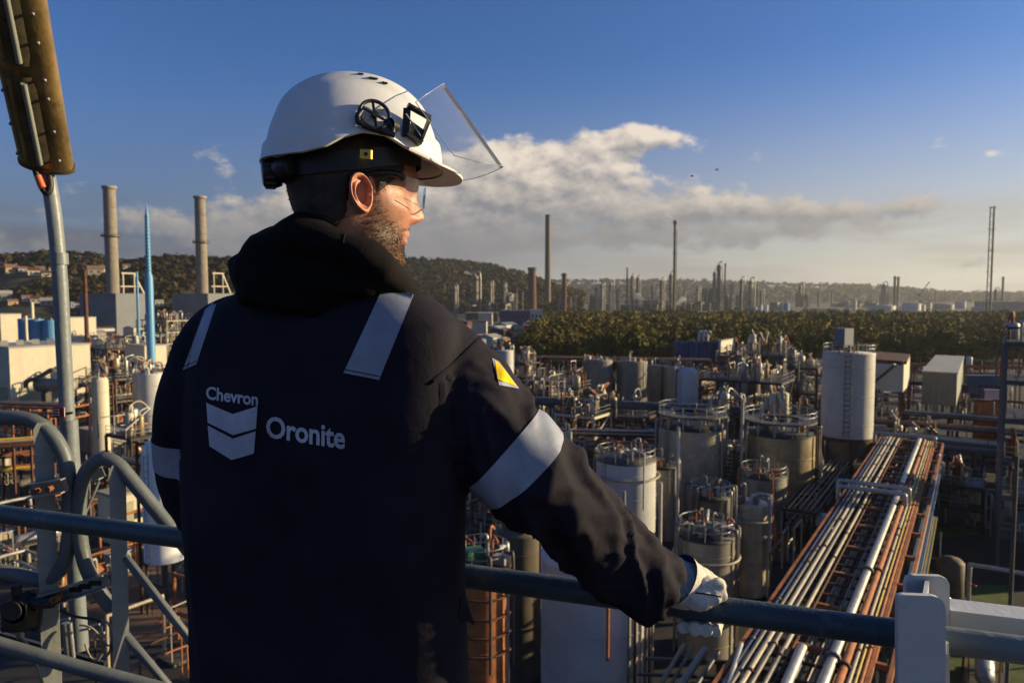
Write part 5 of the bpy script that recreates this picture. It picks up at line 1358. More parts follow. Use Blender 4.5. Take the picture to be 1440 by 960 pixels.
tray(4.0, .7, RZ - .4, M_BLUE, -55, -14); tray(4.5, .35, RZ - .9, M_YELP, -80, -30); tray(3.9, .55, RZ - .6, M_DBLUE, -14, 2); tray(5.1, .3, RZ - 1.4, M_RUSTO, -78, -46)
# raised loops of bright lagging across the bridge
for (t, z, s0, s1) in ((-.5, RZ + 1.3, -3.6, 3.2), (-30.5, RZ + 1.5, -3.5, 2.4), (-32.0, RZ + 1.3, -3.3, 2.2)):
    MB().tube(catmull([rb(t, s0, RZ), rb(t, s0, z - .3), rb(t, s0 + .3, z), rb(t, (s0 + s1) / 2, z), rb(t, s1 - .3, z), rb(t, s1, z - .3), rb(t, s1, RZ)], 5), .21, 12).build('loop_pipe', M_PIPEA, PB)
# bundle of pipes and trays leaving the bridge at the bottom
bp = thing('pipe_bundle', 'bundle of grey, green and yellow pipes below the near end of the bridge', 'pipes', tuple(rb(-62, -6, 0)))
for i, (x0, x1, y1, z, r, m) in enumerate(((900, 962, 906, 6.6, .12, M_PIPEG), (915, 975, 908, 6.6, .09, M_FRAME), (925, 992, 912, 6.7, .20, M_GTANK), (948, 1010, 916, 6.7, .12, M_PIPEG), (1010, 1042, 905, 8.2, .14, M_PIPEA), (1032, 1072, 915, 7.0, .07, M_GRNP), (1050, 1092, 920, 7.0, .06, M_YELP), (1085, 1128, 910, 8.3, .26, M_PIPEA), (965, 1030, 925, 6.3, .08, M_RUSTD))):
    a, b = on(x1, y1, z), on(x0, 1010, z); MB().tube([a, a.lerp(b, .5), b + (b - a) * 1.2], r, 12).build('pipe', m, bp)
for k in range(6):
    a, b = on(905 - 8 * k, 925 + 22 * k, 6.35), on(1120 - 8 * k, 935 + 22 * k, 6.35); MB().bar(a, b, .16).build('cross_beam', M_FRAME, bp); c_ = (a + b) / 2; MB().bar((c_.x, c_.y, 0), (c_.x, c_.y, 6.3), .3).build('column', M_FRAME, bp)
# ---- other racks
def rack(label, p, q_, z, w_, pipes, m, nb=8, tiers=1, cat='pipe rack', colr=None):
    t = thing('pipe_rack', label, cat, tuple(p)); d = (q_ - p); d.z = 0; L = d.length; d.normalize(); n = Vector((-d.y, d.x, 0)); rg = random.Random(len(label) * 7 + int(L))
    for k in range(nb):
        a = p + d * (L * k / (nb - 1))
        for s_ in (-w_ / 2, w_ / 2): MB().bar(a + n * s_, a + n * s_ + ZV * z, .25).build('column', m, t)
        for j in range(tiers + 1): MB().bar(a - n * w_ / 2 + ZV * (z - j * 1.8), a + n * w_ / 2 + ZV * (z - j * 1.8), .25).build('cross_beam', m, t)
    for s_ in (-w_ / 2 - .14, w_ / 2 + .14): MB().bar(p + n * s_ + ZV * (z + .02), q_ + n * s_ + ZV * (z + .02), .24, .34).build('edge_beam', m, t)
    for j in range(tiers + 1):
        for k in range(pipes):
            s_ = -w_ / 2 + w_ * (k + .7) / (pipes + .4); r = rg.choice((.07, .1, .14, .2)); MB().tube([p + n * s_ + ZV * (z - j * 1.8 + .12 + r), q_ + n * s_ + ZV * (z - j * 1.8 + .12 + r)], r, 8).build('pipe', rg.choice(colr or (M_PIPEA, M_PIPEC, M_PIPEG, M_RUSTO, M_RUSTD)), t)
    return t
F = lambda px, D: gp(px, D)
rack('long orange pipe rack running along the edge of the trees', F(690, 200), F(1000, 188), 10.4, 3, 4, M_RUSTO, 12, 1, colr=(M_RUSTO, M_DBLUE, M_RUSTD, M_PIPEC))
rack('red pipe rack behind the grey green building at the right', F(1285, 176), F(1460, 168), 10.2, 3, 4, M_RUSTO, 8, 1, colr=(M_RUSTO, M_REDP, M_RUSTD))
rack('rusty pipe rack below the big grey duct', F(700, 104), F(1010, 100), 7.4, 4, 6, M_RUSTD, 9, 2)
rack('dark pipe rack leading right from the far end of the bridge', F(1300, 97), F(1500, 90), 6.6, 3, 6, M_FRAME, 6, 1, colr=(M_PIPEG, M_FRAME, M_PIPEA))
rack('rust red rack in front of the cream hall', F(-40, 122), F(105, 118), 8.8, 5, 6, M_RUSTO, 7, 1, colr=(M_RUSTO, M_RUSTD, M_PIPEC))
rack('rusty rack with yellow valves at the far left', F(-60, 88), F(66, 92), 8.4, 4, 6, M_RUSTD, 6, 2, colr=(M_PIPEC, M_RUSTO, M_YELP, M_RUSTD))
rack('orange pipe rack left of the grey pair of tanks', F(735, 150), F(815, 148), 9.0, 4, 5, M_RUSTO, 5, 2)
rack('dark rack between the bridge and the yellowed steel tank', F(1130, 74), F(1185, 96), 4.4, 3, 5, M_DARKS, 5, 1)
dct = thing('duct', 'big dark grey duct running level behind the railed tanks', 'duct', tuple(F(740, 112)))
MB().tube([at(725, 562, 113), at(960, 573, 109), at(1090, 579, 106.7)], .68, 20).build('duct_shell', mat('dark_duct', (.085, .085, .088), .75, 0, .3, 1, stain=(.07, .05, .035), stain_amt=.5, bump=.1), dct)
for k in range(6): p = at(740 + 62 * k, 562.7 + 3 * k, 112.5 - 1.1 * k); MB().bar(Vector((p.x, p.y, 0)), p - ZV * .66, .3).build('support', M_RUSTD, dct); MB().ring(p, .71, .05, 16, 4).build('flange', M_PIPEG, dct) if False else None
hv = thing('drum', 'grey lying drum with a bent pipe before the cream hall', 'drum', tuple(F(70, 128)))
a, b = at(56, 541, 128), at(100, 541, 124); MB().tube([a - (b - a) * .04, a, b, b + (b - a) * .04], [.7, 1.25, 1.25, .7], 20).build('shell', M_GTANK, hv)
MB().tube(catmull([at(36, 545, 127), at(38, 536, 127), at(50, 532, 127), at(62, 526, 127), at(72, 520, 127), at(76, 522, 127)], 4), .4, 10).build('bent_pipe', M_PIPEG, hv)
for f in (.2, .8): p = a.lerp(b, f); MB().box((p.x, p.y, p.z / 2 - .55), .8, 1.6, p.z - 1.0).build('saddle', M_FRAME, hv)

# ---- steel structures with open floors
def structure(label, px, D, wu, wv, h, levels, m, seed, vessels=3, rail=True):
    rg = random.Random(seed); c = gp(px, D); t = thing('process_structure', label, 'steel structure', tuple(c))
    nu, nv = max(2, int(wu / 5) + 1), max(2, int(wv / 5) + 1); f = lambda a, b, z: c + U * a - V_ * b + ZV * z
    for i in range(nu):
        for j in range(nv): MB().bar(f(wu * i / (nu - 1), wv * j / (nv - 1), 0), f(wu * i / (nu - 1), wv * j / (nv - 1), h), .3).build('column', m, t)
    for l in range(1, levels + 1):
        z = h * l / levels
        for i in range(nu): MB().bar(f(wu * i / (nu - 1), 0, z), f(wu * i / (nu - 1), wv, z), .25, .35).build('beam', m, t)
        for j in range(nv): MB().bar(f(0, wv * j / (nv - 1), z - .02), f(wu, wv * j / (nv - 1), z - .02), .25, .35).build('beam', m, t)
        MB().obox(f(wu / 2, wv / 2, z + .22), U * wu / 2, V_ * wv / 2, ZV * .03).build('floor_grating', M_DARKS, t)
        if rail:
            q = MB()
            for zz in (.6, 1.15):
                for (a0, a1) in (((0, 0), (wu, 0)), ((wu, 0), (wu, wv)), ((wu, wv), (0, wv)), ((0, wv), (0, 0))): q.bar(f(*a0, z + .2 + zz), f(*a1, z + .2 + zz), .05)
            for i in range(int(wu / 1.6) + 1):
                for b in (0, wv): q.bar(f(wu * i / int(wu / 1.6), b, z + .2), f(wu * i / int(wu / 1.6), b, z + 1.35), .05)
            for i in range(int(wv / 1.6) + 1):
                for b in (0, wu): q.bar(f(b, wv * i / int(wv / 1.6), z + .2), f(b, wv * i / int(wv / 1.6), z + 1.35), .05)
            q.build('railing', M_GALV, t)
        for k in range(vessels):
            a, b = wu * rg.uniform(.12, .88), wv * rg.uniform(.12, .88); r = rg.uniform(.25, .8); hh = min(h / levels * .8, rg.uniform(1.2, 4)); p = f(a, b, z + .25)
            MB().lathe(p, [(r * .8, 0), (r, .12), (r, hh - r * .3), (r * .93, hh - r * .12), (r * .7, hh + r * .05), (.05, hh + r * .15)], 16).build('vessel', rg.choice((M_ALU, M_BROWN, M_GTANK, M_CREAM, M_ALUY, M_RUSTD, M_PIPEA)), t)
            for q_ in range(2):
                a, b = wu * rg.uniform(.05, .95), wv * rg.uniform(.05, .95); p2 = f(a, b, z + .25); e = rg.choice((U, -U, V_, -V_)); l_ = rg.uniform(.8, 3.5); h2_ = rg.uniform(.8, 3.2)
                MB().tube(catmull([p2, p2 + ZV * (h2_ - .2), p2 + ZV * h2_ + e * .25, p2 + ZV * h2_ + e * l_, p2 + e * (l_ + .25) + ZV * (h2_ - .2), p2 + e * (l_ + .25) - ZV * .2], 3), rg.choice((.05, .08, .12)), 7).build('pipe', rg.choice((M_PIPEA, M_PIPEC, M_PIPEG, M_RUSTO, M_RUSTD)), t)
            MB().tube(catmull([p + ZV * hh, p + ZV * (hh + .7), p + ZV * (hh + .9) + U * rg.uniform(-2, 2), p + U * rg.uniform(-2.5, 2.5) + V_ * rg.uniform(-1.5, 1.5) + ZV * rg.uniform(.5, hh)], 4), rg.uniform(.08, .2), 8).build('pipe', rg.choice((M_PIPEA, M_PIPEC, M_PIPEG, M_RUSTO)), t)
    for i in range(nu - 1):
        for l in range(levels):
            if rg.random() < .6: MB().bar(f(wu * i / (nu - 1), 0, h * l / levels), f(wu * (i + 1) / (nu - 1), 0, h * (l + 1) / levels), .16).build('brace', m, t)
    return t
structure('dark open platform crowded with vessels left of the white silo', 1100, 112, 9, 13, 13.2, 2, M_DARKS, 3, 9)
structure('high vessel deck with pale domes behind the dark open platform', 1105, 150, 10, 14, 14.5, 2, M_FRAME, 4, 10)
structure('open steel frame right of the yellowed steel tank', 1150, 128, 6, 6, 14, 3, M_RUSTD, 5, 4)
structure('blue grey steel tower cut by the right edge of the picture', 1492, 66, 9, 4.2, 22.5, 6, mat('blue_grey_steel', (.055, .066, .085), .5, .1, .2, 2, stain=(.05, .045, .04), bump=.05), 6, 1)
structure('brown open structure behind the blue mast and cream block', 150, 215, 14, 22, 11, 2, M_RUSTD, 7, 12)
structure('low steel frame of pale pipework in front of the cream block', 160, 150, 10, 12, 9.5, 2, M_FRAME, 8, 9)
structure('steel frame with pale columns right of the left power block', 235, 330, 16, 26, 16, 3, M_CREAM, 9, 12, False)
structure('low dark platform between the railed steel tank and the grey pair', 905, 118, 7, 12, 6.5, 1, M_RUSTD, 10, 7)
structure('dark frame in the shade right of the pipe bridge', 1330, 98, 6, 9, 5.5, 2, M_DARKS, 12, 4)
structure('low dark frame near the lawn right of the pipe bridge', 1392, 80, 5, 8, 5.0, 2, M_DARKS, 13, 3)
structure('crowded steel deck behind the white cone roofed tank', 800, 92, 8, 10, 6.0, 2, M_RUSTD, 14, 8)
structure('rusty deck with pipes between the orange tower and the white tank', 760, 66, 6, 8, 7.5, 2, M_RUSTD, 15, 7)
mast('tall_pole', 'brown pole with a yellow edge at the right edge of the picture', 1437, 24, [(1500, 6), (640, 5.4)], M_BROWN, 'pole')
for (px, y0, y1, D, lb) in ((932, 678, 790, 58, 'upright pale pipe post left of the grey tank with a ring pipe'), (956, 600, 740, 64, 'slim pale lamp pole before the railed steel tank'), (1046, 560, 640, 86, 'slim pole between the two railed tanks'), (1310, 585, 640, 105, 'white vent pole at the far end of the bridge'), (880, 690, 760, 70, 'short pale post before the white cone roofed tank')):
    mast('slim_pole', lb, px, D, [(y1 + 80, 5), (y0, 4.4)], M_CREAM if D < 70 else M_PIPEA, 'pole')

# ---- small plant items filling the yard
def skid(px, D, rg):
    c = gp(px, D); kind = rg.choice(('pump_skid', 'valve_manifold', 'small_vessel', 'heat_exchanger', 'pipe_stack', 'cabinet'))
    mm = rg.choice((M_ALU, M_WTANK, M_CREAM, M_GTANK, M_PIPEA, M_RUSTO, M_BROWN)); cw = {'aluminium_jacket': 'silver', 'white_tank_paint': 'white', 'cream_cladding': 'cream', 'grey_tank_paint': 'grey', 'pipe_lagging': 'shiny', 'orange_rust': 'rusty', 'brown_tank': 'brown'}[mm.name]
    nm = kind.replace('_', ' ')
    t = thing(kind, auto(cw + ' ' + nm, px, D), nm, tuple(c)); f = lambda a, b, z: c + U * a - V_ * b + ZV * z
    MB().obox(f(0, 0, .12), U * 1.6, V_ * 1.2, ZV * .1).build('base_frame', M_FRAME, t)
    if kind == 'pump_skid':
        MB().tube([f(-1, .2, .7), f(.5, .2, .7)], .42, 12).build('motor', rg.choice((M_BLUE, M_GRNP, M_GTANK)), t); MB().tube([f(.5, .2, .7), f(1.1, .2, .7)], .55, 12).build('pump', mm, t)
    elif kind == 'small_vessel':
        h = rg.uniform(2.5, 5); r = rg.uniform(.6, 1.1); MB().lathe(f(0, 0, .6), [(r * .5, 0), (r, .4), (r, h), (r * .7, h + .35), (.04, h + .5)], 16).build('shell', mm, t)
        for k in range(3): a = 2.1 * k; MB().bar(f(r * .8 * math.cos(a), r * .8 * math.sin(a), .2), f(r * .8 * math.cos(a), r * .8 * math.sin(a), 1.1), .14).build('leg', M_FRAME, t)
    elif kind == 'heat_exchanger':
        z = rg.uniform(1.2, 3); MB().tube([f(-2.4, 0, z), f(-2.1, 0, z), f(2.1, 0, z), f(2.4, 0, z)], [.3, .6, .6, .3], 16).build('shell', mm, t)
        for a in (-1.4, 1.4): MB().bar(f(a, 0, .2), f(a, 0, z - .55), .35).build('saddle', M_FRAME, t)
    elif kind == 'cabinet':
        MB().obox(f(0, 0, 1.2), U * 1.1, V_ * .6, ZV * 1.0).build('housing', mm, t); MB().obox(f(0, 0, 2.25), U * 1.2, V_ * .7, ZV * .05).build('lid', M_ROOFW, t)
        for a in (-.5, .5): MB().obox(f(a, -.62, 1.2), U * .45, V_ * .03, ZV * .8).build('door', mm, t)
    for k in range(rg.randint(4, 8) if kind in ('pipe_stack', 'valve_manifold') else rg.randint(2, 4)):
        a, b, r = rg.uniform(-1.8, 1.8), rg.uniform(-1.4, 1.4), rg.choice((.06, .09, .13, .18)); h = rg.uniform(1.2, 4.8); e = rg.choice((U, V_, -U, -V_)); l = rg.uniform(1, 5)
        MB().tube(catmull([f(a, b, .1), f(a, b, h - .4), f(a, b, h) + e * .4, f(a, b, h) + e * l, f(a, b, h - .4) + e * (l + .4), f(a, b, .1) + e * (l + .4)], 4), r, 8).build('pipe', rg.choice((M_PIPEA, M_PIPEC, M_PIPEG, M_RUSTO, M_RUSTD, M_PIPEA)), t)
        if rg.random() < .5: MB().ring(f(a, b, h * .6) + e * .3, .22, .04, 10, 4).build('hand_wheel', rg.choice((M_REDP, M_YELP, M_RUSTO, M_FRAME)), t)
    if rg.random() < .35: MB().bar(f(1.2, .9, .1), f(1.2, .9, rg.uniform(4, 7)), .12).build('lamp_pole', M_PIPEA, t)
    return t
rg = random.Random(77)
FOOT = [(gp(a, d), r) for a, d, r in ((1194, 100, 5), (882, 75, 5), (975, 90, 6), (1100, 88, 6), (998, 53, 4.5), (1058, 64, 4), (1003, 62, 4), (1085, 80, 4), (841, 45, 5.5), (728, 50, 4), (676, 41, 4), (841, 150, 6), (889, 150, 6), (226, 60, 4), (209, 115, 5), (138, 110, 3), (160, 78, 5), (145, 121, 9), (15, 152, 14), (90, 170, 14), (1328, 132, 9), (1262, 128, 8), (203, 195, 8), (985, 47, 4.5), (1010, 46, 4), (1030, 57, 3.5), (890, 67, 4.5), (905, 60, 4), (960, 80, 4), (1100, 80, 4), (1060, 66, 3.5), (850, 144, 5), (890, 144, 5), (1194, 92, 4))]
count = 0
for row, D in enumerate((47, 54, 60, 67, 74, 82, 91, 101, 112, 124, 137, 151, 166, 183, 203, 228, 252)):
    step = 4.6 if D < 115 else (6.5 if D < 170 else 9)
    X = -.78 * D
    while X < .76 * D:
        X += step * rg.uniform(.75, 1.3); px = CX + X / D * FPX; c = gp(px, D + rg.uniform(-2, 2))
        tt_ = (c - ctr); s_ = tt_.dot(V_)
        if -5.2 < s_ < 6 and tt_.dot(U) < 3: continue
        if s_ > 6 and D < 92 and rg.random() < .15: continue
        if px > 1430 or px < -40 or (250 < px < 640): continue
        if px < 260 and D < 84 and rg.random() < .4: continue
        if any((c - q).length < r + 1.5 for q, r in FOOT): continue
        skid(px, c.y, rg); count += 1
print('skids', count)
# more racks and small decks threading between the tanks
def clear(p, m=1.0):
    t_ = p - ctr; s_ = t_.dot(V_)
    if -5.5 < s_ < 6.5 and t_.dot(U) < 5: return False
    return all((p - q).length > r + m for q, r in FOOT)
n_r = n_s = 0; tries = 0
while (n_r < 26 or n_s < 22) and tries < 4000:
    tries += 1
    px = rg.choice((rg.uniform(650, 1430), rg.uniform(650, 1300), rg.uniform(-30, 250))); D = math.exp(rg.uniform(math.log(48), math.log(215)))
    if px < 260 and D < 80: continue
    p = gp(px, D)
    if px > 1290 and D < 92 and rg.random() < .3: continue
    if n_r < 26:
        d = rg.choice((U, V_, V_)); L = rg.uniform(9, 26); q = p + d * L
        if all(clear(p.lerp(q, f / 6), .3) for f in range(7)):
            m, cw = rg.choice(((M_RUSTD, 'brown'), (M_RUSTO, 'rust orange'), (M_FRAME, 'grey'), (M_DARKS, 'black')))
            mid_ = (p + q) / 2; rack(auto(cw + ' pipe rack', CX + mid_.x / mid_.y * FPX, mid_.y), p, q, rg.uniform(3.2, 8.5), rg.uniform(1.6, 3.2), rg.randint(4, 7), m, max(3, int(L / 4.5)), rg.randint(1, 2)); n_r += 1
    if n_s < 22 and clear(p, 3):
        m, cw = rg.choice(((M_RUSTD, 'brown'), (M_FRAME, 'grey'), (M_DARKS, 'black'), (M_CREAM, 'cream')))
        wu, wv, h = rg.uniform(3, 6), rg.uniform(3, 7), rg.uniform(4, 11) * (1 if D > 70 else .7)
        structure(auto(cw + ' steel deck', px, D), px, D, wu, wv, h, rg.randint(1, 3), m, tries, rg.randint(2, 5)); n_s += 1; FOOT.append((p, 3.5))
for (x0, y0, y1, h, lb) in ((58, 69, 76, 9.5, 'low unseen hall added to shade the yard beyond the right edge'), (77, 77, 104, 13, 'tall unseen hall added to shade the yard beyond the right edge')):  # unseen halls added only for the shadow they cast over the yard
    t = thing('shade_hall', lb, 'building', (x0 + 9, (y0 + y1) / 2, 0)); MB().box((x0 + 9, (y0 + y1) / 2, h / 2), 18, y1 - y0, h).build('wall', M_GREYB, t); MB().box((x0 + 9, (y0 + y1) / 2, h + .2), 18.6, y1 - y0 + .6, .4).build('roof', M_ROOFW, t)
    for k in range(6): MB().box((x0 - .05, y0 + (y1 - y0) * (k + .5) / 6, h * .6), .1, 2.2, 1.6).build('window', M_WIN, t)
# ------------------------------------------------------------------ foliage meshes
def leaf_mat(name, cols, rnd=.35):
    m = bpy.data.materials.new(name); m.use_nodes = True; t = NT(m.node_tree); b = t.n['Principled BSDF']
    o = t.node('ShaderNodeTexCoord').outputs['Object']; oi = t.node('ShaderNodeObjectInfo').outputs['Random']
    at_ = t.node('ShaderNodeAttribute', attribute_name='tone').outputs['Fac']
    n = t.m('ADD', t.m('MULTIPLY', t.noise(o, .35, 3, .6), .6), t.m('MULTIPLY', at_, .4))
    c = t.mix(t.ss(n, .3, .8), cols[0] + (1,), cols[1] + (1,)); c = t.mix(t.m('MULTIPLY', oi, rnd), c, cols[2] + (1,))
    t.l.new(c, b.inputs['Base Color']); b.inputs['Roughness'].default_value = .8; b.inputs['Specular IOR Level'].default_value = .1
    return m
LEAF = [leaf_mat('olive_leaves', ((.065, .066, .014), (.20, .165, .032), (.25, .16, .028))), leaf_mat('golden_leaves', ((.10, .085, .017), (.25, .19, .034), (.24, .14, .024))),
        leaf_mat('dark_green_leaves', ((.038, .050, .013), (.105, .108, .024), (.12, .10, .022))), leaf_mat('russet_leaves', ((.065, .050, .016), (.15, .105, .028), (.13, .105, .025)))]
M_BARK = mat('bark', (.06, .045, .032), .9, 0, .3, 2, bump=.3, bscale=10)
def crown_arrays(rg, n_cl, n_leaf, rx, rz, ls):
    V, F, T = [], [], []
    for k in range(n_cl):
        d = rg.normal(0, 1, 3); d /= np.linalg.norm(d); rr_ = rg.uniform(.35, 1) ** .6
        c = d * np.array([rx, rx, rz]) * rr_ * .78; cr = rg.uniform(.32, .52) * rx; tone = rg.uniform(0, 1)
        for j in range(n_leaf):
            e = rg.normal(0, 1, 3); e /= np.linalg.norm(e); p = c + e * cr * rg.uniform(.6, 1.05)
            a = rg.normal(0, 1, 3); a -= a.dot(e) * e * .9; a /= np.linalg.norm(a); b = np.cross(e + rg.normal(0, .22, 3), a); b /= np.linalg.norm(b) + 1e-9
            s = ls * rg.uniform(.6, 1.3); i = len(V)
            V += [p - a * s, p + b * s * .8, p + a * s, p - b * s * .8]; F.append((i, i + 1, i + 2, i + 3)); T += [tone] * 4
    return np.array(V), F, T
def crown_mesh(seed, n_cl=20, n_leaf=26, rx=4.5, rz=5.0, ls=.62):
    rg = np.random.default_rng(seed); V, F, T = crown_arrays(rg, n_cl, n_leaf, rx, rz, ls)
    me = bpy.data.meshes.new('crown'); me.from_pydata(V.tolist(), [], F); a = me.attributes.new('tone', 'FLOAT', 'POINT'); a.data.foreach_set('value', np.array(T, np.float32)); me.update(); return me
def trunk_mesh(h, seed):
    rg = random.Random(seed); mb = MB(); mb.tube([(0, 0, 0), (.1, 0, h * .5), (.0, .1, h)], [.32, .24, .12], 7)
    for k in range(6):
        a = rg.uniform(0, 6.28); z = h * rg.uniform(.35, .8); mb.tube([(0, 0, z), (math.cos(a) * 1.4, math.sin(a) * 1.4, z + 1.4), (math.cos(a) * 2.6, math.sin(a) * 2.6, z + 3.2)], [.12, .08, .03], 5)
    return mb.mesh('trunk')
KINDS = []
for i in range(10):
    li = (0, 0, 1, 2, 3, 0, 1, 2, 0, 1)[i]; cme = crown_mesh(100 + i, 22, 34, ls=.52, rx=(4.6, 5.2, 4.2, 5.0, 4.4)[i % 5], rz=(4.6, 4.2, 5.2, 4.8, 5.4)[i % 5]); cme.materials.append(LEAF[li]); tme = trunk_mesh(9, i); tme.materials.append(M_BARK); KINDS.append((cme, tme, li))
CW = ('olive', 'golden', 'dark green', 'russet')
def tree(px, D, k, s, label, group):
    cme, tme, li = KINDS[k]; c = gp(px, D); t = thing('tree', label.format(CW[li]), 'tree', tuple(c), group); t.scale = (s, s, s * RN.uniform(.9, 1.15)); t.rotation_euler.z = RN.uniform(0, 6.28)
    o = link_mesh('trunk', tme, None, t); o2 = link_mesh('crown', cme, None, t); o2.location = (0, 0, 7.6)
    return t
for (px, nm) in ((790, 'the left end of the wood'), (860, 'the grey pair of tanks'), (985, 'the blue ribbed filter house'), (1085, 'the railed vessel decks'), (1194, 'the white silo'), (1262, 'the cream canopy'), (1330, 'the grey green building'), (1425, 'the right edge')): LMT = globals().setdefault('LMT', []); LMT.append((px, 250, nm))
keepLM = LM[:]; LM[:] = LMT
rows = [(274, 5.6), (281, 5.8), (290, 6.0), (301, 6.2), (314, 6.6), (330, 7.0), (348, 8.5)]
n_t = 0
for ri, (D, st) in enumerate(rows):
    x = .022 * D + (5 if ri < 2 else RN.uniform(-6, 3))
    while x < .76 * D:
        px = CX + x / D * FPX
        if n_t < 296:
            k_ = RN.choice((0, 1, 5, 8, 2, 6, 3, 7, 4, 9) if ri > 1 else (0, 3, 7, 5, 8, 4)); w_ = ('first', 'second', 'third', 'fourth', 'fifth', 'sixth', 'back')[ri]
            tree(px, D + RN.uniform(-3, 3), k_, RN.uniform(.80, 1.10), auto(f'{CW[KINDS[k_][2]]} tree, {w_} row of the wood', px, D), 'autumn trees of the wood behind the works'); n_t += 1
        x += st * RN.uniform(.75, 1.25)
LM[:] = keepLM
# the depth of the wood behind those rows, one mass of crowns
rgw = np.random.default_rng(77); arr = []
for li in range(4):
    Vs, Fs, Ts, off_ = [], [], [], 0
    for k in range(430):
        D = math.sqrt(rgw.uniform(352 ** 2, 720 ** 2)); x = rgw.uniform(.03 + .02 * (D > 500), .80) * D; s = rgw.uniform(.85, 1.25)
        v, f, t_ = crown_arrays(rgw, 9, 20, 5.2, 4.8, .72); v = v * s + np.array([x, D, 8.2 * s]); Vs.append(v); Fs += [tuple(i + off_ for i in q) for q in f]; Ts += t_; off_ += len(v)
    me = bpy.data.meshes.new('wood'); me.from_pydata(np.concatenate(Vs).tolist(), [], Fs); a = me.attributes.new('tone', 'FLOAT', 'POINT'); a.data.foreach_set('value', np.array(Ts, np.float32)); me.update()
    setp(link_mesh('wood', me, LEAF[(0, 1, 3, 2)[li]]), ('olive', 'golden', 'russet', 'dark green')[li] + ' tree crowns filling the deep back part of the wood', 'wood', None, 'stuff')
print('trees', n_t)

# ------------------------------------------------------------------ hills with woods on them
def hill(name, ridge, D0, D1, seed, cm=None):
    N, K = 160, 26; P = []
    pxs = np.linspace(ridge[0][0], ridge[-1][0], N)
    for i in range(K + 8):
        row = []
        for px in pxs:
            yr = np.interp(px, [r[0] for r in ridge], [r[1] for r in ridge]); zt = (HOR - yr) / FPX * D1 + EYE
            if i <= K: f = i / K; D = D0 + (D1 - D0) * f; z = zt * (f ** .85) + 9 * noise.noise((px * .012, f * 3, seed)) * f * (1 - f) * 4
            else: D = D1 + (i - K) * 60; z = zt * max(0, 1 - ((i - K) / 8) ** 2)
            row.append(Vector(((px - CX) / FPX * D, D, z - .5 * (i == 0))))
        P.append(row)
    mb = MB(); mb.grid(P); o = mb.build(name, M_HILL); o['kind'] = 'structure'; return P, pxs
M_HILL = mat('hill_earth', (.045, .040, .020), .95, 0, .4, .02, bump=.2, bscale=.5)
def wood_mat():
    m = bpy.data.materials.new('hill_wood'); m.use_nodes = True; t = NT(m.node_tree); b = t.n['Principled BSDF']
    a = t.node('ShaderNodeAttribute', attribute_name='tone').outputs['Fac']
    r = t.node('ShaderNodeValToRGB'); t.l.new(a, r.inputs[0]); e = r.color_ramp.elements
    for p_, c in ((0, (.020, .024, .010)), (.3, (.038, .036, .013)), (.55, (.058, .038, .017)), (.8, (.050, .047, .015)), (1, (.080, .052, .022))):
        x = e[0] if p_ == 0 else (e[-1] if p_ == 1 else e.new(p_)); x.color = c + (1,)
    t.l.new(r.outputs[0], b.inputs['Base Color']); b.inputs['Roughness'].default_value = .9; b.inputs['Specular IOR Level'].default_value = .05
    return m
M_WOOD = wood_mat()
def wood_on(name, label, P, n, size, seed, leaf, lq, skip=None, tv=.16):
    rg = np.random.default_rng(seed); R_, C_ = 26, len(P[0]); V, F, T = [], [], []
    for k in range(n):
        i = rg.uniform(0, R_) ; j = rg.uniform(0, C_ - 1.01); i0, j0 = int(i), int(j)
        if rg.random() < .12: i = 25 + rg.random(); i0 = int(i)
        p = np.array(P[i0][j0].lerp(P[min(i0 + 1, R_)][j0], i - i0).lerp(P[i0][j0 + 1], j - j0))
        if skip and skip(p): continue
        tone = np.clip(.5 + .9 * noise.noise((p[0] * .012, p[1] * .012, seed)) + rg.normal(0, tv), 0, 1) * (1 if tv > .1 else .5); s = size * rg.uniform(.6, 1.3); p = p + np.array([0, 0, s * .8])
        for q in range(lq):
            e = rg.normal(0, 1, 3); e[2] = abs(e[2]) * .8; e /= np.linalg.norm(e); c = p + e * s * np.array([1, 1, 1.1]) * rg.uniform(.7, 1)
            a = rg.normal(0, 1, 3); a -= a.dot(e) * e; a /= np.linalg.norm(a); b = np.cross(e, a); l = leaf * s * rg.uniform(.7, 1.3); m_ = len(V)
            V += [c - a * l, c + b * l, c + a * l, c - b * l]; F.append((m_, m_ + 1, m_ + 2, m_ + 3)); T += [tone] * 4
    me = bpy.data.meshes.new(name); me.from_pydata([tuple(v) for v in V], [], F); a = me.attributes.new('tone', 'FLOAT', 'POINT'); a.data.foreach_set('value', np.array(T, np.float32)); me.update()
    o = link_mesh(name, me, M_WOOD); setp(o, label, 'wood', None, 'stuff'); return o
P1, _ = hill('near_hill', [(-500, 356), (-200, 352), (-60, 358), (0, 366), (35, 363), (60, 359), (95, 361), (130, 362), (155, 368), (180, 374), (205, 369), (240, 366), (300, 368), (345, 370), (420, 376), (470, 392), (520, 412)], 640, 900, 3.0)
P2_, _ = hill('middle_hill', [(180, 400), (260, 378), (360, 368), (480, 366), (580, 370), (610, 371), (650, 374), (690, 378), (712, 385), (735, 389), (762, 400), (790, 409), (820, 416)], 1150, 1600, 7.0)
P3, _ = hill('far_hill', [(560, 404), (680, 396), (800, 399), (850, 398.5), (900, 398), (1000, 399), (1100, 403), (1180, 404.5), (1240, 406), (1290, 411), (1330, 415), (1500, 416.5), (1800, 417)], 2900, 3900, 11.0)
HOUSES = []
rgH = random.Random(5)
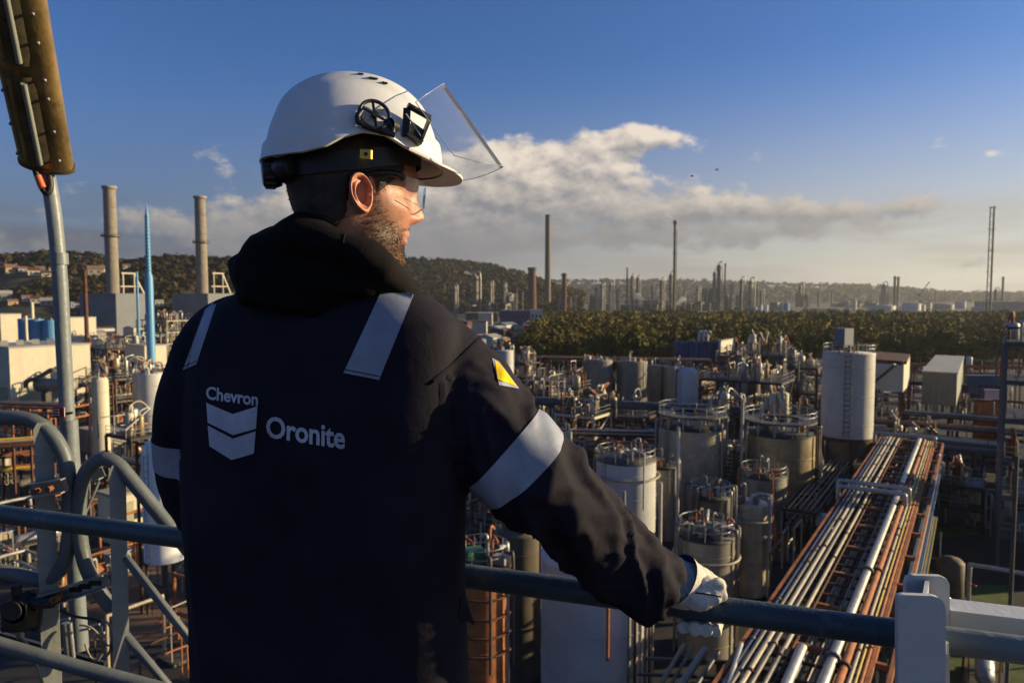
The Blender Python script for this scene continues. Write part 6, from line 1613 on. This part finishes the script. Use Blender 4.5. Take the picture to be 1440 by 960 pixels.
houses = [(4, 376, 13), (18, 381, 15), (33, 378, 10), (48, 383, 12), (57, 377, 9), (66, 384, 10), (75, 380, 9), (134, 382, 16), (148, 379, 13), (178, 374, 8), (6, 418, 15), (18, 424, 10), (38, 419, 10), (52, 421, 12), (66, 425, 13), (72, 420, 9), (106, 428, 9), (90, 432, 8), (224, 425, 9), (300, 404, 9)]
def on_hill(px, py):
    d = ray(px, py)
    for i in range(26):
        j = int(np.clip((px + 500) / (520 + 500) * 159, 0, 158)); a, b = P1[i][j], P1[i + 1][j]
        for k in range(8):
            p = a.lerp(b, k / 8); q = EYEV + d * (p.y / d.y)
            if q.z <= p.z: return Vector((q.x, p.y, p.z))
    return Vector((gx(px, 640), 640, 0))
WALLS = [(M_CREAM, 'cream'), (M_WTANK, 'white'), (M_CONC, 'grey'), (mat('ochre_wall', (.45, .30, .16), .8, 0, .1, .4, bump=0), 'ochre')]
for i, (px, py, w_) in enumerate(houses):
    p = on_hill(px, py + 5); W_ = w_ * 1.2 * p.y / FPX; dp = W_ * .6; h = W_ * rgH.uniform(.42, .55); m, cw = WALLS[rgH.choice((0, 0, 1, 1, 2, 3))]; roof_c = rgH.choice((M_TILE, M_RUSTD, M_ROOFW if i > 9 else M_TILE)); yaw = .62 + rgH.uniform(-.2, .2); p.z -= .3; HOUSES.append(p)
    a, b = Vector((math.cos(yaw), math.sin(yaw), 0)), Vector((-math.sin(yaw), math.cos(yaw), 0))
    where = 'on the upper slope of the left hill' if py < 395 else 'at the foot of the left hill'
    nb2 = (houses[i - 1][0] < px if i else False)
    t = thing('house', auto(f'{cw} {"upper" if py < 395 else "lower"} hillside house', px, 600), 'house', tuple(p), 'houses on the hillside')
    MB().obox(p + ZV * h / 2, a * W_ / 2, b * dp / 2, ZV * h / 2).build('wall', m, t)
    mb = MB(); e = W_ * .54; f = dp * .58; rh = W_ * .28
    mb.add([p + ZV * h - a * e - b * f, p + ZV * h + a * e - b * f, p + ZV * h + a * e + b * f, p + ZV * h - a * e + b * f, p + ZV * (h + rh) - a * e, p + ZV * (h + rh) + a * e], [(0, 1, 5, 4), (2, 3, 4, 5), (1, 2, 5), (3, 0, 4), (3, 2, 1, 0)]); mb.build('roof', roof_c, t)
    for k in (-.25, .2): MB().obox(p + a * W_ * k - b * (dp / 2 + .05) + ZV * h * .55, a * W_ * .07, b * .05, ZV * h * .18).build('window', M_WIN, t)
    MB().box(p + a * W_ * .25 + ZV * (h + rh * .95), .9, .9, rh * .8, yaw).build('chimney_pot', M_TILE, t)
near_h = lambda p: any(abs(p[0] - q.x) < 14 and -60 < p[1] - q.y < 6 for q in HOUSES)
wood_on('hill_wood', 'brown and olive autumn wood covering the left hill', P1, 5600, 4.2, 21, .42, 12, near_h)
wood_on('hill_wood', 'dull green wood covering the middle hill behind the man', P2_, 4600, 7.0, 22, .45, 10)
wood_on('hill_wood', 'hazy bluish wood on the long far ridge', P3, 3200, 13.0, 23, .5, 8, None, .05)

# ------------------------------------------------------------------ refinery and storage beyond the wood
def col(px, y0, y1, w_, D, m, label, name='refinery_column', cat='tower', kind='plain', w1=None):
    c = gp(px, D); r = w_ / FPX * D / 2; r1 = (w1 or w_) / FPX * D / 2; z1 = at(px, y0, D).z; t = thing(name, label, cat, (c.x, c.y, 0))
    MB().lathe(c, [(r1, 0), (r, z1)], 14).build('shaft', m, t); 
    n = max(1, int((y1 - y0) / 12))
    for k in range(n):
        z = z1 * (k + .8) / n; MB().lathe(c, [(r * 1.02, z - .3), (r * 1.7, z - .2), (r * 1.7, z + .9), (r * 1.6, z + .9), (r * 1.6, z + .1), (r * 1.02, z + .1)], 14, False, False).build('platform', M_FRAME, t)
    if kind == 'column':
        MB().tube(catmull([c + Vector((0, 0, z1)), c + Vector((0, 0, z1 + r * 1.4)), c + Vector((r * 1.6, -r, z1 + r * 1.5)), c + Vector((r * 1.8, -r, z1 * .6)), c + Vector((r * 1.8, -r, 2))], 4), r * .28, 8).build('overhead_pipe', M_PIPEA, t)
        MB().lathe(c, [(r, z1), (r * .8, z1 + r * .5), (.05, z1 + r * .8)], 14).build('head', m, t)
    return t, c, r, z1
mark(770, 1200, 'the tall slim chimney'); mark(947, 1250, 'the tall flare stack'); mark(1010, 1500, 'the dark refinery tower block'); mark(1388, 900, 'the lattice mast'); mark(748, 1050, 'the broad dark chimney'); mark(1257, 1900, 'the twin far stacks'); mark(1100, 1300, 'the blue white tanks')
c = gp(770, 1200); t = thing('chimney', 'tallest slim grey chimney rising behind the refinery', 'chimney', (c.x, c.y, 0)); zc = at(770, 302, 1200).z
MB().lathe(c, [(5.4, 0), (4.4, zc - 3)], 20).build('shaft', M_BROWN, t); MB().lathe(c, [(4.4, zc - 3), (4.7, zc - 2.6), (4.7, zc), (3.6, zc)], 20).build('rim', M_DARKS, t)
c = gp(748, 1050); t = thing('chimney', 'short broad dark brown chimney left of the tallest slim chimney', 'chimney', (c.x, c.y, 0)); zc = at(748, 376, 1050).z
MB().lathe(c, [(6.8, 0), (5.6, zc - 5)], 20).build('shaft', M_RUSTD, t); MB().lathe(c, [(5.6, zc - 5), (6.6, zc - 4), (6.4, zc), (4.8, zc)], 20).build('crown', M_DARKS, t)
c = gp(947, 1250); t = thing('flare_stack', 'tall dark flare stack with a wisp of steam above the wood', 'flare stack', (c.x, c.y, 0)); zc = at(947, 310, 1250).z
MB().lathe(c, [(2.6, 0), (2.2, zc)], 12).build('riser', M_DARKS, t); MB().lathe(c, [(2.2, zc - 8), (3.4, zc - 6), (3.4, zc)], 12).build('tip', M_DARKS, t)
for k in range(4): z = zc * (.25 + .2 * k); MB().lathe(c, [(2.2, z - .6), (4.4, z - .5), (4.4, z + .5), (2.2, z + .6)], 12, False).build('platform', M_DARKS, t)
MB().tube([c + Vector((3.4, 0, 0)), c + Vector((3.4, 0, zc * .9))], .6, 6).build('pipe', M_DARKS, t)
far_cols = [(669, 390, 8, 1000, M_STACK), (690, 399, 4.5, 1050, M_CONC), (709, 401, 4, 1080, M_CONC), (793, 384, 6.5, 1100, M_RUSTD), (838, 404, 4, 1350, M_CONC), (846, 400, 4, 1350, M_GTANK), (858, 399, 5, 1380, M_CONC), (868, 406, 4, 1400, M_GTANK), (881, 376, 2.2, 1400, M_DARKS), (888, 389, 4, 1400, M_BROWN), (896, 391, 4, 1420, M_BROWN), (917, 401, 4, 1400, M_CONC),
            (929, 395, 4.5, 1380, M_BROWN), (942, 387, 5, 1400, M_BROWN), (1003, 384, 4, 1500, M_DARKS), (1009, 374, 5.5, 1500, M_DARKS), (1018, 370, 2.4, 1500, M_DARKS), (1026, 400, 4, 1500, M_FRAME), (1041, 394, 4.5, 1500, M_FRAME), (1054, 396, 6, 1520, M_GTANK), (1063, 395, 2.2, 1500, M_DARKS), (1069, 410, 4, 1500, M_FRAME), (1123, 402, 5, 2000, M_FRAME), (1149, 409, 3, 2000, M_RUSTD), (1240, 401, 5, 1900, M_FRAME),
            (1255.5, 388, 3.4, 1900, M_BROWN), (1260.5, 389, 3.4, 1900, M_BROWN), (1397, 408, 4, 1700, M_DARKS), (1407, 389, 3, 1700, M_DARKS), (640, 404, 5, 980, M_CONC), (980, 405, 4, 1450, M_GTANK), (962, 408, 3, 1400, M_CONC), (1168, 412, 3, 2100, M_FRAME), (1314, 408, 2.4, 2200, M_FRAME)]
cwd = {M_STACK: 'brown', M_CONC: 'pale', M_RUSTD: 'rusty', M_GTANK: 'grey', M_DARKS: 'dark', M_BROWN: 'brown', M_FRAME: 'dark grey'}
for (px, y0, w_, D, m) in far_cols:
    t, c, r, z1 = col(px, y0, 432, w_, D, m, auto(('thin ' if w_ < 3.5 else '') + cwd[m] + ' refinery column', px, D), kind='column' if w_ > 3.6 and m not in (M_RUSTD,) else 'plain')
# bulky process blocks
def block(px, ytop, wpx, D, m, seed, label):
    rg = random.Random(seed); c = gp(px, D); Wd = wpx / FPX * D; H = at(px, ytop, D).z; t = thing('process_block', label, 'refinery block', tuple(c))
    for k in range(9):
        a = rg.uniform(-.45, .45) * Wd; w_ = Wd * rg.uniform(.10, .26); h = H * rg.uniform(.35, 1); MB().box((c.x + a, c.y + rg.uniform(-8, 8), h / 2), w_, w_ * 1.2, h, rg.uniform(0, 1)).build('unit', rg.choice((m, M_FRAME, M_GTANK, M_DARKS)), t)
    for k in range(7):
        a = rg.uniform(-.5, .5) * Wd; h = H * rg.uniform(.5, 1.15); MB().tube([(c.x + a, c.y - 9, 0), (c.x + a, c.y - 9, h)], Wd * rg.uniform(.012, .03), 8).build('vessel', rg.choice((M_CONC, M_GTANK, M_PIPEA)), t)
    for k in range(5): z = H * (k + .7) / 5; MB().bar((c.x - Wd * .4, c.y - 8.5, z), (c.x + Wd * .4, c.y - 8.5, z), Wd * .02).build('beam', M_FRAME, t)
for i, (px, y, w_, D, m) in enumerate(((1005, 404, 44, 1500, M_FRAME), (1048, 402, 26, 1520, M_GTANK), (900, 422, 60, 1400, M_DARKS), (845, 413, 30, 1380, M_GTANK), (800, 412, 26, 1150, M_RUSTD), (724, 410, 26, 1000, M_CONC), (1126, 410, 18, 2000, M_FRAME), (1241, 407, 14, 1900, M_FRAME), (935, 420, 40, 1420, M_FRAME), (975, 424, 46, 1420, M_DARKS), (690, 426, 60, 980, M_RUSTD), (1200, 424, 60, 2000, M_FRAME))):
    block(px, y, w_, D, m, 40 + i, auto('jumbled ' + ('rusty' if m is M_RUSTD else 'dark' if m is M_DARKS else 'grey' if m in (M_FRAME, M_GTANK) else 'pale') + ' refinery block', px, D))
for i, (px, y0, y1, w_, D, m) in enumerate(((1058, 432, 443, 12, 1250, M_BLUE), (1068, 429, 443, 6, 1250, M_WTANK), (1076, 429, 443, 6, 1260, M_WTANK), (1088, 425, 441, 13, 1300, M_GTANK), (1098, 426, 441, 6, 1300, M_WTANK), (1105, 426, 441, 7, 1300, M_BLUE), (1190, 423, 436, 6, 1500, M_WTANK), (1200, 423, 436, 6, 1500, M_WTANK), (1238, 430, 437, 36, 1400, M_WTANK), (1263, 431, 437, 9, 1400, M_CREAM),
        (1280, 427, 436, 24, 1350, M_WTANK), (1293, 429, 437, 12, 1350, M_CREAM), (1303, 426, 434, 9, 1400, M_CREAM), (1348, 424, 431, 14, 1700, M_WTANK), (1420, 426, 436, 50, 1500, M_GREYB), (1325, 428, 434, 26, 1600, M_GTANK))):
    c = gp(px, D); r = w_ / FPX * D / 2; z1 = at(px, y0, D).z; nm = {M_BLUE: 'blue', M_WTANK: 'white', M_GTANK: 'grey', M_CREAM: 'cream', M_GREYB: 'grey blue'}[m]
    t = thing('storage_tank', auto(('wide ' if w_ > 20 else 'small ') + nm + ' distant storage tank', px, D), 'tank', (c.x, c.y, 0)); MB().lathe(c, [(r, 0), (r, z1)], 28, caps=False).build('shell', m, t); MB().lathe(c, [(r * 1.02, z1 - .2), (r * 1.02, z1 + .3), (.1, z1 + r * .12)], 28).build('roof', M_ROOFW, t)
def far_building(label, px0, px1, y0, D, m, depth=20, roofm=None, wins=0, yb=None):
    a, b = gp(px0, D), gp(px1, D); z = at((px0 + px1) / 2, y0, D).z; t = thing('works_building', label, 'building', tuple((a + b) / 2)); L = (b - a).length
    MB().box(((a.x + b.x) / 2, D + depth / 2, z / 2), L, depth, z).build('wall', m, t); MB().box(((a.x + b.x) / 2, D + depth / 2, z + .25), L + 1, depth + 1, .5).build('roof', roofm or M_ROOFW, t)
    for k in range(wins): MB().box((a.x + L * (k + .5) / wins, D - .05, z * .6), L / wins * .5, .3, z * .2).build('window', M_WIN, t)
far_building('long blue grey works hall in the middle distance', 703, 745, 437, 700, M_DBLUE, wins=6, roofm=M_GREYB)
far_building('white gabled office standing right of the long blue grey hall', 746, 763, 436, 690, M_WTANK, wins=3)
far_building('low white roofed shed at the left edge of the wood', 763, 800, 450, 640, M_GREYB)
far_building('long low white roof stretching before the far storage tanks', 1083, 1150, 438.5, 1000, M_GREENG, 30); far_building('cream end shed at the right end of the long white roof', 1150, 1176, 434.5, 980, M_CREAM, 24)
far_building('pale quay shed under the lattice mast', 1376, 1396, 432, 1100, M_ROOFW); far_building('grey blue long warehouse at the far right', 1388, 1500, 424, 1300, M_GREYB, 40)
far_building('cream low shed beyond the shoulder of the man', 664, 684, 452, 480, M_CREAM, roofm=M_RUSTD); far_building('yellowish hut beyond the shoulder of the man', 673, 692, 441, 640, M_CREAM)
far_building('dark low warehouse below the rusty columns', 655, 700, 440, 800, M_FRAME); far_building('red signboard building left of the wood', 737, 748, 458, 430, M_REDP, 6)
# lattice mast: two legs, rungs
c = gp(1388, 900); t = thing('lattice_mast', 'tall dark lattice mast standing beyond the wood at the right', 'mast', (c.x, c.y, 0)); zc = at(1388, 290, 900).z
for (dx_, r) in ((-2.6, .55), (2.2, 1.15)): MB().tube([c + Vector((dx_, 0, 0)), c + Vector((dx_, 0, zc - (2 if r < 1 else 0)))], r, 8).build('leg', M_DARKS, t)
MB().tube([c + Vector((-.2, 4, 0)), c + Vector((-.2, 4, zc - 3))], .5, 8).build('leg', M_DARKS, t)
for k in range(26): z = zc * (k + .5) / 26; MB().bar(c + Vector((-2.6, 0, z)), c + Vector((2.2, 0, z + (2.2 if k % 2 else -2.2))), .45).build('brace', M_DARKS, t)
for k in range(4): MB().box((c.x, c.y, zc * (.42 + .19 * k)), 7.4, 5, .5).build('platform', M_DARKS, t)
# harbour crane
c = gp(1293, 1700); t = thing('crane', 'distant crane with a raised jib right of the twin stacks', 'crane', tuple(c)); MB().bar(c, c + ZV * 22, 3).build('tower', M_FRAME, t); MB().bar(at(1292, 416, 1700), at(1307, 396, 1700), 1.6).build('jib', M_FRAME, t); MB().bar(at(1288, 414, 1700), at(1294, 416, 1700), 3).build('cab', M_FRAME, t)
# town and car park clutter between the works and the hall, each a small building or parked car
rgT = random.Random(31)
for i in range(46):
    px = rgT.choice((rgT.uniform(640, 790), rgT.uniform(0, 260))); D = rgT.uniform(330, 620) if px > 300 else rgT.uniform(280, 560); c = gp(px, D)
    if px > 735 and D < 420: continue
    w_, d, h = rgT.uniform(7, 20), rgT.uniform(6, 14), rgT.uniform(3, 7); m, cw = rgT.choice(((M_CREAM, 'cream'), (M_WTANK, 'white'), (M_CONC, 'grey'), (M_RUSTO, 'rusty'), (M_GREYB, 'grey blue'), (M_CREAM, 'cream'), (M_RUSTD, 'brown')))
    t = thing('shed', auto(f'{"long" if w_ > 13 else "small"} {cw} shed', px, D), 'shed', tuple(c)); p = c
    MB().obox(p + ZV * h / 2, U * w_ / 2, V_ * d / 2, ZV * h / 2).build('wall', m, t)
    rr_ = rgT.uniform(.3, 2.2); mb = MB(); q = p + ZV * h; a, b = U * (w_ / 2 + .3), V_ * (d / 2 + .3)
    mb.add([q - a - b, q + a - b, q + a + b, q - a + b, q - a + ZV * rr_, q + a + ZV * rr_], [(0, 1, 5, 4), (2, 3, 4, 5), (1, 2, 5), (3, 0, 4), (3, 2, 1, 0)]); mb.build('roof', rgT.choice((M_ROOFW, M_RUSTD, M_ROOFW, M_GREYB)), t)
    MB().obox(p + ZV * h * .4 + V_ * (d / 2 + .05), U * w_ * .12, V_ * .08, ZV * h * .38).build('door', M_WIN, t)
CARC = [('white', M_WTANK), ('silver', M_PIPEA), ('blue', M_DBLUE), ('red', M_REDP), ('black', M_DARKS)]
for i in range(34):
    px = rgT.uniform(672, 752); D = rgT.uniform(345, 470); c = gp(px, D); cw, m = rgT.choice(CARC); t = thing('parked_car', auto(f'tiny {cw} parked car', px, D), 'car', tuple(c), 'cars in the far car park')
    a, b = U, V_
    MB().obox(c + ZV * .62, a * 2.1, b * .88, ZV * .32).build('body', m, t); MB().obox(c + ZV * 1.18 - a * .15, a * 1.1, b * .76, ZV * .27).build('cabin', M_WIN, t)
    for sx_ in (-1.3, 1.3):
        for sy in (-.8, .8): MB().tube([c + a * sx_ + b * (sy - .1) + ZV * .32, c + a * sx_ + b * (sy + .1) + ZV * .32], .32, 8).build('wheel', M_CABLE, t)
# steam puffs
def steam_mat():
    m = bpy.data.materials.new('steam'); m.use_nodes = True; t = NT(m.node_tree); t.n.remove(t.n['Principled BSDF']); v = t.node('ShaderNodeVolumeScatter'); v.inputs['Color'].default_value = (.95, .95, .95, 1); v.inputs['Density'].default_value = .10; t.l.new(v.outputs[0], t.n['Material Output'].inputs['Volume']); return m
M_STEAM = steam_mat()
for (px, py, D, s, lb, dx_) in ((944, 304, 1250, 5, 'small white steam wisp at the tip of the tall flare stack', -1.6), (664, 385, 1000, 4, 'thin white steam plume above the brown column near the shoulder', -1.8), (906, 420, 1400, 11, 'low white steam cloud between the brown refinery columns', -1), (940, 417, 1400, 14, 'larger white steam cloud at the foot of the tall flare stack', -1), (952, 424, 1390, 9, 'white steam billow right of the foot of the flare stack', 1)):
    mb = MB(); c = at(px, py, D); rg2 = random.Random(int(px))
    for k in range(5): f = k / 4; ellipsoid(mb, c + Vector((dx_ * s * f * 1.2, 0, s * (f * .9 - .4))), s * (.35 + .45 * f) * rg2.uniform(.8, 1.2), s * .6, s * (.3 + .3 * f), None, 12, 8)
    me = remeshed(mb, s * .12, 2); o = link_mesh('steam', me, M_STEAM); setp(o, lb, 'steam')
# two birds
for (px, py, lb) in ((973, 248, 'small dark bird flying below its companion in the blue sky'), (1008, 239, 'small dark bird flying higher and to the right of the other')):
    c = at(px, py, 160); t = thing('bird', lb, 'bird', tuple(c), 'birds in the sky'); mb = MB(); ellipsoid(mb, c, .34, .12, .11, None, 10, 8); ellipsoid(mb, c + Vector((.33, 0, .05)), .1, .08, .08, None, 8, 6); mb.add([c + Vector((-.28, 0, .02)), c + Vector((-.6, -.1, .03)), c + Vector((-.6, .1, .03))], [(0, 1, 2), (2, 1, 0)]); mb.build('body', M_DARKS, t)
    for sg in (-1, 1): MB().add([c + Vector((.14, 0, .05)), c + Vector((-.16, 0, .05)), c + Vector((-.1, sg * .45, .24)), c + Vector((-.3, sg * .85, .10)), c + Vector((.08, sg * .45, .26))], [(0, 1, 2, 4), (4, 2, 3), (4, 2, 1, 0), (3, 2, 4)]).build('wing', M_DARKS, t)
# ------------------------------------------------------------------ haze
def haze():
    mb = MB(); x0, x1, y0, y1, z0, z1 = -4200, 5200, -300, 4700, -1.5, 172
    mb.obox(((x0 + x1) / 2, (y0 + y1) / 2, (z0 + z1) / 2), ((x1 - x0) / 2, 0, 0), (0, (y1 - y0) / 2, 0), (0, 0, (z1 - z0) / 2))
    m = bpy.data.materials.new('haze'); m.use_nodes = True; t = NT(m.node_tree); t.n.remove(t.n['Principled BSDF'])
    v = t.node('ShaderNodeVolumePrincipled'); v.inputs['Color'].default_value = (.86, .88, .93, 1); v.inputs['Density'].default_value = HAZE_D; v.inputs['Anisotropy'].default_value = .35
    t.l.new(v.outputs[0], t.n['Material Output'].inputs['Volume']); o = mb.build('haze', m); o['kind'] = 'stuff'
HAZE_D = 0.62e-4
haze()
